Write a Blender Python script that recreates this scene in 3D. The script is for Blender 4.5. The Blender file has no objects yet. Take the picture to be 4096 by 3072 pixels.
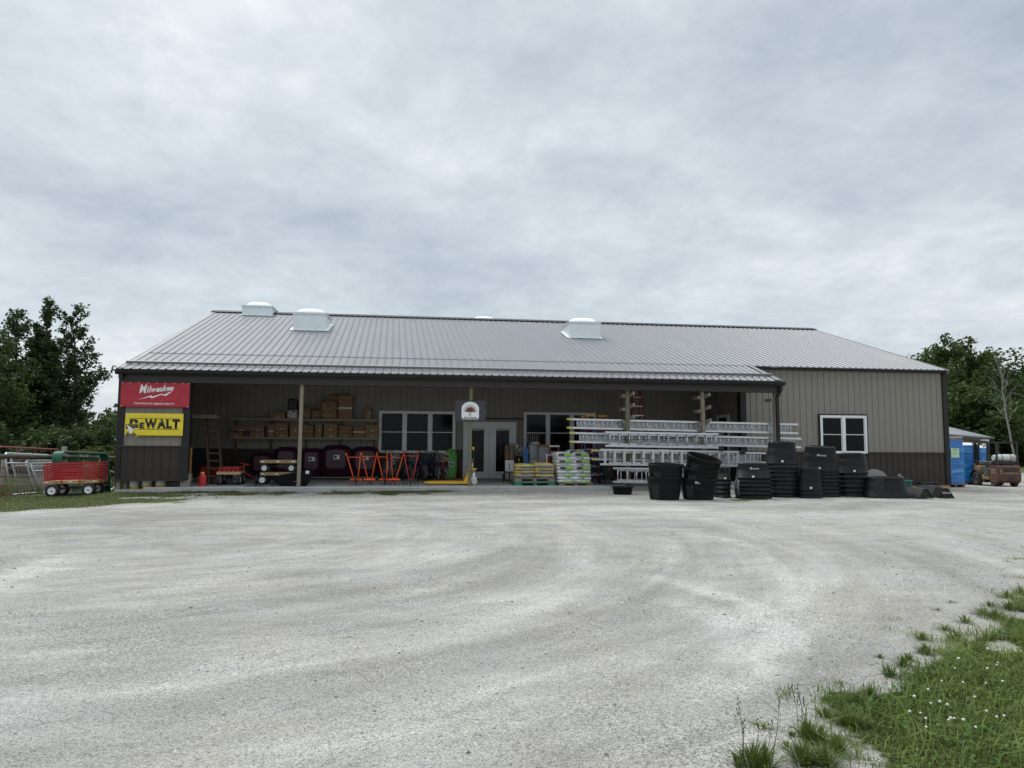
import bpy, math, random
import numpy as np
from mathutils import Vector, Matrix, Euler, noise
from math import sin, cos, pi, radians, atan, sqrt, atan2
random.seed(7); RN = np.random.default_rng(11)
scene = bpy.context.scene
COL = scene.collection

# ------------------------------------------------------------------ camera model (4096 x 3072 photograph)
FPX = 2841.0; PSI = radians(7.9); TH = atan(234/2841.0); RHO = .006; CAMH = 1.42
F0 = Vector((sin(PSI), cos(PSI), 0)); R0 = Vector((cos(PSI), -sin(PSI), 0)); U0 = Vector((0, 0, 1))
FW = F0*cos(TH)+U0*sin(TH); U1 = -F0*sin(TH)+U0*cos(TH)
RT = R0*cos(RHO)+U1*sin(RHO); UP = U1*cos(RHO)-R0*sin(RHO)
def ray(px, py): return FW+RT*((px-2048)/FPX)+UP*((1536-py)/FPX)
def at(px, py, Y):
    d = ray(px, py); t = Y/d.y
    return Vector((d.x*t, Y, CAMH+d.z*t))
def gp(px, py, z=0.0):
    d = ray(px, py); t = (z-CAMH)/d.z
    return Vector((d.x*t, d.y*t, z))
def atd(px, py, D):                      # at a depth measured along the horizontal view direction
    d = ray(px, py); t = D/(d.x*F0.x+d.y*F0.y)
    return Vector((d.x*t, d.y*t, CAMH+d.z*t))
cam = bpy.data.cameras.new('camera'); camo = bpy.data.objects.new('camera', cam); COL.objects.link(camo)
m = Matrix((RT, UP, -FW)).transposed().to_4x4(); m.translation = Vector((0, 0, CAMH)); camo.matrix_world = m
cam.sensor_width = 36; cam.lens = 36*FPX/4096; cam.clip_end = 3000; cam.clip_start = .05
scene.camera = camo

# ------------------------------------------------------------------ objects
def tag(o, label=None, cat=None, group=None, kind=None):
    if label: o['label'] = label
    if cat: o['category'] = cat
    if group: o['group'] = group
    if kind: o['kind'] = kind
    return o
def thing(name, label, cat, loc=(0, 0, 0), rz=0.0, group=None, rot=None):
    o = bpy.data.objects.new(name, None); COL.objects.link(o); o.empty_display_size = .1
    o.location = loc; o.rotation_euler = rot if rot else (0, 0, rz)
    return tag(o, label, cat, group)
def kids(o): return [c for c in bpy.data.objects if c.parent == o]
def copy_tree(o, parent=None):
    c = o.copy(); COL.objects.link(c); c.parent = parent
    for ch in kids(o): copy_tree(ch, c)
    return c
def dup(o, label, loc=None, rz=None, rot=None, group=None):
    c = copy_tree(o); c['label'] = label
    if loc is not None: c.location = loc
    if rz is not None: c.rotation_euler = (0, 0, rz)
    if rot is not None: c.rotation_euler = rot
    if group: c['group'] = group
    return c
def obj(name, me, mt=None, parent=None):
    o = bpy.data.objects.new(name, me); COL.objects.link(o)
    if parent: o.parent = parent
    if mt is not None:
        for q in (mt if isinstance(mt, (list, tuple)) else [mt]): me.materials.append(q)
    return o

class MB:
    """collects boxes, bars, tubes, lathes; build() links them as ONE mesh object"""
    def __init__(s): s.v = []; s.f = []; s.mi = []; s.cur = 0; s.sm = []; s.smooth = False
    def m(s, i): s.cur = i; return s
    def add(s, vs, fs, M=None, smooth=None):
        b = len(s.v)
        if M is not None: vs = [M @ Vector(p) for p in vs]
        s.v += [tuple(p) for p in vs]
        for f in fs:
            s.f.append(tuple(b+i for i in f)); s.mi.append(s.cur); s.sm.append(s.smooth if smooth is None else smooth)
        return s
    def box(s, c, d, rz=0, M=None, bev=0):
        x, y, z = d[0]/2, d[1]/2, d[2]/2
        T = Matrix.Translation(Vector(c)) @ Matrix.Rotation(rz, 4, 'Z')
        if M is not None: T = M @ T
        b = min(bev, x*.9, y*.9, z*.9)
        if b <= 0:
            vs = [(i, j, k) for i in (-x, x) for j in (-y, y) for k in (-z, z)]
            fs = [(0, 1, 3, 2), (4, 6, 7, 5), (0, 4, 5, 1), (2, 3, 7, 6), (0, 2, 6, 4), (1, 5, 7, 3)]
        else:                               # chamfered vertical and horizontal edges
            def ring(xx, yy, zz, q): return [(-xx+q, -yy, zz), (xx-q, -yy, zz), (xx, -yy+q, zz), (xx, yy-q, zz), (xx-q, yy, zz), (-xx+q, yy, zz), (-xx, yy-q, zz), (-xx, -yy+q, zz)]
            vs = ring(x-b, y-b, -z, b*.5)+ring(x, y, -z+b, b)+ring(x, y, z-b, b)+ring(x-b, y-b, z, b*.5)
            fs = [tuple(range(7, -1, -1)), tuple(range(24, 32))]
            for r in range(3):
                for i in range(8):
                    j = (i+1) % 8; fs.append((r*8+i, r*8+j, r*8+8+j, r*8+8+i))
        return s.add(vs, fs, T)
    def bb(s, x0, x1, y0, y1, z0, z1, bev=0): return s.box(((x0+x1)/2, (y0+y1)/2, (z0+z1)/2), (abs(x1-x0), abs(y1-y0), abs(z1-z0)), bev=bev)
    def bar(s, a, b, w, h=None, up=(0, 0, 1), bev=0):
        a = Vector(a); b = Vector(b); h = h or w; d = b-a; L = d.length
        if L < 1e-6: return s
        z = d/L; u = Vector(up)
        if abs(z.dot(u)) > .98: u = Vector((0, 1, 0))
        x = u.cross(z).normalized(); y = z.cross(x)
        M = Matrix((x, y, z)).transposed().to_4x4(); M.translation = (a+b)/2
        return s.box((0, 0, 0), (w, h, L), M=M, bev=bev)
    def tube(s, pts, r, n=7, closed=False, caps=True):
        pts = [Vector(p) for p in pts]; k = len(pts); rs = r if isinstance(r, (list, tuple)) else [r]*k
        vs = []; fs = []; pu = None
        for i, p in enumerate(pts):
            if closed: t = pts[(i+1) % k]-pts[i-1]
            else: t = pts[min(i+1, k-1)]-pts[max(i-1, 0)]
            t = t.normalized() if t.length > 1e-9 else Vector((0, 0, 1))
            if pu is None: u = t.orthogonal().normalized()
            else:
                u = pu-t*pu.dot(t); u = u.normalized() if u.length > 1e-6 else t.orthogonal().normalized()
            pu = u; w = t.cross(u)
            for j in range(n):
                a = 2*pi*j/n; vs.append(p+(u*cos(a)+w*sin(a))*rs[i])
        for i in range(k if closed else k-1):
            i2 = (i+1) % k
            for j in range(n):
                j2 = (j+1) % n; fs.append((i*n+j, i*n+j2, i2*n+j2, i2*n+j))
        if caps and not closed: fs += [tuple(range(n-1, -1, -1)), tuple(range((k-1)*n, k*n))]
        return s.add(vs, fs, smooth=True)
    def lathe(s, prof, n=20, M=None, caps=True, smooth=True):
        vs = []; fs = []; k = len(prof)
        for r, z in prof:
            for j in range(n):
                a = 2*pi*j/n; vs.append((r*cos(a), r*sin(a), z))
        for i in range(k-1):
            for j in range(n):
                j2 = (j+1) % n; fs.append((i*n+j, i*n+j2, (i+1)*n+j2, (i+1)*n+j))
        s.add(vs, fs, M, smooth)
        if caps: s.add(vs[:n], [tuple(range(n-1, -1, -1))], M, False); s.add(vs[-n:], [tuple(range(n))], M, False)
        return s
    def loft(s, rings, caps=(True, True), smooth=True, closed=True):
        n = len(rings[0]); vs = [p for r in rings for p in r]; fs = []
        for i in range(len(rings)-1):
            for j in range(n if closed else n-1):
                j2 = (j+1) % n; fs.append((i*n+j, i*n+j2, (i+1)*n+j2, (i+1)*n+j))
        s.add(vs, fs, None, smooth)
        if caps[0]: s.add(rings[0], [tuple(range(n-1, -1, -1))], None, False)
        if caps[1]: s.add(rings[-1], [tuple(range(n))], None, False)
        return s
    def prism(s, poly, d, M=None):          # poly in local XZ, thickness along +Y
        n = len(poly); vs = [(p[0], 0, p[1]) for p in poly]+[(p[0], d, p[1]) for p in poly]
        fs = [tuple(range(n)), tuple(range(2*n-1, n-1, -1))]
        for i in range(n):
            j = (i+1) % n; fs.append((j, i, n+i, n+j))
        return s.add(vs, fs, M)
    def ball(s, c, r, n=8, k=5, sc=(1, 1, 1)):
        pr = []
        for i in range(k+1):
            a = -pi/2+pi*i/k; pr.append((max(cos(a), .01)*r, sin(a)*r))
        return s.lathe(pr, n, Matrix.Translation(Vector(c)) @ Matrix.Diagonal((*sc, 1)), caps=False)
    def pillow(s, lx, ly, h, M=None, nx=12, ny=8, seed=0, amp=.3, sag=None, pw=4):
        vs = []; fs = []
        def zz(u, v): return max(0, (1-abs(u)**pw))**.5*max(0, (1-abs(v)**pw))**.5
        for sg in (1, -1):
            for j in range(ny+1):
                for i in range(nx+1):
                    u = -1+2*i/nx; v = -1+2*j/ny; u2 = u*(1-.06*v*v); v2 = v*(1-.08*u*u)
                    w = noise.noise(Vector((u*2.3+seed*7.1, v*2.3+seed*3.7, sg*1.7)))
                    z = sg*h/2*zz(u, v)*(1+amp*w)
                    if sag: z += sag(u*lx/2, v*ly/2)
                    vs.append((u2*lx/2, v2*ly/2, z))
        N = (nx+1)*(ny+1)
        for sgi in (0, 1):
            for j in range(ny):
                for i in range(nx):
                    a = sgi*N+j*(nx+1)+i; q = (a, a+1, a+nx+2, a+nx+1); fs.append(q if sgi == 0 else q[::-1])
        return s.add(vs, fs, M, True)
    def mesh(s, name):
        me = bpy.data.meshes.new(name); me.from_pydata(s.v, [], s.f)
        if any(s.mi): me.polygons.foreach_set('material_index', s.mi)
        if any(s.sm): me.polygons.foreach_set('use_smooth', s.sm)
        me.validate(); me.update(); return me
    def build(s, name, mt, parent=None, weld=False):
        return obj(name, s.mesh(name), mt, parent)
def tagged(o, label, cat, group=None): return tag(o, label, cat, group)
def np_mesh(name, V, Q, mt, parent=None, tri=False, smooth=False):
    k = 3 if tri else 4; me = bpy.data.meshes.new(name)
    me.vertices.add(len(V)); me.vertices.foreach_set('co', np.asarray(V, dtype=np.float32).ravel())
    me.loops.add(len(Q)*k); me.loops.foreach_set('vertex_index', np.asarray(Q, dtype=np.int32).ravel())
    me.polygons.add(len(Q)); me.polygons.foreach_set('loop_start', np.arange(0, len(Q)*k, k, dtype=np.int32))
    if smooth: me.polygons.foreach_set('use_smooth', np.ones(len(Q), dtype=bool))
    me.update(calc_edges=True); me.validate()
    return obj(name, me, mt, parent)
def text_mesh(s, size=1.0, bold=0.0, shear=0.0, depth=.002, align='CENTER', space=1.0, res=3):
    cu = bpy.data.curves.new('lettering', 'FONT'); cu.body = s; cu.size = size; cu.offset = bold; cu.shear = shear
    cu.extrude = depth; cu.align_x = align; cu.align_y = 'CENTER'; cu.space_character = space; cu.resolution_u = res
    o = bpy.data.objects.new('lettering', cu); COL.objects.link(o)
    dg = bpy.context.evaluated_depsgraph_get(); dg.update()
    me = bpy.data.meshes.new_from_object(o.evaluated_get(dg)); bpy.data.objects.remove(o); bpy.data.curves.remove(cu)
    return me
def text(name, s, size, mt, parent, loc, width=None, height=None, rot=(pi/2, 0, 0), **kw):
    """lettering standing in the local XZ plane (reads from -Y)"""
    me = text_mesh(s, 1.0, **kw); co = np.empty(len(me.vertices)*3, dtype=np.float32); me.vertices.foreach_get('co', co); co = co.reshape(-1, 3)
    w = np.ptp(co[:, 0]) or 1; h = np.ptp(co[:, 1]) or 1
    c0 = (co[:, 0].max()+co[:, 0].min())/2; c1 = (co[:, 1].max()+co[:, 1].min())/2
    sx = (width/w) if width else size; sy = (height/h) if height else (sx if width else size)
    co[:, 0] = (co[:, 0]-c0)*sx; co[:, 1] = (co[:, 1]-c1)*sy
    me.vertices.foreach_set('co', co.ravel()); me.update(); me.name = name
    o = obj(name, me, mt, parent); o.location = loc; o.rotation_euler = rot
    return o
def rrect(x0, x1, z0, z1, r, n=4):
    out = []
    for cx, cz, a0 in ((x1-r, z1-r, 0), (x0+r, z1-r, pi/2), (x0+r, z0+r, pi), (x1-r, z0+r, 3*pi/2)):
        for i in range(n+1):
            a = a0+pi/2*i/n; out.append((cx+r*cos(a), cz+r*sin(a)))
    return out
def rot2(x, y, a): return (x*cos(a)-y*sin(a), x*sin(a)+y*cos(a))

# ------------------------------------------------------------------ materials
MATS = {}
def mat(name, col, rough=.6, metal=0.0, var=.12, scale=6.0, bump=0.0, bscale=60.0, dirt=None, dirt_amt=0.0, stretch=(1, 1, 1), spec=.5, coat=0.0, coord='Object'):
    if name in MATS: return MATS[name]
    M = bpy.data.materials.new(name); M.use_nodes = True; N = M.node_tree.nodes; L = M.node_tree.links
    b = N['Principled BSDF']; b.inputs['Roughness'].default_value = rough; b.inputs['Metallic'].default_value = metal
    b.inputs['Specular IOR Level'].default_value = spec; b.inputs['Coat Weight'].default_value = coat
    tc = N.new('ShaderNodeTexCoord'); mp = N.new('ShaderNodeMapping'); mp.inputs['Scale'].default_value = stretch; L.new(tc.outputs[coord], mp.inputs[0])
    nz = N.new('ShaderNodeTexNoise'); nz.inputs['Scale'].default_value = scale; nz.inputs['Detail'].default_value = 6; nz.inputs['Roughness'].default_value = .65; L.new(mp.outputs[0], nz.inputs['Vector'])
    rp = N.new('ShaderNodeValToRGB'); L.new(nz.outputs['Fac'], rp.inputs[0])
    c = Vector(col); lo = c*(1-var); hi = c*(1+var)
    rp.color_ramp.elements[0].position = .3; rp.color_ramp.elements[0].color = (*lo, 1); rp.color_ramp.elements[1].position = .7; rp.color_ramp.elements[1].color = (*[min(1, q) for q in hi], 1)
    out = rp.outputs[0]
    if dirt is not None:
        n2 = N.new('ShaderNodeTexNoise'); n2.inputs['Scale'].default_value = scale*.45; n2.inputs['Detail'].default_value = 8; n2.inputs['Roughness'].default_value = .7; L.new(mp.outputs[0], n2.inputs['Vector'])
        r2 = N.new('ShaderNodeValToRGB'); r2.color_ramp.elements[0].position = .62-.3*dirt_amt; r2.color_ramp.elements[1].position = .78-.25*dirt_amt; L.new(n2.outputs['Fac'], r2.inputs[0])
        mx = N.new('ShaderNodeMix'); mx.data_type = 'RGBA'; L.new(r2.outputs[0], mx.inputs[0]); L.new(out, mx.inputs[6]); mx.inputs[7].default_value = (*dirt, 1); out = mx.outputs[2]
    L.new(out, b.inputs['Base Color'])
    rr = N.new('ShaderNodeMapRange'); rr.inputs[3].default_value = max(0.02, rough*.82); rr.inputs[4].default_value = min(1, rough*1.18); L.new(nz.outputs['Fac'], rr.inputs[0]); L.new(rr.outputs[0], b.inputs['Roughness'])
    if bump > 0:
        n3 = N.new('ShaderNodeTexNoise'); n3.inputs['Scale'].default_value = bscale; n3.inputs['Detail'].default_value = 4; L.new(mp.outputs[0], n3.inputs['Vector'])
        bp = N.new('ShaderNodeBump'); bp.inputs['Strength'].default_value = bump; bp.inputs['Distance'].default_value = .02; L.new(n3.outputs['Fac'], bp.inputs['Height']); L.new(bp.outputs[0], b.inputs['Normal'])
    MATS[name] = M; return M

siding = mat('taupe_siding', (.228, .209, .178), .5, var=.05, scale=1.2, spec=.35)
wains = mat('dark_brown_siding', (.040, .032, .027), .5, var=.08, scale=1.2, spec=.3, dirt=(.06, .052, .044), dirt_amt=.1)
trim = mat('dark_brown_trim', (.020, .018, .017), .45, var=.08, scale=2, spec=.28)
roofm = mat('grey_roof_metal', (.146, .148, .155), .38, metal=.15, var=.07, scale=1.3, stretch=(1.6, .25, 1), dirt=(.19, .18, .17), dirt_amt=.2)
white_frame = mat('white_frame', (.72, .73, .73), .45, var=.04, scale=4)
white_door = mat('white_door_paint', (.62, .64, .64), .4, var=.04, scale=4)
glass = mat('dark_window_glass', (.004, .005, .006), .12, var=.2, scale=1.5, spec=.16)
wood = mat('weathered_post_wood', (.235, .20, .148), .8, var=.25, scale=7, stretch=(8, 8, .7), bump=.3, bscale=9)
wood_green = mat('treated_post_wood', (.15, .145, .088), .8, var=.25, scale=7, stretch=(8, 8, .7), bump=.3, bscale=9)
wood_grey = mat('grey_weathered_wood', (.21, .19, .16), .85, var=.25, scale=9, stretch=(2, 2, 2), bump=.3, bscale=20)
wood_new = mat('yellow_new_wood', (.45, .30, .14), .7, var=.22, scale=9, stretch=(1, 6, 6))
wood_brown = mat('brown_stained_wood', (.13, .075, .05), .7, var=.25, scale=9, stretch=(3, 3, 1))
shelf_wood = mat('pale_shelf_board', (.24, .21, .15), .75, var=.2, scale=5, stretch=(.6, 5, 5))
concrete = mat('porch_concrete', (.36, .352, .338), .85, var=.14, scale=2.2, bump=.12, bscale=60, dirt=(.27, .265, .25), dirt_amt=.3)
galv = mat('galvanized_metal', (.68, .70, .71), .36, metal=.7, var=.12, scale=9)
alu = mat('bare_aluminium', (.60, .61, .62), .36, metal=.8, var=.1, scale=8)
alu_deck = mat('aluminium_deck', (.46, .47, .48), .5, metal=.6, var=.35, scale=24, stretch=(1, 4, 6))
curb_metal = mat('bright_curb_metal', (.72, .76, .77), .45, metal=.35, var=.05, scale=4)
dome_white = mat('white_acrylic', (.82, .86, .88), .25, var=.03, scale=2)
black_rubber = mat('black_rubber', (.016, .016, .017), .62, var=.2, scale=10, bump=.08, bscale=120)
tank_black = mat('black_stock_tank_plastic', (.0085, .0088, .0096), .5, var=.25, scale=5, bump=.06, bscale=60, dirt=(.018, .018, .019), dirt_amt=.2, spec=.2)
black_plastic = mat('black_plastic', (.014, .014, .015), .45, var=.2, scale=8)
black_metal = mat('black_steel', (.018, .018, .02), .4, var=.2, scale=8)
red_paint = mat('red_wagon_paint', (.42, .012, .02), .38, var=.12, scale=8)
red_dark = mat('dark_red_paint', (.28, .018, .016), .45, var=.2, scale=8)
orange_paint = mat('orange_paint', (.85, .11, .02), .4, var=.1, scale=9)
yellow_paint = mat('yellow_paint', (.75, .42, .02), .4, var=.12, scale=8)
yellow_vinyl = mat('yellow_vinyl', (.78, .60, .025), .4, var=.05, scale=3)
red_vinyl = mat('red_vinyl', (.42, .016, .035), .42, var=.06, scale=2.5)
white_vinyl = mat('white_print', (.80, .80, .80), .5, var=.02)
black_print = mat('black_print', (.012, .012, .013), .5, var=.05)
maroon = mat('maroon_poly', (.045, .010, .022), .4, var=.15, scale=4)
cardboard = mat('brown_cardboard', (.245, .15, .078), .8, var=.12, scale=4)
cardboard_dark = mat('darker_cardboard', (.20, .12, .062), .85, var=.14, scale=4)
kraft = mat('crumpled_kraft_paper', (.26, .17, .09), .85, var=.2, scale=9, bump=.5, bscale=14)
paper = mat('white_paper', (.70, .70, .68), .7, var=.04)
tape = mat('pale_tape', (.62, .56, .46), .5, var=.05)
white_rim = mat('white_rim', (.78, .78, .76), .4, var=.05, scale=9)
green_paint = mat('green_gate_paint', (.012, .10, .062), .4, var=.15, scale=8)
green_spreader = mat('dark_green_plastic', (.01, .045, .025), .45, var=.15, scale=8)
green_pallet = mat('green_pallet_paint', (.035, .19, .10), .7, var=.3, scale=9, dirt=(.16, .14, .1), dirt_amt=.2)
green_sled = mat('green_sled_plastic', (.085, .36, .02), .4, var=.06, scale=4)
blue_paint = mat('blue_fibreglass', (.02, .13, .36), .45, var=.12, scale=6)
blue_film = None
bag_white = mat('white_bag_film', (.74, .75, .75), .38, var=.05, scale=6, bump=.35, bscale=16)
bag_yellow = mat('yellow_bag_film', (.66, .52, .17), .4, var=.18, scale=5, bump=.35, bscale=16)
bag_grey = mat('grey_bag_print', (.22, .21, .20), .45, var=.2, scale=8)
green_print = mat('green_bag_print', (.20, .46, .04), .45, var=.12, scale=8)
stretch_film = None
rust = mat('rusty_brown_paint', (.10, .045, .032), .75, var=.3, scale=9, dirt=(.05, .025, .018), dirt_amt=.4, bump=.1)
lift_yellow = mat('worn_yellow_paint', (.34, .24, .09), .65, var=.25, scale=6, dirt=(.08, .06, .045), dirt_amt=.5)
tyre_grey = mat('dusty_tyre', (.05, .048, .045), .85, var=.25, scale=10, bump=.2, bscale=60)
chrome = mat('chrome', (.7, .7, .7), .2, metal=1, var=.05)
trim_white = white_frame
fence_wood = mat('old_fence_wood', (.24, .225, .19), .9, var=.25, scale=8, stretch=(6, 6, .8), bump=.3, bscale=20)

# ------------------------------------------------------------------ sky and light
SUN_EL, SUN_AZ = radians(58), radians(-35)          # soft sun behind thick cloud, beyond the building to the left
W = bpy.data.worlds.new("World"); scene.world = W; W.use_nodes = True
N = W.node_tree.nodes; L = W.node_tree.links; bg = N['Background']
sky = N.new('ShaderNodeTexSky'); sky.sky_type = 'NISHITA'; sky.sun_disc = False; sky.sun_elevation = SUN_EL; sky.sun_rotation = SUN_AZ; sky.air_density = 1.0; sky.dust_density = 2.5
tc = N.new('ShaderNodeTexCoord'); sp = N.new('ShaderNodeSeparateXYZ'); L.new(tc.outputs['Generated'], sp.inputs[0])
def math_(op, a, b=None, c=None):
    n = N.new('ShaderNodeMath'); n.operation = op
    for i, q in enumerate((a, b, c)):
        if q is None: continue
        if isinstance(q, (int, float)): n.inputs[i].default_value = q
        else: L.new(q, n.inputs[i])
    return n.outputs[0]
dz = math_('ADD', math_('MAXIMUM', sp.outputs[2], 0.0), .24)
cx = math_('DIVIDE', sp.outputs[0], dz); cy = math_('DIVIDE', sp.outputs[1], dz)
cv = N.new('ShaderNodeCombineXYZ'); L.new(cx, cv.inputs[0]); L.new(cy, cv.inputs[1])
def noise_(vec, scale, detail, rough, dist=0.0, loc=(0, 0, 0), sc=(1, 1, 1)):
    mp = N.new('ShaderNodeMapping'); mp.inputs['Location'].default_value = loc; mp.inputs['Scale'].default_value = sc; L.new(vec, mp.inputs[0])
    n = N.new('ShaderNodeTexNoise'); n.inputs['Scale'].default_value = scale; n.inputs['Detail'].default_value = detail; n.inputs['Roughness'].default_value = rough; n.inputs['Distortion'].default_value = dist
    L.new(mp.outputs[0], n.inputs['Vector']); return n.outputs['Fac']
def ramp_(fac, stops):
    r = N.new('ShaderNodeValToRGB'); e = r.color_ramp.elements
    while len(e) < len(stops): e.new(.5)
    for i, (p, c) in enumerate(stops): e[i].position = p; e[i].color = (*c, 1) if len(c) == 3 else c
    L.new(fac, r.inputs[0]); return r.outputs[0]
def mixc(fac, a, b, mode='MIX'):
    n = N.new('ShaderNodeMix'); n.data_type = 'RGBA'; n.blend_type = mode
    for i, q in ((0, fac), (6, a), (7, b)):
        if isinstance(q, (int, float)): n.inputs[i].default_value = q
        elif isinstance(q, tuple): n.inputs[i].default_value = (*q, 1)
        else: L.new(q, n.inputs[i])
    return n.outputs[2]
big = noise_(cv.outputs[0], .75, 4, .5, .3, (3.1, 1.3, 0), (.8, 1.0, 1))
med = noise_(cv.outputs[0], 3.2, 10, .62, .3, (7.7, 2.2, 1.5), (.85, 1.0, 1))
fin = noise_(cv.outputs[0], 13, 6, .6, .2, (1.7, 9.2, .5), (1, .8, 1))
cl = math_('ADD', math_('ADD', math_('MULTIPLY', big, .53), math_('MULTIPLY', med, .31)), math_('MULTIPLY', fin, .16))
cloud = ramp_(cl, [(.36, (3.9, 4.5, 5.15)), (.44, (4.8, 5.4, 6.0)), (.50, (5.5, 6.1, 6.65)), (.56, (6.35, 6.9, 7.35)), (.66, (8.2, 8.5, 8.75))])
zen = N.new('ShaderNodeMapRange'); zen.inputs[1].default_value = .56; zen.inputs[2].default_value = .95; zen.inputs[3].default_value = 1.0; zen.inputs[4].default_value = 3.2; L.new(sp.outputs[2], zen.inputs[0])
hor = N.new('ShaderNodeMapRange'); hor.inputs[1].default_value = .0; hor.inputs[2].default_value = .22; hor.inputs[3].default_value = .2; hor.inputs[4].default_value = 0.0; L.new(sp.outputs[2], hor.inputs[0])
cloud = mixc(hor.outputs[0], cloud, (6.9, 7.35, 7.75))
sc_ = N.new('ShaderNodeVectorMath'); sc_.operation = 'SCALE'; L.new(cloud, sc_.inputs[0]); L.new(zen.outputs[0], sc_.inputs['Scale'])
col = mixc(.93, sky.outputs[0], sc_.outputs[0]); L.new(col, bg.inputs[0]); bg.inputs[1].default_value = .092
sl = bpy.data.lights.new('sun', 'SUN'); sl.energy = 1.6; sl.angle = radians(22); sl.color = (1, .97, .93)
so = bpy.data.objects.new('sun', sl); COL.objects.link(so)
sd = Vector((sin(SUN_AZ)*cos(SUN_EL), cos(SUN_AZ)*cos(SUN_EL), sin(SUN_EL))); so.rotation_euler = sd.to_track_quat('Z', 'Y').to_euler()
scene.view_settings.view_transform = 'Standard'; scene.view_settings.look = 'None'; scene.view_settings.gamma = 1; scene.view_settings.exposure = .32
try: scene.view_settings.use_curve_mapping = False
except Exception: pass
scene.cycles.max_bounces = 8; scene.cycles.diffuse_bounces = 4; scene.cycles.transparent_max_bounces = 12; scene.cycles.use_denoising = True

# ------------------------------------------------------------------ ground
def sstep(a, b, x):
    t = np.clip((x-a)/(b-a), 0, 1); return t*t*(3-2*t)
def gz(x, y):
    x = np.asarray(x, float); y = np.asarray(y, float)
    z = -.11*sstep(12.5, 16.5, x)*sstep(14, 20, y)
    z = z-.035*np.clip(y-17.0, 0, 12)*sstep(-8.0, -9.0, x)
    z = z-.16*sstep(21, 28, y)*sstep(17, 20, x)+.03*sstep(-10.2, -9.2, x)*sstep(-8.0, -8.9, x)*sstep(15.5, 17, y)*sstep(19.5, 18.5, y)
    z = z+.018*np.sin(x*.9+.5)*np.sin(y*.7)*sstep(18, 14, y)
    return z
def ggp(px, py, dz=0.0):                       # pixel on the ground
    z = 0.0
    for _ in range(6):
        p = gp(px, py, z+dz); z = float(gz(p.x, p.y))
    return Vector((p.x, p.y, z+dz))
def poly_px(pts): return [tuple(ggp(*p))[:2] for p in pts]
VERGE = poly_px([(3500, 3400), (3440, 3072), (3425, 2960), (3385, 2885), (3440, 2815), (3550, 2765), (3590, 2705), (3600, 2655), (3700, 2640), (3745, 2590), (3850, 2565), (3900, 2525), (3990, 2490), (4060, 2440), (4130, 2405), (4300, 2335)])+[(9.0, 9.5), (12, 9), (12, -3), (1.4, -3)]
LAWN = poly_px([(-300, 2085), (0, 2050), (180, 2035), (430, 2020), (700, 2008), (760, 1993)])+[(-6.9, 18.6), (-6.6, 20.2), (-7.2, 20.9), (-8.2, 20.9), (-8.3, 42), (-60, 42), (-60, 14)]
STRIP = poly_px([(700, 2012), (900, 2000), (960, 1985), (1060, 1990), (1180, 1985), (1250, 1976), (1420, 1976), (1560, 1978), (1640, 1972), (1700, 1976), (1780, 1968), (1880, 1964)])+[(1.2, 20.88), (-6.9, 20.88)]
BACKR = [(15.2, 46), (19.5, 40.5), (28, 38.5), (60, 40), (120, 60), (120, 300), (-60, 300), (-60, 40), (0, 41)]
TANKW = poly_px([(2840, 1990), (2900, 2003), (2990, 2006), (3100, 2002), (3200, 2004), (3330, 2000), (3450, 1996), (3560, 1990)])+[(16, 21.6), (15, 20.4), (12, 19.6), (8.5, 19.0)]
def sdist(P, poly):
    x, y = P[:, 0], P[:, 1]; n = len(poly); ins = np.zeros(len(x), bool); d = np.full(len(x), 1e9)
    for i in range(n):
        x1, y1 = poly[i]; x2, y2 = poly[(i+1) % n]
        c = ((y1 > y) != (y2 > y)) & (x < (x2-x1)*(y-y1)/((y2-y1) or 1e-9)+x1); ins ^= c
        ex, ey = x2-x1, y2-y1; t = np.clip(((x-x1)*ex+(y-y1)*ey)/(ex*ex+ey*ey+1e-12), 0, 1)
        d = np.minimum(d, np.hypot(x-x1-ex*t, y-y1-ey*t))
    return np.where(ins, -d, d)
def vnoise(x, y, s, seed=0):
    r = np.random.default_rng(seed).random((64, 64)); u = x*s; v = y*s; i = np.floor(u).astype(int); j = np.floor(v).astype(int); a = u-i; b = v-j
    a = a*a*(3-2*a); b = b*b*(3-2*b); g = lambda p, q: r[p % 64, q % 64]
    return (g(i, j)*(1-a)+g(i+1, j)*a)*(1-b)+(g(i, j+1)*(1-a)+g(i+1, j+1)*a)*b
def fbm(x, y, s, seed=0): return .5*vnoise(x, y, s, seed)+.3*vnoise(x, y, s*2.1, seed+1)+.2*vnoise(x, y, s*4.7, seed+2)
def gmask(P):
    x, y = P[:, 0], P[:, 1]; n = fbm(x, y, 1.6, 5)-.5
    a = np.clip(.5-(sdist(P, VERGE)+n*.8)/.26, 0, 1)*np.clip((fbm(x, y, 2.6, 77)-.34)*9+np.clip(-sdist(P, VERGE)*1.6-.4, 0, 2), 0, 1)
    b = np.clip(.5-(sdist(P, LAWN)+n*1.0)/.6, 0, 1)
    c = np.clip(.45-(sdist(P, STRIP)+n*1.1)/.35, 0, 1)*np.clip((fbm(x, y, 1.1, 9)-.42)*7, 0, 1)
    d = np.clip(.5-(sdist(P, BACKR)+n*1.0)/.8, 0, 1)
    e = np.clip(.45-(sdist(P, TANKW)+n*.8)/.3, 0, 1)*np.clip((fbm(x, y, 1.7, 19)-.47)*8, 0, 1)*.8
    far = np.clip((np.maximum(np.abs(x)-62, y-260))/6, 0, 1)
    return np.maximum.reduce([a, b, c, d, e, far])
xs = np.concatenate([-np.geomspace(900, 16, 26), np.arange(-15, 18.01, .22), np.geomspace(19, 900, 26)])
ys = np.concatenate([-np.geomspace(300, 3, 14), np.arange(-2, 25.01, .2), np.geomspace(26, 1600, 36)])
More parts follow.
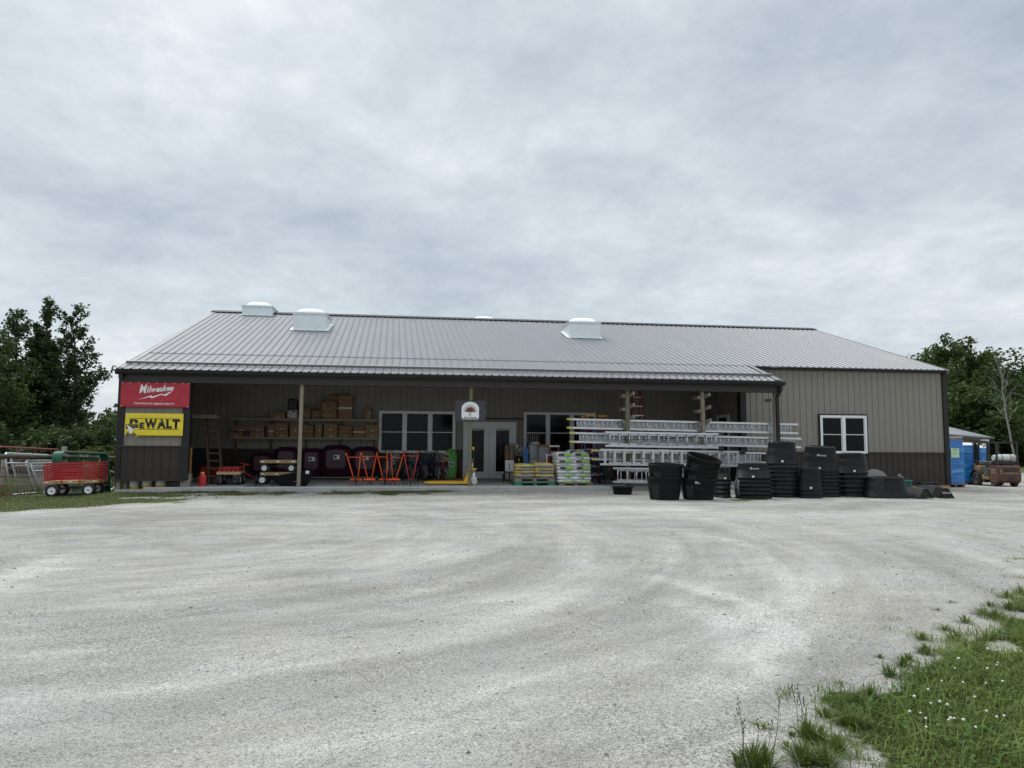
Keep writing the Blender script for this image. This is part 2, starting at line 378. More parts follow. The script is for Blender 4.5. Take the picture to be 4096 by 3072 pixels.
GX, GY = np.meshgrid(xs, ys); gx = GX.ravel(); gy = GY.ravel(); gzz = gz(gx, gy); nx_, ny_ = len(xs), len(ys)
I = (np.arange(ny_-1)[:, None]*nx_+np.arange(nx_-1)[None, :]).ravel(); Q = np.stack([I, I+1, I+nx_+1, I+nx_], 1)
gm_mat = bpy.data.materials.new('gravel_and_grass_ground'); gm_mat.use_nodes = True
N = gm_mat.node_tree.nodes; L = gm_mat.node_tree.links; B = N['Principled BSDF']; B.inputs['Roughness'].default_value = .95; B.inputs['Specular IOR Level'].default_value = .15
ge = N.new('ShaderNodeNewGeometry'); pos = ge.outputs['Position']; sp = N.new('ShaderNodeSeparateXYZ'); L.new(pos, sp.inputs[0])
# wheel sweep: noise drawn out along circles round the turning point
dx = math_('SUBTRACT', sp.outputs[0], -4.0); dy = math_('SUBTRACT', sp.outputs[1], 11.5)
rad = math_('SQRT', math_('ADD', math_('MULTIPLY', dx, dx), math_('MULTIPLY', dy, dy))); ang = math_('ARCTAN2', dy, dx)
pv = N.new('ShaderNodeCombineXYZ'); L.new(rad, pv.inputs[0]); L.new(math_('MULTIPLY', ang, 1.4), pv.inputs[1])
tr1 = noise_(pv.outputs[0], .95, 7, .62, .5, (2, 0, 0)); tr2 = noise_(pv.outputs[0], 3.4, 5, .6, .35, (0, 5, 0), (1, .6, 1))
wob = noise_(pos, 1.1, 5, .6, .3); brk = ramp_(noise_(pos, 2.6, 6, .65, .3, (5, 2, 0)), [(.36, (.45, .45, .45)), (.56, (1, 1, 1))])
def arc_track(cx_, cy_, R_, wdt, x0_, x1_):
    ex = math_('SUBTRACT', sp.outputs[0], cx_); ey = math_('SUBTRACT', sp.outputs[1], cy_); rr = math_('SQRT', math_('ADD', math_('MULTIPLY', ex, ex), math_('MULTIPLY', ey, ey)))
    k_ = math_('MAXIMUM', math_('SUBTRACT', 1.0, math_('DIVIDE', math_('ABSOLUTE', math_('SUBTRACT', math_('ADD', rr, math_('MULTIPLY', math_('SUBTRACT', wob, .5), .35)), R_)), wdt)), 0.0)
    sd_ = N.new('ShaderNodeMapRange'); sd_.inputs[1].default_value = x0_; sd_.inputs[2].default_value = x1_; L.new(ex, sd_.inputs[0]); fy_ = N.new('ShaderNodeMapRange'); fy_.inputs[1].default_value = R_*.62; fy_.inputs[2].default_value = R_*.2; L.new(ey, fy_.inputs[0]); return math_('MULTIPLY', math_('MULTIPLY', math_('SMOOTH_MIN', k_, .6, .3), sd_.outputs[0]), fy_.outputs[0])
ring = math_('ADD', math_('ADD', arc_track(.08, 6.1, 2.85, .20, .9, 2.0), math_('MULTIPLY', arc_track(.55, 5.65, 1.98, .26, .4, 1.2), .8)), math_('ADD', math_('MULTIPLY', arc_track(-7.5, 8.2, 3.4, .3, .2, 1.6), .9), math_('MULTIPLY', arc_track(2.1, 9.8, 2.6, .18, 1.2, 2.2), .5)))
ring = math_('MULTIPLY', ring, brk)
pat = noise_(pos, .42, 7, .6, .5); pat2 = noise_(pos, 1.9, 8, .66, .4, (4, 4, 0), (.7, 1.5, 1))
dust = math_('ADD', math_('ADD', math_('MULTIPLY', tr1, .42), math_('MULTIPLY', tr2, .22)), math_('ADD', math_('MULTIPLY', pat, .2), math_('MULTIPLY', pat2, .2)))
dust = math_('ADD', dust, math_('MULTIPLY', ring, .17))
fade = N.new('ShaderNodeMapRange'); fade.inputs[1].default_value = 8.5; fade.inputs[2].default_value = 15; L.new(sp.outputs[1], fade.inputs[0]); plain = math_('ADD', math_('MULTIPLY', noise_(pos, .30, 8, .62, .6, (8, 3, 0), (.55, 1.6, 1)), .65), math_('MULTIPLY', pat2, .38)); dust = math_('ADD', math_('MULTIPLY', dust, math_('SUBTRACT', 1.0, math_('MULTIPLY', fade.outputs[0], .8))), math_('MULTIPLY', plain, math_('MULTIPLY', fade.outputs[0], .8)))
base = ramp_(dust, [(.39, (.318, .306, .280)), (.475, (.395, .380, .350)), (.545, (.487, .470, .434)), (.63, (.645, .627, .585))])
def vor(scale, out='Color', feat='F1'):
    v = N.new('ShaderNodeTexVoronoi'); v.inputs['Scale'].default_value = scale; v.feature = feat; L.new(pos, v.inputs['Vector']); return v.outputs[out]
def grey(c): 
    s_ = N.new('ShaderNodeSeparateColor'); L.new(c, s_.inputs[0]); return s_.outputs[0]
s1 = ramp_(grey(vor(95)), [(0, (.6, .6, .61)), (.5, (1, 1, 1)), (1, (1.28, 1.27, 1.24))]); s2 = ramp_(grey(vor(165)), [(0, (.42, .42, .43)), (.5, (1, 1, 1)), (1, (1.26, 1.25, 1.22))])
loose = ramp_(noise_(pos, .8, 6, .6, .3, (9, 1, 0)), [(.42, (.15, .15, .15)), (.62, (1, 1, 1))])
g1 = mixc(.85, base, s2, 'MULTIPLY'); g2 = mixc(loose, g1, mixc(1.0, g1, s1, 'MULTIPLY'))
dk = ramp_(grey(vor(62)), [(.05, (.40, .40, .41)), (.09, (1, 1, 1))]); g2 = mixc(.4, g2, dk, 'MULTIPLY')
tint = ramp_(noise_(pos, .6, 4, .6), [(.4, (1, .985, .95)), (.6, (.98, .99, 1.0))]); g2 = mixc(1.0, g2, tint, 'MULTIPLY')
nearb = N.new('ShaderNodeMapRange'); nearb.inputs[1].default_value = 15.5; nearb.inputs[2].default_value = 19.5; L.new(sp.outputs[1], nearb.inputs[0])
coarse = ramp_(grey(vor(26)), [(0, (.42, .41, .40)), (.5, (.85, .84, .82)), (1, (1.2, 1.19, 1.16))]); g2 = mixc(math_('MULTIPLY', nearb.outputs[0], .8), g2, mixc(1.0, g2, coarse, 'MULTIPLY'))
at_ = N.new('ShaderNodeAttribute'); at_.attribute_name = 'grassy'
edge = math_('ADD', at_.outputs['Fac'], math_('MULTIPLY', math_('SUBTRACT', noise_(pos, 7, 6, .7), .5), .9))
gmk = ramp_(edge, [(.42, (0, 0, 0)), (.62, (1, 1, 1))])
gnear = ramp_(noise_(pos, 9, 8, .7), [(.35, (.022, .03, .010)), (.55, (.04, .055, .016)), (.7, (.09, .085, .045))]); gfar = ramp_(noise_(pos, 2.2, 8, .7), [(.35, (.06, .07, .024)), (.55, (.085, .105, .032)), (.7, (.14, .135, .06))]); nr = N.new('ShaderNodeMapRange'); nr.inputs[1].default_value = 9; nr.inputs[2].default_value = 13; L.new(sp.outputs[1], nr.inputs[0]); gcol = mixc(nr.outputs[0], gnear, gfar)
fincol = mixc(gmk, g2, gcol); L.new(fincol, B.inputs['Base Color'])
hgt = math_('ADD', math_('MULTIPLY', vor(90, 'Distance'), .55), math_('MULTIPLY', vor(180, 'Distance'), .3)); hgt = math_('ADD', hgt, math_('MULTIPLY', noise_(pos, 14, 7, .75), .9))
bp = N.new('ShaderNodeBump'); bp.inputs['Strength'].default_value = .85; bp.inputs['Distance'].default_value = .03; L.new(hgt, bp.inputs['Height']); L.new(bp.outputs[0], B.inputs['Normal'])
go = np_mesh('ground', np.stack([gx, gy, gzz], 1), Q, gm_mat, smooth=True)
a_ = go.data.attributes.new('grassy', 'FLOAT', 'POINT'); a_.data.foreach_set('value', gmask(np.stack([gx, gy], 1)).astype(np.float32))
tag(go, 'pale gravel yard with tyre sweeps, turning to grass at its edges', 'ground', kind='structure')

# ------------------------------------------------------------------ building
PI_ = .2286
def ribbed(mb, O, ax, Ln, up, nrm, phase=0.0, pitch=PI_, h=.019, w=.02, tw=.009, top=None):
    """ribbed sheet from O along ax*Ln, rising by vector up; top = (shift0, shift1) of the upper corners along ax"""
    O = Vector(O); ax = Vector(ax); up = Vector(up); nrm = Vector(nrm); prof = [(0, 0)]; s = phase % pitch
    while s < Ln-w:
        if s > w: prof += [(s-w, 0), (s-tw, h), (s+tw, h), (s+w, 0)]
        s += pitch
    prof.append((Ln, 0)); lo = [O+ax*a+nrm*b for a, b in prof]
    if top is None: hi = [p+up for p in lo]
    else: hi = [O+up+ax*(a+top[0]+(top[1]-top[0])*a/Ln)+nrm*b for a, b in prof]
    vs = lo+hi; n = len(lo); mb.add(vs, [(i, i+1, n+i+1, n+i) for i in range(n-1)])
YE, ZE, SL, YR = 20.85, 3.395, .3386, 31.0
def rz_(y): return ZE+SL*(y-YE)
ZR = rz_(YR)
bld = thing('store_building', 'long taupe metal store with grey ribbed roof, four skylights and an open front porch', 'building', (0, 0, 0))
YB, YW, YP = 25.9, 23.1, 21.0; XL, XC, XR = -8.09, 11.17, 18.95; ZS = .125; YBK = 39.2
rn = Vector((0, -SL, 1)).normalized()
b = MB(); ribbed(b, (-8.12, YE, ZE), (1, 0, 0), 19.55, (0, 2.1, 2.1*SL), rn, .12, h=.024, w=.036)
b.build('porch_roof', roofm, bld)
b = MB(); ribbed(b, (-8.12, 22.86, rz_(22.86)+.012), (1, 0, 0), 27.0, (0, YR-22.86, ZR-rz_(22.86)), rn, .12, h=.024, w=.036, top=(-.24, -.28))
ribbed(b, (-8.4, YR, ZR), (1, 0, 0), 27.0, (0, YBK-YR+.2, -(YBK-YR+.2)*SL), Vector((0, SL, 1)).normalized(), .12, h=.024, w=.036)
b.bb(-8.1, 18.87, 22.84, 22.862, rz_(22.86)-.012, rz_(22.86)+.01)
b.build('roof', roofm, bld)
b = MB(); b.bar((-8.42, YR-.16, ZR+.0), (18.66, YR-.16, ZR+.0), .36, .03, up=rn); b.bar((-8.42, YR+.16, ZR+.0), (18.66, YR+.16, ZR+.0), .36, .03, up=(0, SL, 1))
b.build('ridge_cap', trim, bld)
rk = mat('grey_rake_trim', (.21, .2, .195), .4, metal=.2, var=.06, scale=2)
b = MB(); b.bar((-8.13, YE, ZE-.06), (-8.38, YR, ZR-.06), .05, .16, up=rn); b.bar((-8.06, YE+.1, ZE+.035), (-8.3, YR, ZR+.02), .16, .02, up=rn); b.build('rake_trim', rk, bld)
b = MB(); b.bar((18.91, 22.86, rz_(22.86)-.06), (18.63, YR, ZR-.06), .05, .16, up=rn); b.build('rake_trim', rk, bld)
b = MB(); b.bar((11.44, YE, ZE-.03), (11.44, 22.84, rz_(22.84)-.03), .05, .12, up=rn); b.bar((11.36, YE+.05, ZE+.035), (11.36, 22.84, rz_(22.84)+.035), .16, .02, up=rn); b.build('rake_trim', rk, bld)
YG = 21.36
b = MB(); b.bar((-8.1, YG, rz_(YG)+.062), (11.4, YG, rz_(YG)+.062), .012, .072, up=rn); b.bar((-8.1, YG+.05, rz_(YG+.05)+.09), (11.4, YG+.05, rz_(YG+.05)+.09), .085, .01, up=rn)
b.build('snow_guard', mat('brown_grey_trim', (.19, .182, .178), .45, metal=.15, var=.05), bld)
# gutter: an ogee section run along the eave
sec = [(20.86, 3.36), (20.70, 3.36), (20.695, 3.34), (20.715, 3.325), (20.72, 3.29), (20.745, 3.262), (20.76, 3.235), (20.86, 3.235)]
b = MB(); b.loft([[Vector((-8.14, y, z)) for y, z in sec], [Vector((11.5, y, z)) for y, z in sec]], smooth=False); b.build('gutter', trim, bld)
b = MB(); b.bb(-8.09, 11.42, 20.9, 21.14, 3.035, 3.26); b.bb(-8.09, 11.42, 20.87, 20.9, 3.235, 3.385); b.bb(XC-.02, 18.93, 23.0, 23.09, 3.985, 4.075)
b.build('fascia', mat('fascia_brown', (.036, .032, .031), .42, spec=.3, var=.06, scale=1.5), bld)
b = MB(); b.add([(-8.0, 21.15, rz_(21.15)-.05), (XC, 21.15, rz_(21.15)-.05), (XC, YB, rz_(YB)-.05), (-8.0, YB, rz_(YB)-.05)], [(0, 1, 2, 3)]); b.build('unseen_dark_ceiling', mat('light_absorbing_brown', (.02, .018, .016), .8, var=.1), bld)  # unseen ceiling sheet, added dark to cut bounced light inside the porch
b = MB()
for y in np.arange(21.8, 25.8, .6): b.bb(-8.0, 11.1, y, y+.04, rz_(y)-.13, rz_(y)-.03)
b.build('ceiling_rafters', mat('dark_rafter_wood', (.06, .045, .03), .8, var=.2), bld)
# walls
b = MB(); ribbed(b, (-8.05, YB, ZS+1.0), (1, 0, 0), XC+8.05, (0, 0, 3.9), (0, -1, 0), .05); b.build('porch_wall', siding, bld)
b = MB(); ribbed(b, (-8.05, YB-.012, ZS), (1, 0, 0), XC+8.05, (0, 0, 1.0), (0, -1, 0), .05); b.bb(-8.05, XC, YB-.045, YB-.01, ZS+.98, ZS+1.03); b.build('porch_wainscot', wains, bld)
b = MB(); ribbed(b, (XC, YW, 1.13), (1, 0, 0), XR-XC, (0, 0, 2.9), (0, -1, 0), .12); b.build('wing_wall', siding, bld)
b = MB(); ribbed(b, (XC, YW-.012, .03), (1, 0, 0), XR-XC, (0, 0, 1.1), (0, -1, 0), .12); b.bb(XC+.1, XR-.16, YW-.05, YW-.012, 1.115, 1.16); b.bb(XC, XR, YW-.05, YW-.014, .0, .035); b.build('wing_wainscot', wains, bld)
b = MB(); ribbed(b, (XC, YB, 1.13), (0, -1, 0), YB-YW, (0, 0, 2.95), (-1, 0, 0), .1); b.build('wing_side_wall', siding, bld)
b = MB(); ribbed(b, (XC-.012, YB, ZS), (0, -1, 0), YB-YW, (0, 0, 1.0), (-1, 0, 0), .1); b.build('wing_side_wainscot', wains, bld)
b = MB(); b.bb(XC-.03, XC+.16, YW-.055, YW+.02, ZS-.1, 4.05); b.bb(XC-.055, XC-.02, YW-.05, YW+.17, ZS-.1, 3.6); b.build('corner_trim', trim, bld); b = MB(); b.bb(XR-.15, XR+.03, YW-.06, YW+.05, .0, 4.05); b.bb(XR, XR+.03, YW+.05, YW+.2, .0, 4.05)
b.build('corner_trim', trim, bld)
b = MB(); ribbed(b, (-8.09, 42-2.8, .1), (0, -1, 0), 39.2-21.0, (0, 0, 3.2), (-1, 0, 0), .1); ribbed(b, (XR, 23.1, -.1), (0, 1, 0), 16.1, (0, 0, 4.1), (1, 0, 0), .1); ribbed(b, (XR, YBK, -.2), (-1, 0, 0), 27.04, (0, 0, 4.2), (0, 1, 0), .1)
b.add([(XR-.02, YW, 4.0), (XR-.02, YBK, 4.0), (XR-.02, YR, ZR-.08)], [(0, 1, 2)]); b.add([(-8.07, YE+.15, 3.3), (-8.07, YBK, 3.3), (-8.07, YBK, 4.0), (-8.07, YR, ZR-.08), (-8.07, YE+.15, 3.4)], [(0, 1, 2, 3, 4)])
b.bb(-8.06, -8.0, YP+.1, YB, .0, 3.3); b.build('end_wall', siding, bld)
# front panel at the porch's left end
b = MB(); ribbed(b, (-8.0, YP, 1.25), (1, 0, 0), 1.72, (0, 0, 1.8), (0, -1, 0), .155); b.build('panel_wall', siding, bld)
b = MB(); ribbed(b, (-8.09, YP-.014, .34), (1, 0, 0), 1.88, (0, 0, .9), (0, -1, 0), .262, h=.018); b.bb(-8.1, -6.2, YP-.05, YP-.014, 1.235, 1.275); b.bb(-8.14, -6.3, YP-.06, YP-.012, .305, .345); b.build('panel_wainscot', wains, bld)
b = MB(); b.bb(-8.115, -7.92, YP-.03, YP+.02, 1.25, 3.05); b.bb(-8.1, -7.97, YP-.052, YP-.015, .345, 1.24); b.build('panel_trim', trim, bld); b = MB(); b.bb(-6.4, -6.195, YP-.03, YP+.12, .36, 3.05); b.bb(-6.36, -6.19, YP-.035, YP+.1, .33, 1.24); b.build('panel_trim', trim, bld)
for bb_ in (((-8.06, -7.96, YP, YP+.12, -.02, .4),), ((-7.9, -7.83, YP+.1, YP+.2, -.02, .4),), ((-8.2, -8.12, YP+.3, YP+.4, -.1, .4),), ((-6.39, -6.14, YP, YP+.13, .1, .32), (-6.22, -6.12, YP+.02, YP+.14, .3, .5))):
    b = MB()
    for q_ in bb_: b.bb(*q_)
    b.build('foundation_post', wood_grey, bld)
b = MB(); b.bb(XC-.1, XR, YW-.03, YW+.02, -.16, .0); b.build('skirt_board', wood_new, bld)
# porch slab
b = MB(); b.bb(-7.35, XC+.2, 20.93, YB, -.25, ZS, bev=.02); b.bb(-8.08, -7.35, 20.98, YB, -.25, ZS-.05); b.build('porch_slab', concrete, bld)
# posts
def post(px0, py0, px1, py1, w, mt, Y=21.02):
    t = at(px0, py0, Y); q = at(px1, py1, Y-.02); mb = MB(); d = (t-q)/(t.z-q.z)
    mb.bar((q.x, q.y, -.08), q+d*(3.08-q.z), w, w*1.08, up=(0, 1, 0), bev=.006); return mb.build('post', mt, bld), q, d
p1, *_ = post(1209, 1537, 1193.5, 1962, .098, wood); p2, *_ = post(1884.5, 1552, 1877, 1958, .092, wood_green)
p3, q3, d3 = post(2508, 1565, 2513, 1905, .118, wood_green, 21.06); p4, q4, d4 = post(2807, 1567, 2822, 1900, .112, wood, 21.06); p5, q5, d5 = post(3099, 1575, 3104, 1900, .10, wood_grey, 21.06)
for pp, q, d, hs in ((p3, q3, d3, [(-1, 1586), (-1, 1639), (1, 1580), (1, 1626), (1, 1672), (-1, 1690)]), (p4, q4, d4, [(-1, 1588), (-1, 1643), (1, 1581), (1, 1630), (1, 1683), (-1, 1697)]), (p5, q5, d5, [(-1, 1593)])):
    for sgn, py in hs:
        z = at(2600, py, 21.06).z; c = q+d*(z-q.z); mb = MB()
        if sgn < 0: mb.bb(c.x-.16, c.x-.05, 21.02, 21.40, z-.045, z+.045); mb.bb(c.x-.165, c.x-.1, 20.98, 21.03, z-.04, z+.05)
        else: mb.bar((c.x+.09, 21.05, z-.02), (c.x+.115, 20.74, z+.03), .05, .1)
        mb.build('rack_bracket', wood_grey, pp)
b = MB(); xd = at(3112, 1600, 20.95).x
b.bar((xd+.03, 20.80, 3.24), (xd+.03, 20.80, 3.10), .085, .065); b.bar((xd+.03, 20.80, 3.12), (xd-.02, 20.96, 2.9), .085, .065); b.bar((xd-.02, 20.96, 2.93), (xd-.0, 20.96, .1), .09, .07); b.build('downspout', trim, bld); b = MB(); b.bar((-8.0, 20.8, 3.24), (-8.0, 20.8, 3.12), .11, .07); b.build('downspout', trim, bld)
# windows and doors
def window(x0, x1, z0, z1, Y, n, dark=False):
    fr = MB(); e = .07; d0 = Y-.06
    fr.bb(x0, x1, d0, Y, z1-e, z1); fr.bb(x0, x1, d0, Y, z0, z0+e*.8); w = (x1-x0)/n
    for k in range(n+1):
        xm = x0+w*k; a, c = (xm, xm+e) if k == 0 else ((xm-e, xm) if k == n else (xm-e*.75, xm+e*.75)); fr.bb(a, c, d0-.004, Y, z0+e*.8, z1-e)
    f = fr.build('window', white_frame, bld)
    for k in range(n):
        a = x0+w*k+(e if k == 0 else e*.75); c = x0+w*(k+1)-(e if k == n-1 else e*.75); za, zc = z0+e*.8, z1-e; zm = (za+zc)/2
        sa = MB(); t = .03
        for q0, q1, y in ((zm, zc, d0+.022), (za, zm, d0+.032)):
            sa.bb(a, a+t, y, Y-.004, q0, q1); sa.bb(c-t, c, y, Y-.004, q0, q1); ta, tb_ = (t*.8, .014) if q1 == zc else (.014, t*.8); sa.bb(a+t, c-t, y+.002, Y-.004, q1-ta, q1); sa.bb(a+t, c-t, y+.002, Y-.004, q0, q0+tb_)
        sa.build('sash', white_frame, f)
        g = MB(); g.bb(a+t, c-t, Y-.018, Y-.005, za+t*.8, zc-t*.8); g.build('pane', glass, f)
    if dark:
        o = MB(); q = .05; o.bb(x0-q, x1+q, Y-.045, Y, z1, z1+q); o.bb(x0-q, x0, Y-.045, Y, z0-q, z1); o.bb(x1, x1+q, Y-.045, Y, z0-q, z1); o.build('surround_trim', trim, f)
    return f
YF = YB-.025
a = at(1517, 1643, YF); c = at(1820, 1812, YF); window(a.x, c.x, c.z, a.z, YF, 3)
a = at(2095, 1648, YF); c = at(2382, 1815, YF); window(a.x, c.x, c.z, a.z, YF, 3)
a = at(3277, 1661, YW-.02); c = at(3467, 1814, YW-.02); window(a.x, c.x, c.z, a.z, YW-.02, 2, True)
def atx(px, py, X):
    d = ray(px, py); t = X/d.x; return Vector((X, d.y*t, CAMH+d.z*t))
a = atx(2871, 1664, XC-.03); c = atx(2916, 1659, XC-.03)
fr = MB(); fr.bb(XC-.08, XC, c.y, c.y+.09, ZS, a.z+.02); fr.bb(XC-.08, XC, a.y-.09, a.y, ZS, a.z+.02); fr.bb(XC-.079, XC, c.y+.09, a.y-.09, a.z-.08, a.z+.018); f = fr.build('side_door', white_frame, bld)
g = MB(); g.bb(XC-.05, XC-.01, c.y+.09, a.y-.09, ZS, a.z-.08); g.build('pane', glass, f)
# entrance: two glazed leaves in a white frame
a = at(1853, 1687, YF); c = at(2064.5, 1687, YF); x0, x1, z1 = a.x, c.x, a.z; e = .06
fr = MB(); fr.bb(x0, x0+e, YF-.07, YF, ZS, z1); fr.bb(x1-e, x1, YF-.07, YF, ZS, z1); fr.bb(x0+e, x1-e, YF-.07, YF, z1-e, z1); fr.bb(x0+e, x1-e, YF-.09, YF, ZS, ZS+.025)
fr.build('door_frame', white_door, bld); xm = at(1955.5, 1800, YF).x
b = MB(); b.bb(x0-.25, x1+.35, YF-.06, YF, z1+.1, z1+.15); b.build('door_header', trim, bld)
for (u0, u1, gx0, gx1) in ((x0+e, xm-.004, at(1886, 1800, YF).x, at(1935, 1800, YF).x), (xm+.004, x1-e, at(1983, 1800, YF).x, at(2036, 1800, YF).x)):
    gz0, gz1 = at(1990, 1886, YF).z, at(1990, 1714, YF).z; mb = MB(); ya, yb = YF-.05, YF-.006
    mb.bb(u0, gx0, ya, yb, ZS+.027, z1-e-.004); mb.bb(gx1, u1, ya, yb, ZS+.027, z1-e-.004); mb.bb(gx0, gx1, ya, yb, ZS+.027, gz0); mb.bb(gx0, gx1, ya, yb, gz1, z1-e-.004)
    q = .035; yq = ya-.012
    mb.bb(gx0-q, gx0, yq, ya, gz0-q, gz1+q); mb.bb(gx1, gx1+q, yq, ya, gz0-q, gz1+q); mb.bb(gx0, gx1, yq, ya, gz1, gz1+q); mb.bb(gx0, gx1, yq, ya, gz0-q, gz0)
    d = mb.build('door', white_door, bld)
    g = MB(); g.bb(gx0, gx1, YF-.03, YF-.02, gz0, gz1); g.build('pane', glass, d)
    g = MB(); g.bb(gx0+.01, gx1-.01, YF-.038, YF-.03, gz1-.075, gz1-.005)
    for k in range(4): g.bb(gx0+.01, gx1-.01, YF-.042, YF-.038, gz1-.07+k*.017, gz1-.062+k*.017)
    g.build('raised_blind', mat('blind_grey', (.42, .43, .43), .6, var=.05), d)
    if u0 < xm-.5:
        h = MB(); hx = at(1948, 1820, YF).x; h.lathe([(.03, 0), (.03, .02), (.018, .03)], 12, Matrix.Translation((hx, YF-.05, .98)) @ Matrix.Rotation(pi/2, 4, 'X')); h.bar((hx, YF-.09, .98), (hx-.09, YF-.1, .97), .02); h.build('handle', galv, d); h = MB(); h.lathe([(.025, 0), (.025, .02)], 12, Matrix.Translation((hx, YF-.05, 1.12)) @ Matrix.Rotation(pi/2, 4, 'X')); h.build('lock', galv, d)
# skylights
def roofhit(px, py):
    d = ray(px, py); t = (ZE-SL*YE-CAMH)/(d.z-SL*d.y); return Vector((d.x*t, d.y*t, CAMH+d.z*t))
for (l, r, yb, yt, back) in ((967.7, 1092, 1262, 1222, 0), (1170, 1307, 1322, 1250, 0), (1886, 1992, 1292, 1279, 1), (2277, 2397, 1353, 1287, 0)):
    a = roofhit(l, yb); c = roofhit(r, yb); w = c.x-a.x; dp = 1.25
    if back: 
        y0 = YR+.35; a = at(l, yt, y0); c = at(r, yt, y0); w = c.x-a.x; top = a.z; y1 = y0+dp; x0 = a.x
    else: x0 = a.x; y0 = a.y; y1 = y0+dp; top = at(l, yt, y0).z
    zf = (rz_(y0) if not back else 2*ZR-rz_(y0)); zb = (rz_(y1) if y1 < YR else 2*ZR-rz_(y1)); zf -= .05; zb -= .05; x1 = x0+w
    cb = MB(); vs = [(x0, y0, zf), (x1, y0, zf), (x1, y1, zb), (x0, y1, zb), (x0, y0, top-.05), (x1, y0, top-.05), (x1, y1, top-.05), (x0, y1, top-.05)]
    cb.add(vs, [(0, 1, 5, 4), (1, 2, 6, 5), (2, 3, 7, 6), (3, 0, 4, 7), (4, 5, 6, 7)])
    if not back: cb.bar((x0-.09, y0-.04, zf+.07), (x1+.08, y0-.04, zf+.07), .08, .012, up=rn); cb.bar((x0-.05, y0, zf+.085), (x0-.05, y1, zb+.085), .1, .012, up=rn); cb.bar((x1+.05, y0, zf+.085), (x1+.05, y1, zb+.085), .1, .012, up=rn)
    cbo = cb.build('skylight', curb_metal, bld)
    rm = MB(); q = .025
    for z0_, z1_, o in ((top-.055, top-.015, q), (top-.015, top+.02, q*1.5)):
        rm.bb(x0-o, x1+o, y0-o, y0+.06, z0_, z1_); rm.bb(x0-o, x1+o, y1-.06, y1+o, z0_, z1_); rm.bb(x0-o, x0+.06, y0+.06, y1-.06, z0_, z1_); rm.bb(x1-.06, x1+o, y0+.06, y1-.06, z0_, z1_)
    rm.build('rim', galv, cbo)
    dm = MB(); rings = []; mx, my = (x0+x1)/2, (y0+y1)/2
    for i in range(8):
        a_ = pi/2*i/8; k = cos(a_)**.8; rings.append([Vector((mx+(w/2-.06)*k*(abs(cos(t))**.5)*(1 if cos(t) > 0 else -1), my+(dp/2-.06)*k*(abs(sin(t))**.5)*(1 if sin(t) > 0 else -1), top+.01+.24*sin(a_))) for t in np.linspace(0, 2*pi, 28, endpoint=False)])
    dm.loft(rings, caps=(False, True)); dm.build('dome', dome_white, cbo)

# ------------------------------------------------------------------ trees and grass
def leaf_mat(name, c0, c1, tr=.35):
    if name in MATS: return MATS[name]
    M = bpy.data.materials.new(name); M.use_nodes = True; N = M.node_tree.nodes; L = M.node_tree.links; b = N['Principled BSDF']
    tc = N.new('ShaderNodeTexCoord'); nz = N.new('ShaderNodeTexNoise'); nz.inputs['Scale'].default_value = .9; nz.inputs['Detail'].default_value = 8; nz.inputs['Roughness'].default_value = .8; L.new(tc.outputs['Object'], nz.inputs['Vector'])
    rp = N.new('ShaderNodeValToRGB'); rp.color_ramp.elements[0].position = .35; rp.color_ramp.elements[0].color = (*c0, 1); rp.color_ramp.elements[1].position = .68; rp.color_ramp.elements[1].color = (*c1, 1); L.new(nz.outputs['Fac'], rp.inputs[0])
    L.new(rp.outputs[0], b.inputs['Base Color']); b.inputs['Roughness'].default_value = .6; b.inputs['Specular IOR Level'].default_value = .25
    t = N.new('ShaderNodeBsdfTranslucent'); L.new(rp.outputs[0], t.inputs[0]); mx = N.new('ShaderNodeMixShader'); mx.inputs[0].default_value = tr
    L.new(b.outputs[0], mx.inputs[1]); L.new(t.outputs[0], mx.inputs[2]); L.new(mx.outputs[0], N['Material Output'].inputs[0]); MATS[name] = M; return M
leaf_a = leaf_mat('maple_leaves', (.028, .05, .016), (.062, .098, .03))
leaf_b = leaf_mat('mid_green_leaves', (.03, .055, .014), (.085, .13, .032))
leaf_c = leaf_mat('bush_leaves', (.024, .042, .013), (.066, .09, .026))
leaf_d = leaf_mat('yellow_green_leaves', (.05, .068, .016), (.115, .125, .03))
bark = mat('grey_bark', (.085, .07, .055), .9, var=.3, scale=5, stretch=(5, 5, .8))
bark_pale = mat('pale_dead_bark', (.26, .24, .215), .9, var=.2, scale=6, stretch=(5, 5, .8))
def leaves(pts, size, rng):
    n = len(pts); P = np.asarray(pts); a = rng.normal(size=(n, 3)); a[:, 2] *= .7; a /= np.linalg.norm(a, axis=1)[:, None]
    b = rng.normal(size=(n, 3)); b -= a*(a*b).sum(1)[:, None]; b /= np.linalg.norm(b, axis=1)[:, None]
    s = size*rng.uniform(.6, 1.35, (n, 1)); a = a*s; b = b*s*.62
    V = np.stack([P-a, P-b*.9-a*.1, P+a, P+b*.9+a*.1], 1).reshape(-1, 3); return V, np.arange(n*4).reshape(-1, 4)
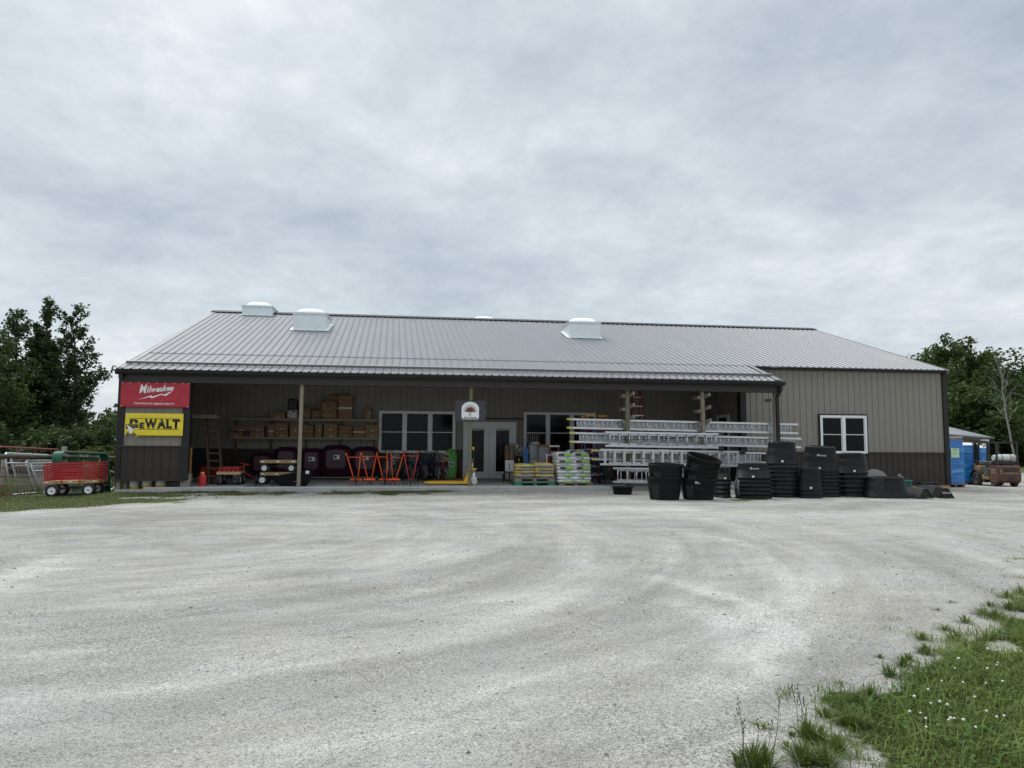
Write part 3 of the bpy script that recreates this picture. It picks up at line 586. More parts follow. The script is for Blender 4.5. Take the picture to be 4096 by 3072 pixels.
def tree(name, label, cat, base, height, spread, seed, lm, nleaf=7000, lsize=.16, trunk_r=.22, upright=.6, low=.18, lean=(0, 0), group=None, clump=.55, bare=0.0, stems=1, limbs=26):
    rng = np.random.default_rng(seed); t = thing(name, label, cat, base, group=group); tb = MB(); tips = []
    for s_ in range(stems):
        off = Vector((rng.uniform(-1, 1)*spread*.18, rng.uniform(-1, 1)*spread*.18, 0)) if stems > 1 else Vector((0, 0, 0)); hh = height*(1 if s_ == 0 else rng.uniform(.72, .97))
        tp = []; k = 9; dr = Vector((lean[0]+rng.uniform(-.1, .1)*(stems > 1)*2, lean[1]+rng.uniform(-.1, .1)*(stems > 1)*2, 0))
        for i in range(k+1):
            q = i/k; tp.append(off*(.3 if stems > 1 else 1)+dr*hh*q+Vector((rng.normal()*.03*height*q*.5, rng.normal()*.03*height*q*.5, hh*q*.97)))
        tb.tube(tp, [trunk_r*(1-.93*i/k)/(1+.5*(stems > 1)) for i in range(k+1)], 8)
        for li in range(limbs//stems):
            q = low+(1-low)*((li+rng.uniform(0, 1))/(limbs//stems)); q = min(.97, q); i = min(k-1, int(q*k)); p0 = tp[i].lerp(tp[i+1], q*k-i)
            az = li*2.4+rng.uniform(-.5, .5); prof = (1-((q-low)/(1-low))**1.6)*.85+.22
            if q < low+.12: prof *= .8
            Ls = spread*prof*rng.uniform(.65, 1.1); el = upright+rng.uniform(-.25, .25); d = Vector((cos(az)*cos(el), sin(az)*cos(el), sin(el)))
            pts = [p0]; n2 = 5
            for j in range(1, n2+1): pts.append(p0+d*Ls*j/n2+Vector((rng.normal(), rng.normal(), rng.normal()+.3*j/n2))*.05*Ls)
            r0 = trunk_r*(1-.85*q)*.45; tb.tube(pts, [max(.008, r0*(1-.85*j/n2)) for j in range(n2+1)], 5)
            for j in range(2, n2+1):
                tips.append((pts[j], Ls*(.17+.12*(1-j/n2))))
                for _ in range(2):
                    dd = (d*.7+Vector(rng.normal(size=3))*.6).normalized(); e = pts[j]+dd*Ls*rng.uniform(.18, .34); tb.tube([pts[j], (pts[j]+e)/2+Vector(rng.normal(size=3))*.02*Ls, e], [max(.006, r0*.3), max(.005, r0*.2), .004], 4); tips.append((e, Ls*.16))
        tips.append((tp[-1], spread*.16)); tips.append((tp[-2], spread*.2))
    tb.build('trunk', bark_pale if bare >= 1 else bark, t)
    if bare < 1:
        w = np.array([max(.05, r)**2 for _, r in tips])*rng.uniform(.3, 1.6, len(tips)); w /= w.sum(); pick = rng.choice(len(tips), nleaf, p=w)
        C = np.array([tuple(p) for p, _ in tips])[pick]; Rr = np.array([r for _, r in tips])[pick][:, None]
        d = rng.normal(size=(nleaf, 3)); d /= np.linalg.norm(d, axis=1)[:, None]; rad = rng.uniform(0, 1, (nleaf, 1))**.5
        P = C+d*rad*Rr*clump*2.0*np.array([1, 1, .8]); P = P[P[:, 2] > .15*lsize]; V, Q = leaves(P, lsize, rng); np_mesh('crown', V, Q, lm, t)
    return t
def bush(label, base, rx, ry, h, seed, lm, n=3500, ls=.11, cat='bush', group=None):
    rng = np.random.default_rng(seed); t = thing('bush', label, cat, base, group=group); tb = MB(); C = []
    for k in range(16):
        a = rng.uniform(0, 2*pi); r = rng.uniform(0, 1)**.5; p = Vector((cos(a)*r*rx*.85, sin(a)*r*ry*.85, h*rng.uniform(.25, .86)*(1-.45*r*r))); C.append((p, rng.uniform(.16, .30)*min(rx, h)*1.1)); tb.tube([(p.x*.25, p.y*.25, 0), p*.6+Vector((0, 0, .1)), p], [.035, .02, .006], 4)
    tb.build('stems', bark, t); pick = rng.integers(0, 16, n); P = np.array([tuple(p) for p, _ in C])[pick]; R = np.array([r for _, r in C])[pick][:, None]
    d = rng.normal(size=(n, 3)); d /= np.linalg.norm(d, axis=1)[:, None]; P = P+d*R*rng.uniform(.3, 1.1, (n, 1)); P[:, 2] = np.abs(P[:, 2])+.02
    V, Q = leaves(P, ls, rng); np_mesh('foliage', V, Q, lm, t); return t
def tbase(px, D, z=-.3):
    p = atd(px, 1800, D); return Vector((p.x, p.y, float(gz(p.x, p.y))))
def hgt_at(px, py, D): return atd(px, py, D).z
def tr(px, py, D, *a, **k):
    b_ = tbase(px, D); return (b_, hgt_at(px, py, D)-b_.z)
GL = 'trees beyond the pasture on the left'; GRR = 'trees of the wood on the right'
for px, py, D, sp_, sd_, lm, nl, up_, lab, low, cl, ln in (
    (150, 1178, 44, 1.95, 3, leaf_a, 9500, .95, 'tallest upright maple of the left clump, its pointed top highest against the sky', .10, .5, (0, 0)),
    (278, 1208, 46, 2.25, 14, leaf_a, 6200, .72, 'open airy maple nearest the store, spreading towards its left corner with sky through its limbs', .14, .5, (0, 0)),
    (34, 1238, 43, 2.7, 25, leaf_a, 9500, .85, 'dense upright tree at the left edge of the photo, shorter than its pointed neighbour', .08, .55, (0, 0)),
    (-70, 1330, 40, 3.0, 31, leaf_b, 6500, .7, 'broad tree cut off by the left edge of the photo', .08, .6, (0, 0)),
    (220, 1390, 50, 2.8, 47, leaf_a, 8000, .8, 'shaded tree standing behind and between the two tall left maples', .06, .55, (0, 0))):
    b_, h = tr(px, py, D); tree('maple_tree', lab, 'tree', b_, h, sp_, sd_, lm, int(nl*1.3), .105, .2, up_+.08, low, ln, GL, cl*1.3, stems=2 if sp_ > 2.7 else 1, limbs=34)
for i, (px, D, rx, h, lm, lab) in enumerate((
    (40, 37, 2.3, 3.0, leaf_b, 'light green bush at the left edge behind the red gate'),
    (175, 39, 2.4, 2.7, leaf_c, 'dark low bush behind the fence under the tall maple'),
    (300, 39, 2.3, 3.1, leaf_c, 'dark rounded bush under the open maple'),
    (405, 40, 2.2, 2.6, leaf_c, 'dark bush beside the store corner behind the fence rail'),
    (450, 42, 2.0, 4.3, leaf_b, 'feathery tall bush half hidden by the store corner'),
    (110, 33, 1.5, 1.5, leaf_c, 'small bush behind the galvanized gates'),
    (330, 33, 1.6, 1.5, leaf_d, 'yellow green bush above the green gates'),
    (430, 32, 1.5, 1.45, leaf_d, 'yellow green bush beside the brown corner panel'),
    (240, 35, 1.8, 2.0, leaf_c, 'low bush behind the tall fence post'),
    (-60, 36, 2.4, 3.4, leaf_c, 'bush cut off by the left edge of the photo'))):
    bush(lab, tbase(px, D), rx, rx*.9, h, 100+i, lm, 3600, .105, group='bushes along the pasture edge')
# far wood closing the horizon
rw = np.random.default_rng(123); nc = 420; Cw = np.stack([rw.uniform(-150, 170, nc), rw.uniform(95, 135, nc), rw.uniform(.5, 1, nc)], 1); Hw = 3.5+3.5*fbm(Cw[:, 0]+200, Cw[:, 1], .05, 31); pk = rw.integers(0, nc, 26000); dw = rw.normal(size=(26000, 3)); dw /= np.linalg.norm(dw, axis=1)[:, None]
Pw = np.stack([Cw[pk, 0], Cw[pk, 1], Hw[pk]*rw.uniform(0, 1, 26000)**.7], 1)+dw*np.array([2.2, 2.2, 1.1])*rw.uniform(.3, 1, (26000, 1)); Pw[:, 2] = np.abs(Pw[:, 2]); Vw, Qw = leaves(Pw, .55, rw); tag(np_mesh('far_wood', Vw, Qw, leaf_a), 'distant dark green wood along the horizon behind the store', 'wood', kind='stuff')
# right wood
for px, py, D, sp_, sd_, lm, nl, up_, lab in (
    (3850, 1368, 68, 6.2, 5, leaf_b, 13000, .5, 'largest broad tree of the right wood, its top highest above the store roof end'),
    (3962, 1450, 74, 5.0, 16, leaf_a, 10500, .5, 'dark tree behind the bare tree at the edge of the right wood'),
    (3720, 1425, 76, 5.0, 27, leaf_b, 9500, .55, 'tree showing its top just over the right end of the store roof'),
    (4085, 1590, 74, 4.2, 38, leaf_a, 8500, .5, 'tree at the right edge of the photo behind the bare tree'),
    (3900, 1560, 60, 4.2, 49, leaf_b, 9000, .45, 'mid green tree with drooping layered limbs behind the blue pallets'),
    (4190, 1530, 66, 5, 51, leaf_b, 7500, .5, 'tree cut off by the right edge of the photo')):
    b_, h = tr(px, py, D); tree('broadleaf_tree', lab, 'tree', b_, h, sp_, sd_, lm, int(nl*1.35), .21, .3, up_, .1, (0, 0), GRR, .78, limbs=34)
b_, h = tr(4062, 1392, 50); tree('dead_tree', 'bare dead pale grey tree rising from the right wood beside the photo edge', 'tree', b_, h, 1.8, 77, None, 0, .1, .085, 1.0, .38, (-.13, 0), None, .5, bare=1, limbs=24)
for i, (px, D, rx, h, lm, lab) in enumerate((
    (3850, 52, 3.2, 4.4, leaf_b, 'leafy bush above the shed roof'), (4010, 50, 3.0, 4.6, leaf_d, 'olive yellow bush above the forklift cage'), (4110, 47, 3.0, 4.8, leaf_b, 'green bush beside the right photo edge behind the forklift'),
    (3950, 56, 3.2, 6.2, leaf_b, 'tall bush in the middle of the right wood edge'), (4060, 55, 3.2, 5.8, leaf_c, 'dark bush under the bare tree'), (3800, 55, 3.0, 6.0, leaf_b, 'bush hard against the store corner in the right wood'), (4080, 43, 2.4, 2.9, leaf_c, 'low dark bush behind the gas bottle of the forklift'), (3960, 46, 2.2, 3.0, leaf_c, 'dark bush behind the forklift roll cage'), (4180, 48, 3, 4.5, leaf_b, 'bush cut off by the right edge of the photo'))):
    D += 17; bush(lab, tbase(px, D), rx*1.3, rx*1.1, h*1.33, 200+i, lm, 5200, .17, group='bushes along the right wood')
def blades(name, region, n, h0, h1, w, mt, seed, bend=.5, dens=None, clumps=0):
    rng = np.random.default_rng(seed); x0, x1, y0, y1 = region; m_ = int(n*2.6)
    if clumps:
        c = np.stack([rng.uniform(x0, x1, clumps), rng.uniform(y0, y1, clumps)], 1); P = c[rng.integers(0, clumps, m_)]+rng.normal(size=(m_, 2))*.05
    else: P = np.stack([rng.uniform(x0, x1, m_), rng.uniform(y0, y1, m_)], 1)
    k = gmask(P); keep = rng.uniform(0, 1, m_) < (k if dens is None else dens(P, k)); P = P[keep][:n]; n = len(P)
    if n == 0: return None
    z = gz(P[:, 0], P[:, 1])-.004; a = rng.uniform(0, 2*pi, n); tall = .55+.9*fbm(P[:, 0], P[:, 1], 1.3, seed); h = rng.uniform(h0, h1, n)*tall
    d = np.stack([np.cos(a), np.sin(a)], 1); s = np.stack([-d[:, 1], d[:, 0]], 1)*(w*rng.uniform(.6, 1.3, n))[:, None]; bd = bend*rng.uniform(.2, 1.2, n)*h
    V = np.zeros((n, 6, 3)); V[:, 0, :2] = P-s; V[:, 1, :2] = P+s; V[:, 2, :2] = P-s*.8+d*(bd*.25)[:, None]; V[:, 3, :2] = P+s*.8+d*(bd*.25)[:, None]; V[:, 4, :2] = P-s*.12+d*bd[:, None]; V[:, 5, :2] = P+s*.12+d*bd[:, None]
    V[:, 0, 2] = V[:, 1, 2] = z; V[:, 2, 2] = V[:, 3, 2] = z+h*.55; V[:, 4, 2] = V[:, 5, 2] = z+h*(1-.25*bend)
    b = (np.arange(n)*6)[:, None]; Q = np.concatenate([b+np.array([0, 1, 3, 2]), b+np.array([2, 3, 5, 4])], 0)
    return np_mesh(name, V.reshape(-1, 3), Q, mt)
grass_m = leaf_mat('grass_blades', (.08, .125, .02), (.215, .265, .065), .35)
grass_s = leaf_mat('short_grass_blades', (.075, .095, .028), (.15, .155, .06), .25)
def dverge(P, k): return k*np.where(P[:, 1] < 9.5, 1, .2)
o = blades('verge_grass', (.9, 8.6, 1.6, 9.5), 80000, .025, .10, .0026, grass_m, 61, 1.15, dverge); tag(o, 'lush green verge grass beside the gravel in the right foreground', 'grass', kind='stuff')
o = blades('long_verge_grass', (.9, 7.5, 1.6, 7), 6000, .08, .17, .0032, leaf_mat('long_grass_blades', (.075, .14, .02), (.21, .28, .065), .35), 68, 1.35, lambda P, k: k*(fbm(P[:, 0], P[:, 1], 1.1, 88) > .46)); tag(o, 'longer bending grass blades standing out of the verge', 'grass', kind='stuff')
rgc = np.random.default_rng(91); Pc = np.stack([rgc.uniform(1.2, 7, 16000), rgc.uniform(1.6, 7, 16000)], 1); Pc = Pc[(gmask(Pc) > .6) & (fbm(Pc[:, 0], Pc[:, 1], 1.5, 71) > .5)]; nC = len(Pc); zc = gz(Pc[:, 0], Pc[:, 1])+rgc.uniform(.03, .075, nC); ac = rgc.uniform(0, 2*pi, nC); rc = rgc.uniform(.006, .011, nC); Vc = np.zeros((nC, 6, 3))
for k_ in range(6): Vc[:, k_, 0] = Pc[:, 0]+rc*np.cos(ac+k_*pi/3); Vc[:, k_, 1] = Pc[:, 1]+rc*np.sin(ac+k_*pi/3); Vc[:, k_, 2] = zc+rc*.5*np.cos(ac*3+k_*pi/3)
bq = (np.arange(nC)*6)[:, None]; tag(np_mesh('clover_leaves', Vc.reshape(-1, 3), np.concatenate([bq+np.array([0, 1, 2, 3]), bq+np.array([0, 3, 4, 5])], 0), leaf_mat('clover_green', (.045, .10, .022), (.10, .18, .04), .3)), 'round dark clover leaves spread through the verge', 'clover', kind='stuff')
def tufts(name, spots, mt, seed):
    rg = np.random.default_rng(seed); VV = []; QQ = []; b0 = 0
    for (x, y, r_, h_, n_) in spots:
        a = rg.uniform(0, 2*pi, n_); u = rg.uniform(0, 1, n_)**.7; bx = x+np.cos(a)*u*r_*.35; by = y+np.sin(a)*u*r_*.35; out = u*r_*rg.uniform(.5, 1.3, n_); h = h_*rg.uniform(.45, 1.1, n_)*(1-.45*u); w = .0022*rg.uniform(.7, 1.5, n_); d = np.stack([np.cos(a), np.sin(a)], 1); s = np.stack([-d[:, 1], d[:, 0]], 1)*w[:, None]; B = np.stack([bx, by], 1); z = gz(bx, by); V = np.zeros((n_, 6, 3))
        V[:, 0, :2] = B-s; V[:, 1, :2] = B+s; M_ = B+d*(out*.4)[:, None]; V[:, 2, :2] = M_-s*.9; V[:, 3, :2] = M_+s*.9; E_ = B+d*out[:, None]; V[:, 4, :2] = E_-s*.1; V[:, 5, :2] = E_+s*.1; V[:, 0, 2] = V[:, 1, 2] = z-.003; V[:, 2, 2] = V[:, 3, 2] = z+h*.72; V[:, 4, 2] = V[:, 5, 2] = z+h
        b = (b0+np.arange(n_)*6)[:, None]; VV.append(V.reshape(-1, 3)); QQ.append(np.concatenate([b+np.array([0, 1, 3, 2]), b+np.array([2, 3, 5, 4])], 0)); b0 += n_*6
    return np_mesh(name, np.concatenate(VV), np.concatenate(QQ), mt)
sp_ = []
for px, py, r_, h_, n_ in ((3010, 3065, .11, .13, 130), (3060, 3072, .10, .12, 110), (2960, 3070, .06, .10, 40), (3230, 2960, .10, .11, 170), (3285, 2975, .09, .09, 110), (3215, 3055, .11, .11, 190), (3300, 3060, .12, .10, 170), (3350, 3010, .10, .12, 120), (3300, 2865, .075, .06, 80), (3050, 2910, .08, .03, 40), (3395, 2900, .1, .1, 130), (3520, 2630, .05, .03, 36), (3630, 2640, .08, .06, 90), (3610, 2665, .09, .07, 110), (3690, 2560, .10, .07, 80), (3780, 2520, .12, .06, 80), (3860, 2490, .12, .07, 90), (3935, 2460, .14, .08, 100), (3985, 2475, .15, .10, 120), (4040, 2440, .16, .10, 120), (3960, 2425, .12, .06, 60), (4030, 2390, .14, .1, 60), (4080, 2380, .16, .12, 90), (3750, 2440, .08, .03, 30), (3800, 2410, .07, .03, 24), (3560, 2705, .09, .08, 90), (3480, 2790, .09, .08, 100), (3700, 2615, .1, .08, 120), (3820, 2560, .12, .09, 130), (3150, 2990, .05, .04, 30), (3170, 2945, .04, .03, 24), (3430, 2830, .09, .1, 120)):
    q_ = ggp(px, py); sp_.append((q_.x, q_.y, r_, h_, n_))
o = tufts('radiating_grass_tufts', sp_, leaf_mat('tuft_blades', (.055, .095, .018), (.14, .185, .045), .3), 92); tag(o, 'separate radiating grass tufts on the gravel along the verge edge', 'grass', kind='stuff')
def dtuft(P, k):
    s = sdist(P, VERGE); return np.clip(1-s/.85, 0, 1)**1.6*(s > -.15)*(fbm(P[:, 0], P[:, 1], 2.2, 33) > .44)
o = blades('grass_tufts', (.4, 7.8, 1.7, 9.5), 11000, .015, .055, .0022, grass_m, 62, 1.4, dtuft, clumps=330); tag(o, 'scattered grass tufts creeping over the gravel edge at right', 'grass', kind='stuff')
o = blades('lawn_grass', (-15, -6.0, 12.5, 22), 24000, .02, .055, .006, grass_s, 63, .7); tag(o, 'short mown grass under the red wagon and gates at left', 'grass', kind='stuff')
o = blades('slab_edge_grass', (-7, 1.6, 18.6, 20.92), 9000, .025, .075, .006, grass_s, 64, .8); tag(o, 'patchy short grass along the front of the porch slab', 'grass', kind='stuff')
o = blades('tank_foot_grass', (7.5, 16, 18.6, 22), 6000, .03, .09, .006, grass_m, 65, .8); tag(o, 'weedy grass around the feet of the black tanks', 'grass', kind='stuff')
o = blades('pasture_grass', (-18, -8.6, 20.5, 34), 13000, .12, .4, .008, grass_s, 66, .5, lambda P, k: k*((P[:, 0] < -11.2)|(P[:, 1] > 26.5))); tag(o, 'taller pasture grass behind the gates and fence', 'grass', kind='stuff')
o = blades('far_bank_grass', (18, 36, 39, 48), 9000, .15, .5, .014, grass_m, 67, .5); tag(o, 'green bank behind the forklift', 'grass', kind='stuff')
# white clover heads and seed stalks in the verge
rng = np.random.default_rng(5); cm = MB(); k = 0
while k < 30:
    px, py = rng.uniform(3350, 4096), rng.uniform(2600, 3000); p = ggp(px, py)
    if sdist(np.array([[p.x, p.y]]), VERGE)[0] > -.25 or fbm(np.array([p.x]), np.array([p.y]), 1.5, 71)[0] < .44: continue
    cm.ball((p.x, p.y, p.z+rng.uniform(.07, .12)), rng.uniform(.005, .009), 7, 5, (1, 1, .85)); k += 1
tag(cm.build('clover_flowers', mat('clover_white', (.62, .60, .55), .8, var=.2, scale=80)), 'small white clover heads dotted through the verge grass', 'flowers', kind='stuff')
sm = MB()
for px, py in ((2975, 3060), (3010, 3060), (3085, 3050), (3230, 2930), (3212, 2915), (3195, 2935), (3225, 2940), (3050, 3065), (2960, 3068)):
    p = ggp(px, py); e = p+Vector((rng.uniform(-.05, .05), rng.uniform(-.03, .03), rng.uniform(.16, .30))); sm.tube([p, (p+e)/2+Vector((.008, 0, 0)), e], [.0018, .0014, .001], 4)
    for j in range(7): q = p.lerp(e, .74+.04*j); sm.ball(q+Vector((rng.normal()*.006, rng.normal()*.006, 0)), .0026, 5, 4, (1, 1, 2.2))
tag(sm.build('seed_stalks', mat('seed_stalk', (.055, .055, .03), .8, var=.2)), 'thin dark grass seed stalks standing at the gravel edge', 'grass', kind='stuff')
# loose stones on the yard
rng = np.random.default_rng(21); n = 9000; u = rng.uniform(0, 1, n)**1.4; D = 2.6+u*14; lat = rng.uniform(-.78, .78, n)*D
P = np.stack([lat*R0.x+D*F0.x, lat*R0.y+D*F0.y], 1); keep = (gmask(P) < .35) & (fbm(P[:, 0], P[:, 1], .7, 41)+.25*rng.uniform(-1, 1, n) > .45); P = P[keep]; n = len(P)
r = (.0035+.010*rng.uniform(0, 1, n)**3.5)*(1+.035*P[:, 1]); V0 = np.array([(1, 0, 0), (-1, 0, 0), (0, 1, 0), (0, -1, 0), (0, 0, .75), (.62, .6, .35), (-.6, .62, .35), (-.62, -.6, .3), (.6, -.62, .35)]); a = rng.uniform(0, 2*pi, n); ca, sa = np.cos(a), np.sin(a)
V = np.zeros((n, 9, 3)); J = V0[None]*rng.uniform(.7, 1.25, (n, 9, 1))*r[:, None, None]; V[:, :, 0] = J[:, :, 0]*ca[:, None]-J[:, :, 1]*sa[:, None]; V[:, :, 1] = J[:, :, 0]*sa[:, None]+J[:, :, 1]*ca[:, None]; V[:, :, 2] = J[:, :, 2]
V[:, :, :2] += P[:, None, :]; V[:, :, 2] += gz(P[:, 0], P[:, 1])[:, None]
T = np.array([(0, 5, 4), (5, 2, 4), (2, 6, 4), (6, 1, 4), (1, 7, 4), (7, 3, 4), (3, 8, 4), (8, 0, 4), (0, 2, 5), (2, 1, 6), (1, 3, 7), (3, 0, 8)]); Q = ((np.arange(n)*9)[:, None, None]+T[None]).reshape(-1, 3)
st = bpy.data.materials.new('loose_stone'); st.use_nodes = True; N = st.node_tree.nodes; L = st.node_tree.links; gi = N.new('ShaderNodeNewGeometry')
rp = N.new('ShaderNodeValToRGB'); L.new(gi.outputs['Random Per Island'], rp.inputs[0]); rp.color_ramp.elements[0].color = (.13, .13, .135, 1); rp.color_ramp.elements[1].color = (.52, .51, .48, 1); N['Principled BSDF'].inputs['Roughness'].default_value = .9; L.new(rp.outputs[0], N['Principled BSDF'].inputs['Base Color'])
tag(np_mesh('loose_stones', V.reshape(-1, 3), Q, st, tri=True), 'loose grey stones strewn over the gravel yard', 'stones', kind='stuff')

# ------------------------------------------------------------------ left of the store: fence, gates, wagon
def rx(M, a, ax): return M @ Matrix.Rotation(a, 4, ax)
def wheel(parent, c, r, w, axis=(0, 1, 0), rim=None, tyre=None, hub=.55, name='wheel', spokes=0):
    """tyre ring with a dished rim; axis = axle direction"""
    z = Vector(axis).normalized(); q = z.to_track_quat('Z', 'Y').to_matrix().to_4x4(); q.translation = Vector(c); k = r*hub
    t = MB(); h = w/2; t.lathe([(k, -h*.7), (r*.8, -h), (r*.96, -h*.7), (r, -h*.25), (r, h*.25), (r*.96, h*.7), (r*.8, h), (k, h*.7), (k, -h*.7)], 22, q, caps=False)
    o = t.build(name, tyre or black_rubber, parent); i = MB()
    if spokes:
        i.tube([q @ Vector((cos(a)*k, sin(a)*k, 0)) for a in np.linspace(0, 2*pi, 24, endpoint=False)], w*.3, 5, closed=True); i.tube([q @ Vector((0, 0, -h*1.1)), q @ Vector((0, 0, h*1.1))], r*.06, 6)
        for s in range(spokes):
            a = 2*pi*s/spokes; i.tube([q @ Vector((0, 0, h*.6*(1 if s % 2 else -1))), q @ Vector((cos(a)*k, sin(a)*k, 0))], r*.008+.0008, 3)
    else: i.lathe([(k*1.02, -h*.75), (k*.9, -h*.5), (k*.25, -h*.45), (k*.22, -h*.8), (.004, -h*.8)], 18, q, caps=False); i.lathe([(.004, h*.8), (k*.22, h*.8), (k*.25, h*.45), (k*.9, h*.5), (k*1.02, h*.75)], 18, q, caps=False)
    i.build('rim', rim or white_rim, o)
    if not spokes:
        b = MB(); b.lathe([(k*.16, -h*.95), (k*.16, h*.95)], 8, q); b.build('hub', black_metal, o)
    return o
# fence along the side of the store
fa = ggp(8, 1967); fb = Vector((-9.15, 24.4, float(gz(-9.15, 24.4)))); f = thing('rail_fence', 'weathered round wood fence with one thick rail behind the leaning gates', 'fence', fa)
for px, D, top in ((8, None, 1.22), (252, 21.6, 1.44), (405, 23.4, 1.26), (470, 26, 1.2)):
    p = fa if D is None else atd(px, 1900, D); p = Vector((p.x, p.y, float(gz(p.x, p.y)))) - fa; mb = MB(); mb.lathe([(.085, -.1), (.08, top*.5), (.075, top-.02), (.06, top)], 12, Matrix.Translation(p)); mb.build('post', fence_wood, f)
mb = MB(); r0 = atd(-40, 1825, 19.2)-fa; r1 = atd(252, 1829, 21.5)-fa; r2 = atd(480, 1832, 26)-fa; mb.tube([r0, r1, r2], [.066, .066, .06], 10); mb.build('rail', mat('green_grey_rail', (.07, .07, .052), .8, var=.25, scale=6), f)
def arc_rect(L, H, r, n=5, x0=0, z0=0):
    pts = []
    for cx, cz, a0 in ((x0+r, z0+H-r, pi), (x0+L-r, z0+H-r, pi/2)):
        for i in range(n+1): a = a0-pi/2*i/n; pts.append(Vector((cx+r*cos(a), 0, cz+r*sin(a))))
    return [Vector((x0, 0, z0))]+pts+[Vector((x0+L, 0, z0))]
def gate(name, label, near_px, far_dir, L, H, lean, mt, rails=(), r=.022, mesh=None, pitch=0.0, group=None, uprights=(), mesh_mt=None, rr=.16):
    """a tube gate leaning sideways: local X runs along the gate, away from the camera"""
    p = ggp(*near_px); d = Vector(far_dir).normalized(); az = atan2(d.y, d.x); t = thing(name, label, 'gate', p, group=group, rot=(-lean, pitch, az))
    mb = MB(); mb.tube(arc_rect(L, H, rr), r, 8); mb.tube([(0, 0, .03), (L, 0, .03)], r*.9, 7); mb.build('frame', mt, t)
    for z in rails: q = MB(); q.tube([(0, 0, z), (L, 0, z)], r*.8, 7); q.build('rail', mt, t)
    for x in uprights: q = MB(); q.bar((x, 0, .03), (x, 0, H-.02), .035, .012); q.build('brace', mt, t)
    if mesh:
        q = MB(); nx = int(L/mesh); nz = int(H/mesh)
        for i in range(1, nx): q.tube([(i*L/nx, .012, .04), (i*L/nx, .012, H-.02)], .0035, 3, caps=False)
        for i in range(1, nz): q.tube([(.02, .012, i*H/nz), (L-.02, .012, i*H/nz)], .0035, 3, caps=False)
        q.build('wire_mesh', mesh_mt or galv, t)
    return t
fd = (-.02, 1, 0)
gate('tube_gate', 'long red tube gate leaning on the fence behind the galvanized gates', (-6, 1984), (-.1, 1, 0), 4.6, 1.40, .08, red_dark, (.3, .55, .8, 1.05), .024, uprights=(1.3, 2.6, 3.9), pitch=.03, group=None)
GG = 'galvanized gates leaning on the fence'
gate('tube_gate', 'largest galvanized gate with wire mesh, nearest the left edge', (44, 1983), (-.12, 1, 0), 3.5, 1.24, .2, galv, (.95,), .026, .15, .035, GG)
gate('tube_gate', 'second large galvanized mesh gate, leaning just inside the largest one', (82, 1980), (-.08, 1, 0), 3.0, 1.20, .3, galv, (.9,), .025, .15, .035, GG)
gate('tube_gate', 'lower galvanized gate of fine wire, third from the left edge', (143, 1974), (.02, 1, 0), 1.5, 1.08, .36, galv, (.86,), .02, .075, .02, GG)
gate('tube_gate', 'small steeply leaning galvanized wire gate directly left of the red wagon', (172, 1974), (.06, 1, 0), 1.4, 1.04, .46, galv, (.78,), .02, .075, .02, GG)
for i, w in enumerate(('front one of its row', 'second from the front', 'in the middle of the row', 'second from the back', 'backmost of its row')):
    gate('tube_gate', 'green tube gate behind the wagon, '+w, (250-i*8, 1983), (.10, 1, 0), 2.6, 1.26, .12, green_paint, (.25, .5, .72, .9), .03, uprights=(.9, 1.9), pitch=.035, group='green tube gates behind the wagon', rr=.2)
# red stake wagon
def wagon_wheels(t, Lw, Ww, r, w, z, rim=white_rim):
    for x in (-Lw/2, Lw/2):
        for y in (-Ww/2, Ww/2): wheel(t, (x, y, z), r, w, rim=rim)
    ax = MB()
    for x in (-Lw/2, Lw/2): ax.tube([(x, -Ww/2, z), (x, Ww/2, z)], .014, 6); ax.bar((x, -.12, z), (x, -.12, z+.13), .03); ax.bar((x, .12, z), (x, .12, z+.13), .03)
    ax.bar((-Lw/2, 0, z+.04), (Lw/2, 0, z+.04), .03); ax.build('axle_frame', black_metal, t)
def deck(t, L_, W_, z0, z1, lettering=True):
    d = MB(); d.bb(-L_/2, L_/2, -W_/2, -W_/2+.025, z0, z1, bev=.004); d.bb(-L_/2, L_/2, W_/2-.025, W_/2, z0, z1, bev=.004); d.bb(-L_/2, -L_/2+.025, -W_/2+.026, W_/2-.026, z0, z1); d.bb(L_/2-.025, L_/2, -W_/2+.026, W_/2-.026, z0, z1)
    n = 5
    for k in range(n): y0 = -W_/2+.026+(W_-.052)*k/n; d.bb(-L_/2+.026, L_/2-.026, y0+.003, y0+(W_-.052)/n-.003, z1-.03, z1-.008)
    o = d.build('deck', wood_new, t)
    for x in (-L_*.42, 0, L_*.42): q = MB(); q.bb(x-.035, x+.035, -W_/2-.012, -W_/2, z0+.02, z1-.02, bev=.004); q.build('bracket', galv, o)
    if lettering: text('lettering', 'Valley Road', .05, black_print, o, (-L_*.2, -W_/2-.004, (z0+z1)/2), width=.26, height=.045, shear=.25, depth=.001); text('lettering', 'Speeder', .05, black_print, o, (L_*.2, -W_/2-.004, (z0+z1)/2), width=.2, height=.045, shear=.25, depth=.001)
    return o
pa, pb, pc = ggp(209, 1987), ggp(357, 1978), ggp(405, 1971)
az = .03; Lw = .93; Ww = .62; pb = pa+Vector((Lw*cos(az), Lw*sin(az), 0)); c = (pa+pb)/2+Vector((-sin(az), cos(az), 0))*Ww/2
wg = thing('stake_wagon', 'red slat sided wagon with wooden deck and white rims parked on the grass', 'wagon', c, rot=(0, -.028, az))
wagon_wheels(wg, Lw, Ww, .185, .15, .185); L_ = Lw+.5; deck(wg, L_, .66, .36, .45)
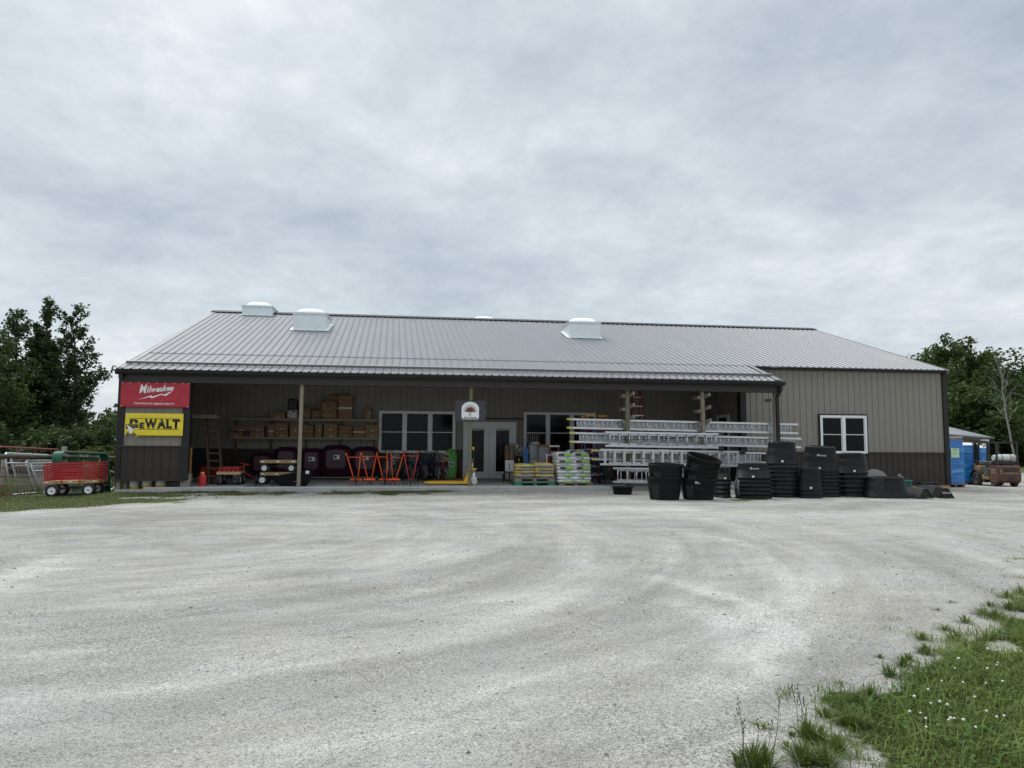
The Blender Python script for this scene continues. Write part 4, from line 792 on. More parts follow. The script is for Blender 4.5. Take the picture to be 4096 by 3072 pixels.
def stake_side(t, a, b_, z0, rows, posts, h=.5):
    a = Vector(a); b_ = Vector(b_); m = MB(); n = (b_-a).normalized(); o = Vector((-n.y, n.x, 0))
    for k in range(rows):
        z = z0+.03+(h-.07)*k/(rows-1)*1.0; m.bar(a+Vector((0, 0, z)), b_+Vector((0, 0, z)), .018, .036, up=(0, 0, 1))
    for k in range(posts): p = a.lerp(b_, (k+.25*(k == 0)-.25*(k == posts-1))/(posts-1) if posts > 1 else .5)-o*.018; m.bar(p+Vector((0, 0, z0-.12)), p+Vector((0, 0, z0+h)), .03, .016, up=o)
    m.build('stake_side', red_paint, t)
W2 = .31
stake_side(wg, (-L_/2, -W2, 0), (L_/2, -W2, 0), .45, 7, 4); stake_side(wg, (L_/2, W2, 0), (-L_/2, W2, 0), .45, 7, 4); stake_side(wg, (-L_/2-.0, W2, 0), (-L_/2, -W2, 0), .45, 7, 2); stake_side(wg, (L_/2, -W2, 0), (L_/2, W2, 0), .45, 7, 2)
h = MB(); h.tube([(L_/2-.03, 0, .34), (L_/2+.12, -.06, .4), (L_/2-.42, -.37, .84)], .011, 6); h.build('pull_handle', black_metal, wg)
e = MB(); e.bb(-.19, .19, -.12, .12, 0, .4, bev=.004); e.bb(-.06, .06, -.123, -.12, .05, .36); bx = e.build('cardboard_box', cardboard, None); bx.location = c+Vector((cos(az)*.38, sin(az)*.38, .46)); bx.rotation_euler = (0, 0, az); tag(bx, 'brown cardboard carton standing inside the red stake wagon', 'box')
# old spoked wheel hoe behind the wagon
p = ggp(430, 1966); t = thing('wheel_hoe', 'old wheel hoe with one large spoked wheel between wagon and store corner', 'garden tool', p, .9)
wheel(t, (0, 0, .36), .36, .03, (0, 1, 0), spokes=10, hub=.93, rim=black_metal, tyre=galv); q = MB(); q.tube([(0, -.05, .36), (-.35, -.08, .55), (-.8, -.2, .62)], .012, 6); q.tube([(0, .05, .36), (-.35, .08, .55), (-.8, .2, .62)], .012, 6); q.build('handles', black_metal, t)
q = MB(); q.bb(-.06, .04, -.055, -.03, .42, .6, bev=.006); q.build('tag_card', paper, t)
# string trimmer lying along the slab
p0 = ggp(438, 1957); p1_ = ggp(572, 1958); t = thing('string_trimmer', 'black and orange string trimmer lying on the ground along the slab corner', 'trimmer', p0, atan2(p1_.y-p0.y, p1_.x-p0.x)); Lt = (p1_-p0).length
q = MB(); q.tube([(-.35, 0, .05), (Lt*.8, 0, .07)], .013, 7); q.build('shaft', mat('tan_shaft', (.22, .2, .14), .4, var=.1), t)
q = MB(); q.tube([(Lt*.32, 0, .07), (Lt*.5, 0, .07)], .03, 8); q.tube([(Lt*.55, 0, .07), (Lt*.78, 0, .08)], .026, 8); q.tube([Vector((Lt*.27+.02*cos(a), .11*cos(a), .13+.12*sin(a))) for a in np.linspace(0, 2*pi, 14, endpoint=False)], .013, 6, closed=True); q.build('grip', black_plastic, t)
q = MB(); q.bb(Lt*.82, Lt+.06, -.1, .1, .02, .2, bev=.03); q.build('engine', mat('trimmer_white', (.5, .48, .44), .5, var=.15), t); q = MB(); q.bb(Lt*.84, Lt-.0, -.09, .09, .2, .27, bev=.03); q.bb(Lt*.98, Lt+.09, -.08, .08, .1, .24, bev=.02); q.build('engine_cover', orange_paint, t); q = MB(); q.bb(Lt*.8, Lt*.95, -.103, .05, .06, .2, bev=.03); q.build('recoil_housing', black_plastic, t)
# buckets under the panel
def bucket(px0, px1, label, kind):
    p = gp((px0+px1)/2, 1947, ZS-.04); r = abs(gp(px1, 1947, ZS-.04).x-gp(px0, 1947, ZS-.04).x)/2; p = Vector((p.x, 21.32, ZS-.05 if p.x < -7.4 else ZS)); t = thing('bucket', label, 'bucket', p, 0, 'buckets under the corner panel')
    k = MB(); k.lathe([(r*.88, 0), (r*.9, .01), (r, .30), (r*1.05, .305), (r*1.05, .35), (r, .36), (r, .38)], 22); k.build('body', yellow_paint if kind else mat('white_bucket', (.6, .6, .57), .45, var=.06), t)
    l = MB(); n = 14
    def band(a0, a1, z0, z1, rr): 
        vs = [(rr(z)*cos(a), rr(z)*sin(a), z) for z in (z0, z1) for a in np.linspace(a0, a1, n)]; l.add(vs, [(i, i+1, n+i+1, n+i) for i in range(n-1)], None, True)
    rf = lambda z: r*(.9+.1*z/.3)+.002
    if kind: band(-pi*.78, -pi*.52, .03, .28, rf); l.build('paper_label', paper, t)
    else:
        band(-pi*.98, -pi*.72, .06, .3, rf); l.build('picture_label', mat('blue_black_label', (.10, .16, .26), .5, var=.8, scale=22), t); l = MB(); band(-pi*.7, -pi*.42, .06, .3, rf); l.build('paper_label', paper, t); l = MB(); band(-pi, 0, .0, .055, rf); l.build('yellow_band', yellow_paint, t)
bucket(498, 539, 'yellow bucket under the brown corner panel, nearest the corner', 1); bucket(546, 588, 'white bucket partly hidden behind the trimmer engine', 0); bucket(595, 637, 'white labelled bucket right of the trimmer engine', 0); bucket(648, 690, 'white labelled bucket nearest the porch opening', 0)
q = MB()
for i in range(6): x = -6.86+i*.055; q.bb(x, x+.02, 21.4+.03*(i % 3), 21.42+.03*(i % 3), ZS, ZS+.36)
tag(q.build('board_offcuts', wood_brown, None), 'dark board offcuts standing under the panel beside the buckets', 'boards')
# ------------------------------------------------------------------ signs
def banner(name, label, c0, c1, mt, seed, amp=.012, cat='banner', hole=None, nx=60, nz=24):
    """hung vinyl sheet with tension folds; local X/Z plane, facing -Y"""
    Wd, Hd = c1.x-c0.x, c0.z-c1.z; t = thing(name, label, cat, (c0.x, c0.y, c1.z)); vs = []; fs = []
    def yy(u, v): return -.02+amp*(noise.noise(Vector((u*3+seed, v*1.2+(u-.5)*2*v, seed)))+.6*sin(9*(u+v*.7)+seed)*(1-v)*v*2+.5*noise.noise(Vector((u*8, v*7, seed+5))))
    idx = {}
    def vid(i, j):
        if (i, j) not in idx: idx[(i, j)] = len(vs); u, v = i/nx, j/nz; vs.append((u*Wd, yy(u, v), v*Hd))
        return idx[(i, j)]
    for i in range(nx):
        for j in range(nz):
            if hole and hole((i+.5)/nx, (j+.5)/nz): continue
            fs.append((vid(i, j), vid(i+1, j), vid(i+1, j+1), vid(i, j+1)))
    mb = MB(); mb.smooth = True; mb.add(vs, fs); o = mb.build('sheet', mt, t); sm_ = o.modifiers.new('thickness', 'SOLIDIFY'); sm_.thickness = .002; sm_.offset = 0
    g = MB()
    for u in (0.02, .98) if seed != 3 else (.02, .13, .26, .39, .51, .64, .77, .9, .98):
        for v in (.965,)+((.035,) if u in (.02, .98) else ()): g.lathe([(.012, 0), (.012, .006)], 8, Matrix.Translation((u*Wd, yy(u, v)-.004, v*Hd)) @ Matrix.Rotation(pi/2, 4, 'X'))
    g.build('eyelets', galv, t); return t, Wd, Hd, yy
def drape(o, Wd, Hd, yy, off=.006):
    me = o.data; co = np.empty(len(me.vertices)*3, dtype=np.float32); me.vertices.foreach_get('co', co); co = co.reshape(-1, 3); lx, ly, lz = o.location
    for k in range(len(co)):
        X, Z = co[k, 0]+lx, co[k, 1]+lz; d = yy(min(1, max(0, X/Wd)), min(1, max(0, Z/Hd))); co[k] = (X, d-off, Z)
    me.vertices.foreach_set('co', co.ravel()); me.update(); o.location = (0, 0, 0); o.rotation_euler = (0, 0, 0)
YS = YP-.06
a = at(486, 1527, YS); c = at(757, 1631, YS); t, Wd, Hd, yy = banner('banner', 'red vinyl banner with white script lettering and a lightning bolt on the corner panel', a, c, red_vinyl, 3, .011)
def lay(name, s, cx, cz, w, h, mt, **k):
    o = text(name, s, 1, mt, t, (cx, 0, cz), width=w, height=h, depth=0, **k); drape(o, Wd, Hd, yy); return o
def shape(name, poly, mt, off=.006):
    mb = MB(); mb.add([(x, yy(min(1, max(0, x/Wd)), min(1, max(0, z/Hd)))-off, z) for x, z in poly], [tuple(range(len(poly)))]); return mb.build(name, mt, t)
# slanted script word, letter by letter climbing to the right
xs_ = .272; letters = [('M', .085, .34), ('i', .026, .24), ('l', .024, .27), ('w', .056, .16), ('a', .042, .16), ('u', .042, .16), ('k', .042, .25), ('e', .040, .155), ('e', .040, .155)]; tot = .49/sum(w for _, w, _ in letters)
for ch, w, hh in letters:
    w *= tot; cx_ = (xs_+w/2); base = .545+.30*(cx_-.27)*.95; lay('lettering', ch, cx_*Wd, (base+hh*.5)*Hd, w*1.04*Wd, hh*Hd, white_vinyl, bold=.03, shear=.22); xs_ += w
shape('lettering', [(.262*Wd, .70*Hd), (.34*Wd, .80*Hd), (.345*Wd, .765*Hd), (.30*Wd, .70*Hd)], white_vinyl)
shape('lightning_bolt', [(.26*Wd, .305*Hd), (.44*Wd, .475*Hd), (.46*Wd, .425*Hd), (.6*Wd, .545*Hd), (.625*Wd, .505*Hd), (.765*Wd, .69*Hd), (.655*Wd, .455*Hd), (.585*Wd, .50*Hd), (.452*Wd, .355*Hd), (.425*Wd, .405*Hd)], white_vinyl)
lay('lettering', 'Nothing but', .335*Wd, .145*Hd, .255*Wd, .095*Hd, white_vinyl, bold=.008); lay('lettering', 'HEAVY DUTY.', .635*Wd, .14*Hd, .315*Wd, .075*Hd, white_vinyl, bold=.02)
a = at(503, 1653, YS); c = at(731.5, 1744, YS)
def hole(u, v):
    if (u-.235)**2*1.1+((v-.42)*.55)**2 < .0 : return True
    return (.02 < u < .235 and .30+.5*max(0, u-.14) < v < .52-.06*abs(u-.12)/.1*.3) or (u < .10+.02*noise.noise(Vector((0, v*30, 0))) and .22 < v < .5 and False) or (u < .2 and v < .10+.05*noise.noise(Vector((u*40, 1, 2))) and u > .03) or (u < .03 and v < .06)
t, Wd, Hd, yy = banner('banner', 'torn yellow vinyl banner with heavy black lettering under the red one', a, c, yellow_vinyl, 8, .012, hole=hole)
def keep_right(o, xmin=None, zfun=None):
    bm = bmesh.new(); bm.from_mesh(o.data); bmesh.ops.delete(bm, geom=[f for f in bm.faces if hole(f.calc_center_median().x/Wd, f.calc_center_median().z/Hd)], context='FACES'); bm.to_mesh(o.data); bm.free()
import bmesh
x_ = .085
for ch, w, hh in (('D', .165, .42), ('E', .085, .27), ('W', .215, .42), ('A', .155, .42), ('L', .105, .42), ('T', .135, .42)):
    if ch == 'D':                        # only the upper half of this letter is left above the tear
        shape('lettering', [(.075*Wd, .535*Hd), (.08*Wd, .73*Hd), (.19*Wd, .735*Hd), (.215*Wd, .70*Hd), (.225*Wd, .64*Hd), (.222*Wd, .56*Hd), (.17*Wd, .55*Hd), (.168*Wd, .645*Hd), (.132*Wd, .645*Hd), (.13*Wd, .53*Hd)], black_print)
    else: lay('lettering', ch, (x_+w/2)*Wd, (.325+hh/2)*Hd, w*.98*Wd, hh*Hd, black_print, bold=.06)
    x_ += w
for z in (.755, .285):
    pts0 = np.linspace(.08 if z > .5 else .22, .93, 24); mb = MB(); n = len(pts0); vs = [(u*Wd, yy(u, z+dz_)-.006, (z+dz_)*Hd) for dz_ in (0, .022) for u in pts0]; mb.add(vs, [(i, i+1, n+i+1, n+i) for i in range(n-1)], None, True); mb.build('rule_line', black_print, t)
q = MB(); q.add([(.03*Wd, -.03, .5*Hd), (.155*Wd, -.05, .29*Hd), (.13*Wd, -.075, .06*Hd), (.10*Wd, -.07, .12*Hd), (.06*Wd, -.05, .36*Hd)], [(0, 4, 3, 2, 1)]); q.build('torn_flap', paper, t)
q = MB(); q.add([(.19*Wd, -.02, -.1*Hd), (.22*Wd, -.02, -.02*Hd), (.225*Wd, -.025, .05*Hd), (.2*Wd, -.02, .03*Hd)], [(3, 2, 1, 0)]); q.build('torn_strip', yellow_vinyl, t)
# hanging sign on the middle post
YSG = 20.93; a = at(1821, 1602, YSG); c = at(1942, 1684, YSG); t = thing('post_sign', 'black sign with white arch and dark red sunburst hung on the middle porch post', 'sign', (a.x, YSG, c.z)); Wd, Hd = c.x-a.x, a.z-c.z
q = MB(); q.bb(0, Wd, -.012, .012, 0, Hd); q.build('board', mat('speckled_black_board', (.03, .03, .033), .4, var=.5, scale=30, dirt=(.12, .12, .125), dirt_amt=.18), t)
ax0, ax1, az0, az1 = .212*Wd, .78*Wd, .125*Hd, .945*Hd; r = (ax1-ax0)/2; mx = (ax0+ax1)/2; zs = .60*Hd
arch = [(ax0, az0), (ax1, az0)]+[(mx+r*cos(a_), zs+(az1-zs)*sin(a_)) for a_ in np.linspace(0, pi, 22)]
q = MB(); q.add([(x, -.0135, z) for x, z in arch], [tuple(range(len(arch)))]); q.build('arch_panel', mat('sign_white', (.75, .76, .76), .5, var=.02), t)
sun_m = mat('sunburst_red', (.15, .035, .035), .5, var=.05); hz = .44*Hd; q = MB(); dome = [(mx+.135*Wd*cos(a_), hz+.225*Hd*sin(a_)) for a_ in np.linspace(0, pi, 16)]; q.add([(x, -.016, z) for x, z in dome], [tuple(range(len(dome)))])
for k in range(13):
    a_ = pi*(k+.0)/12; R_ = .43*Hd*(1 if 2 <= k <= 10 else .97); da = .15; i0 = .115*Wd
    pts = [(mx+i0*cos(a_-da)*1.05, hz+i0*1.02*sin(a_-da)), (mx+R_*cos(a_)*.95, hz+R_*sin(a_)), (mx+i0*cos(a_+da)*1.05, hz+i0*1.02*sin(a_+da))]; q.add([(x, -.0158, max(z, hz-.006)) for x, z in pts], [(0, 1, 2)])
q.build('sunburst', sun_m, t)
for cz, sc_h, mt_ in ((.51, .17, black_print), (.355, .19, black_print)): text('lettering', 'C' if cz > .5 else 'G', .1, mt_, t, (mx-.005*Wd, -.018, cz*Hd), width=.10*Wd, height=sc_h*Hd, shear=.3, depth=.001)
text('lettering', 'Elite Nutrition', .1, black_print, t, (mx, -.016, .175*Hd), width=.42*Wd, height=.085*Hd, shear=.35, depth=.001); text('lettering', 'AUTHORIZED DEALER', .1, white_vinyl, t, (mx, -.0145, .075*Hd), width=.52*Wd, height=.05*Hd, bold=.01, depth=.001)

# ------------------------------------------------------------------ goods in the porch, left half
def slab(px, py): return gp(px, py, ZS)
def xw(px, Y): return at(px, 1800, Y).x
def zw(py, Y, px=1200): return at(px, py, Y).z
q = MB(); a = slab(753, 1945); c = slab(774, 1945); q.bar((a.x+.01, 21.35, ZS), (a.x+.0, 21.42, zw(1791, 21.4, 760)), c.x-a.x, .03, up=(0, 1, 0)); tag(q.build('upright_board', mat('ochre_board', (.36, .19, .045), .7, var=.15, scale=4), None), 'tall ochre yellow board leaning just inside the porch by the corner panel', 'board')
# petrol can
p = slab(809.5, 1944); w = slab(824, 1944).x-slab(795, 1944).x; t = thing('petrol_can', 'red plastic petrol can with yellow cap standing on the porch slab', 'petrol can', p)
q = MB(); q.loft([[Vector((x*k, y*k*.7, z)) for x, y in rrect(-w/2, w/2, -w/2, w/2, w*.25, 3)] for z, k in ((0, .97), (.02, 1), (.26, 1), (.31, .86), (.335, .5))]); q.build('body', mat('can_red', (.5, .02, .025), .4, var=.06), t)
q = MB(); q.lathe([(.035, .33), (.035, .37), (.028, .385)], 12); q.bar((-.06, 0, .38), (.04, 0, .385), .03); q.build('cap', yellow_paint, t); q = MB(); q.tube([(-.09, 0, .3), (-.08, 0, .38), (.02, 0, .4)], .012, 6); q.build('handle', mat('can_red_dark', (.36, .015, .02), .45, var=.1), t)
# stack of red stake panels on a small pallet
p = slab(818, 1925)+Vector((0, .75, 0)); t = thing('stake_panel_stack', 'stack of dark red slatted wagon sides on a small wooden base behind the petrol can', 'wagon sides', p)
q = MB(); q.bb(-.38, .3, -.22, .22, .0, .03); q.bb(-.38, -.3, -.22, .22, .03, .09); q.bb(.2, .3, -.22, .22, .03, .09); q.bb(-.38, .3, -.22, .22, .09, .12); q.build('base', wood_new, t)
for k in range(6):
    q = MB(); 
    for j in range(4): q.bar((-.33+.02*k, -.2+.13*j*.0-.02*k*.5, .15+.07*j+.008*k), (.30+.01*k, -.2+.03*k, .16+.07*j+.008*k), .012, .035)
    for x in (-.25, 0, .25): q.bar((x+.012*k, -.19+.03*k, .13), (x+.012*k, -.19+.03*k, .46), .025, .012)
    q.build('slat_panel', red_paint, t)
# leaning wooden stair
pt = at(786, 1660, 22.3); pb_ = slab(845, 1905)+Vector((0, 0, 0)); pb_ = Vector((xw(845, 22.6), 22.6, ZS)); t = thing('wooden_stair', 'brown open wooden stair leaning up to the lumber rack inside the porch', 'stairs', pb_); d = Vector((pt.x, 23.3, pt.z))-pb_
for o_ in (0, .36): q = MB(); q.bar((o_, 0, 0), d+Vector((o_, 0, 0)), .05, .2, up=(0, -1, .3)); q.build('stringer', wood_brown, t)
for k in range(1, 9): c = d*(k/9)+Vector((.18, 0, 0)); q = MB(); q.bb(c.x-.18, c.x+.2, c.y-.16, c.y+.1, c.z-.02, c.z+.02); q.build('tread', wood_brown, t)
# pale boards on high bracket and cartons above
t = thing('lumber_stack', 'pale boards and pipes lying high on a bracket inside the porch corner', 'boards', (xw(762, 22.6), 22.6, zw(1672, 22.6, 800)))
for k, (y, z, l) in enumerate(((0, 0, .72), (.12, .015, .75), (.24, .0, .7), (.03, .055, .68), (.15, .06, .70))): q = MB(); q.bb(-.3, l, y, y+.1, z, z+.045); q.build('board', shelf_wood, t)
q = MB(); q.bar((-.1, .3, -.02), (.6, .3, -.02), .04); q.bar((-.1, .0, -.02), (-.1, .4, -.02), .04); q.bar((-.1, .4, -.35), (.5, .4, -.03), .04); q.build('bracket', wood_brown, t)
def carton(px0, px1, py0, py1, Y, dep, label, mt=cardboard, rz=0, split=False, group='cartons on the porch shelves', z0=None, name='carton', marks=True, lean=0):
    x0, x1 = xw(px0, Y), xw(px1, Y); zt = zw(py0, Y, px0); zb = zw(py1, Y, px0) if z0 is None else z0; w = x1-x0; h = zt-zb; t = thing(name, label, 'box', ((x0+x1)/2, Y+dep/2, zb), rz, group, rot=(lean, 0, rz) if lean else None)
    q = MB(); q.box((0, 0, h/2), (w, dep, h), bev=.006); q.build('body', mt, t)
    if marks:
        q = MB(); yy_ = -dep/2-.0015
        if w > h*.8: q.bb(-w*.1, w*.12, yy_, yy_+.001, h*.13, h*.22)
        else: q.bb(w*.12, w*.26, yy_, yy_+.001, h*.48, h*.62)
        q.build('white_label', paper, t)
        q = MB(); a_, b_ = w*.34, h*.32; e_ = .006
        for (u0, u1, v0, v1) in ((-a_, a_, h*.5+b_-e_, h*.5+b_), (-a_, -a_+e_, h*.5-b_*.3, h*.5+b_-e_), (a_-e_, a_, h*.5-b_*.3, h*.5+b_-e_), (-a_, a_, h*.5-b_*.3-e_, h*.5-b_*.3), (-a_*.55, a_*.55, h*.5+b_*.35, h*.5+b_*.42)): q.bb(u0, u1, yy_, yy_+.001, v0, v1)
        q.build('printing', mat('box_print', (.10, .06, .03), .8, var=.1), t)
    else: q = MB(); q.bb(-w/2-.001, w/2+.001, -dep/2-.0015, -dep/2-.0005, h*.42, h*.5); q.build('tape_strip', tape, t)
    return t
# the two long shelves
YSH = 25.42
for py0, py1, xl, xr, lab in ((1674, 1683.5, 914, 1513, 'upper long pale board shelf on the porch wall carrying tall cartons'), (1748.5, 1757.5, 913, 1512, 'lower long pale board shelf on the porch wall carrying a row of cartons')):
    x0, x1 = xw(xl, YSH), xw(xr, YSH); z1, z0 = zw(py0, YSH), zw(py1, YSH); t = thing('wall_shelf', lab, 'shelf', (x0, YSH, z1))
    n = 4
    for k in range(n): q = MB(); q.bb((x1-x0)*k/n+.004, (x1-x0)*(k+1)/n-.004, 0, .22, z0-z1, 0); q.bb((x1-x0)*k/n+.004, (x1-x0)*(k+1)/n-.004, .225, .45, z0-z1+.04, -.0); q.build('board', shelf_wood, t)
    for k in range(5): x = .15+(x1-x0-.3)*k/4; q = MB(); q.bar((x, .44, z0-z1-.02), (x, .02, z0-z1-.02), .035); q.bar((x, .43, z0-z1-.34), (x, .08, z0-z1-.04), .03); q.bar((x, .445, z0-z1-.4), (x, .445, z0-z1), .035); q.build('bracket', wood_brown, t)
ZLO, ZUP = zw(1748.5, YSH)+.002, zw(1674, YSH)+.002
def lo(px0, px1, py0, lab, **k): return carton(px0, px1, py0, 0, 25.45, k.pop('dep', .34), lab, z0=k.pop('z0', ZLO), **k)
def zt_(py, px=1200): return zw(py, 25.45, px)+.002
lo(914, 970, 1726.5, 'greyish low carton at the left end of the lower shelf', mt=cardboard_dark); lo(920, 998, 1701.5, 'wider carton set askew on the leftmost low carton of the lower shelf', mt=cardboard_dark, z0=zt_(1726), rz=.12)
lo(999, 1053, 1725, 'second bottom carton from the left on the lower shelf'); lo(1000, 1052, 1702, 'carton stacked on the second bottom carton of the lower shelf', z0=zt_(1725)); lo(1068, 1094, 1698, 'narrow upright taped carton left of the double stack by the post', marks=False)
lo(1097, 1149, 1722, 'bottom carton of the double stack left of the porch post'); lo(1096, 1147, 1693, 'top carton of the double stack left of the porch post', z0=zt_(1722)); lo(1156, 1188, 1700, 'upright carton beside the left porch post on the lower shelf', rz=.06)
lo(1257, 1285, 1698, 'narrow upright carton right of the crumpled paper sacks'); lo(1293, 1346, 1722, 'bottom carton of the middle double stack right of the porch post'); lo(1294, 1346, 1694, 'top carton of the middle double stack right of the porch post', z0=zt_(1722))
lo(1411, 1458, 1702, 'taped plain carton next to the right end of the lower shelf', marks=False, mt=cardboard_dark); lo(1460, 1511, 1725, 'bottom carton of the pair at the right end of the lower shelf'); lo(1460, 1511, 1700, 'top carton of the pair at the right end of the lower shelf', z0=zt_(1725))
carton(1077, 1134, 1649, 0, 25.45, .34, 'lone low carton left of the white sack on the upper shelf', z0=ZUP); carton(1351, 1404, 1581, 0, 25.5, .3, 'tallest upright carton on the upper shelf', z0=ZUP, marks=False); carton(1298, 1352, 1583, 0, 25.66, .2, 'big carton behind the crumpled sack on the upper shelf', z0=ZUP, marks=False); carton(1457, 1481, 1628, 0, 25.45, .3, 'small upright carton alone at the right end of the upper shelf', z0=ZUP)
def sack(px0, px1, py0, Y, z0, label, mt, seed, th=.22, group=None, n=1, tilt=0):
    x0, x1 = xw(px0, Y), xw(px1, Y); h = zw(py0, Y, px0)-z0; t = thing('paper_sack', label, 'sack', ((x0+x1)/2, Y, z0), group=group); hh = h/n
    for k in range(n):
        q = MB()
        if n == 1: M = Matrix.Translation((0, 0, h/2)) @ Matrix.Rotation(pi/2+tilt, 4, 'X'); q.pillow(x1-x0, h, th, M, 14, 12, seed, .9, pw=6)
        else: M = Matrix.Translation((.01*(k % 2), .05, hh*(k+.5))) @ Matrix.Rotation(.1*(k-1), 4, 'Y'); q.pillow(x1-x0, .34, hh*1.25, M, 14, 10, seed+k, .7, pw=5)
        q.build('fold' if n > 1 else 'body', mt, t)
    return t
SG = 'crumpled paper sacks on the porch shelves'
t = sack(1142, 1186, 1636, 25.6, ZUP, 'white printed sack slumped on the upper shelf left of the porch post', mat('white_sack', (.5, .5, .49), .7, var=.08, bump=.4, bscale=10), 4, .3, SG); q = MB(); q.prism([(-.12, .28), (.1, .3), (.08, .22), (.04, .24), (.0, .17), (-.05, .24), (-.1, .22)], .002, Matrix.Translation((0, -.155, 0))); q.build('printed_crest', black_print, t)
q = MB(); q.bb(-.15, .17, .02, .2, .0, .35, bev=.03); o = q.build('dark_bin', black_plastic, None); o.location = (xw(1164, 25.66), 25.62, zt_(1638)); o.location.z = ZUP+.33; tag(o, 'dark bin lying on top of the white sack on the upper shelf', 'bin')
sack(1190, 1238, 1622, 25.55, ZUP, 'flattened brown paper carton leaning beside the porch post on the upper shelf', kraft, 11, .2, SG, 1, .25); sack(1240, 1284, 1638, 25.6, ZUP, 'smaller torn brown paper heap on the upper shelf', kraft, 17, .2, SG, 1, .3); sack(1276, 1344, 1600, 25.5, ZUP, 'largest crumpled brown paper sack on the upper shelf', kraft, 23, .3, SG)
sack(1206, 1253, 1700, 25.5, ZLO, 'pile of folded paper sacks on the lower shelf right of the porch post', kraft, 31, .2, SG, 3); sack(1348, 1410, 1704, 25.55, ZLO, 'torn open brown sack drooping on the lower shelf between cartons', kraft, 41, .25, SG, 3)
# wagons: end-on one with red slats, and two decks stacked by the post
def flat_wagon(name, label, loc, rz, Lw=.86, Ww=.5, r=.165, w=.11, top=.38, L_=1.25, W_=.56, group='flat deck wagons in the porch', tyre=None):
    t = thing(name, label, 'wagon', loc, rz, group); wagon_wheels(t, Lw, Ww, r, w, r); deck(t, L_, W_, top-.085, top); return t
p = slab(906, 1942); t = flat_wagon('flat_wagon', 'end-on grey tyred wagon carrying flat red stake panels on its deck', (p.x, p.y+.5, ZS), pi/2+.08, .8, .55, .165, .12, .40, 1.0, .66)
for k in range(4):
    q = MB()
    for j in range(5): q.bar((-.42, -.24+.12*j, .415+.028*k), (.40, -.24+.12*j, .415+.028*k), .05, .016, up=(0, 0, 1))
    for x in (-.36, 0, .34): q.bar((x, -.28, .429+.028*k), (x, .28, .429+.028*k), .03, .012)
    o = q.build('slatted_side', red_paint, None); o.location = (p.x, p.y+.5, ZS); o.rotation_euler = (0, 0, pi/2+.08); tag(o, 'flat red slatted stake panel on the end-on wagon, '+('bottom one', 'second from the bottom', 'second from the top', 'topmost one')[k]+' of the pile', 'wagon side', 'stake panels lying on the end-on wagon')
p = slab(952, 1905); q = MB(); q.lathe([(.13, 0), (.145, .33), (.152, .34), (.152, .37), (.145, .38)], 18); o = q.build('pail', mat('grey_white_pail', (.55, .55, .53), .5, var=.05), None); o.location = (xw(952, 23.6), 23.6, .18+ZS); o.location.z = ZS; tag(o, 'greyish white pail behind the end-on wagon in the porch', 'pail')
pL = slab(1044, 1940); pR = slab(1165, 1938); c = (pL+pR)/2+Vector((0, .27, 0)); Lw = (pR-pL).x
t1 = flat_wagon('flat_wagon', 'lower of two stacked flat wagons left of the porch post', (c.x, c.y, ZS), 0, Lw*.98, .5, .145, .11, zw(1890, c.y-.27, 1100)-ZS, Lw+.12, .54)
zl = zw(1890, c.y-.27, 1100); rU = .135; t2 = flat_wagon('flat_wagon', 'upper wooden decked wagon stacked on another by the porch post', (c.x+.03, c.y, zl), 0, Lw*.94, .5, rU, .11, zw(1841, c.y-.27, 1100)-zl, Lw+.22, .54)
q = MB()
for y in (-.3, .05, .26): q.bar((-Lw/2-.1, y, .02), (-Lw/2+.3, y, .02), .07, .025); q.bar((Lw/2-.3, y, .025), (Lw/2+.05, y, .025), .07, .025)
# red pull handle of the lower wagon
ph = thing('pull_handle', 'red steel T shaped wagon handle sticking up left of the stacked wagons', 'handle', (xw(1000, 22.3), 22.3, ZS)); q = MB(); B0 = at(1040, 1922, 22.3); B1 = at(972, 1888, 22.3); T0 = at(976, 1857, 22.3); o0 = Vector(ph.location)
q.tube([B0-o0, B1-o0, T0-o0], .022, 7); q.build('shaft', red_dark, ph); q = MB(); q.tube([at(957, 1851, 22.3)-o0, at(999, 1861, 22.3)-o0], .018, 7); q.build('cross_grip', red_paint, ph)
q = MB(); q.tube([B0-o0, Vector((B0.x-o0.x+.05, .1, .05))], .02, 6); q.build('foot', red_dark, ph)
wheel(ph, (B0.x-o0.x-.12, .05, .15), .15, .09, (1, .3, 0)); wheel(ph, (at(966, 1900, 22.3).x-o0.x, .1, .17), .17, .1, (1, .2, 0))
# black poly tub tipped by the post
p = slab(1160, 1946); t = thing('poly_tub', 'black plastic wheelbarrow tub lying tilted beside the left porch post', 'tub', (p.x+.02, p.y+.38, ZS), 0); q = MB(); rings = []
for z, k, sh in ((0, .62, .02), (.06, .74, .02), (.2, .9, .0), (.34, 1.0, -.0), (.36, 1.05, 0), (.365, 1.03, 0), (.33, .96, 0), (.1, .72, .02), (.05, .6, .02)):
    rings.append([Vector((x*k*.56+sh-.22*(z-.1)*(1 if x < 0 else .3), y*k*.36, z+.11*x*(z/.36))) for x, y in rrect(-1, 1, -1, 1, .45, 4)])
q.loft(rings); q.build('shell', tank_black, t); q = MB(); q.tube([Vector((.1+.055*cos(a_), -.292-.0, .17+.035*sin(a_))) for a_ in np.linspace(0, 2*pi, 16, endpoint=False)], .005, 4, closed=True); q.build('oval_emblem', galv, t); q = MB(); q.bb(.40, .50, -.375, -.37, .36, .45); q.build('paper_label', paper, t)
q = MB()
for k in range(5): q.bar((-.5+.06*k, -.1+.05*k, .012+.005*k), (.35-.05*k, -.02-.02*k, .014), .05, .012)
o = q.build('folded_tarp_bars', black_metal, None); p = slab(1045, 1946); o.location = (p.x, p.y+.18, ZS); tag(o, 'flat black steel straps lying on the slab before the stacked wagons', 'steel straps')
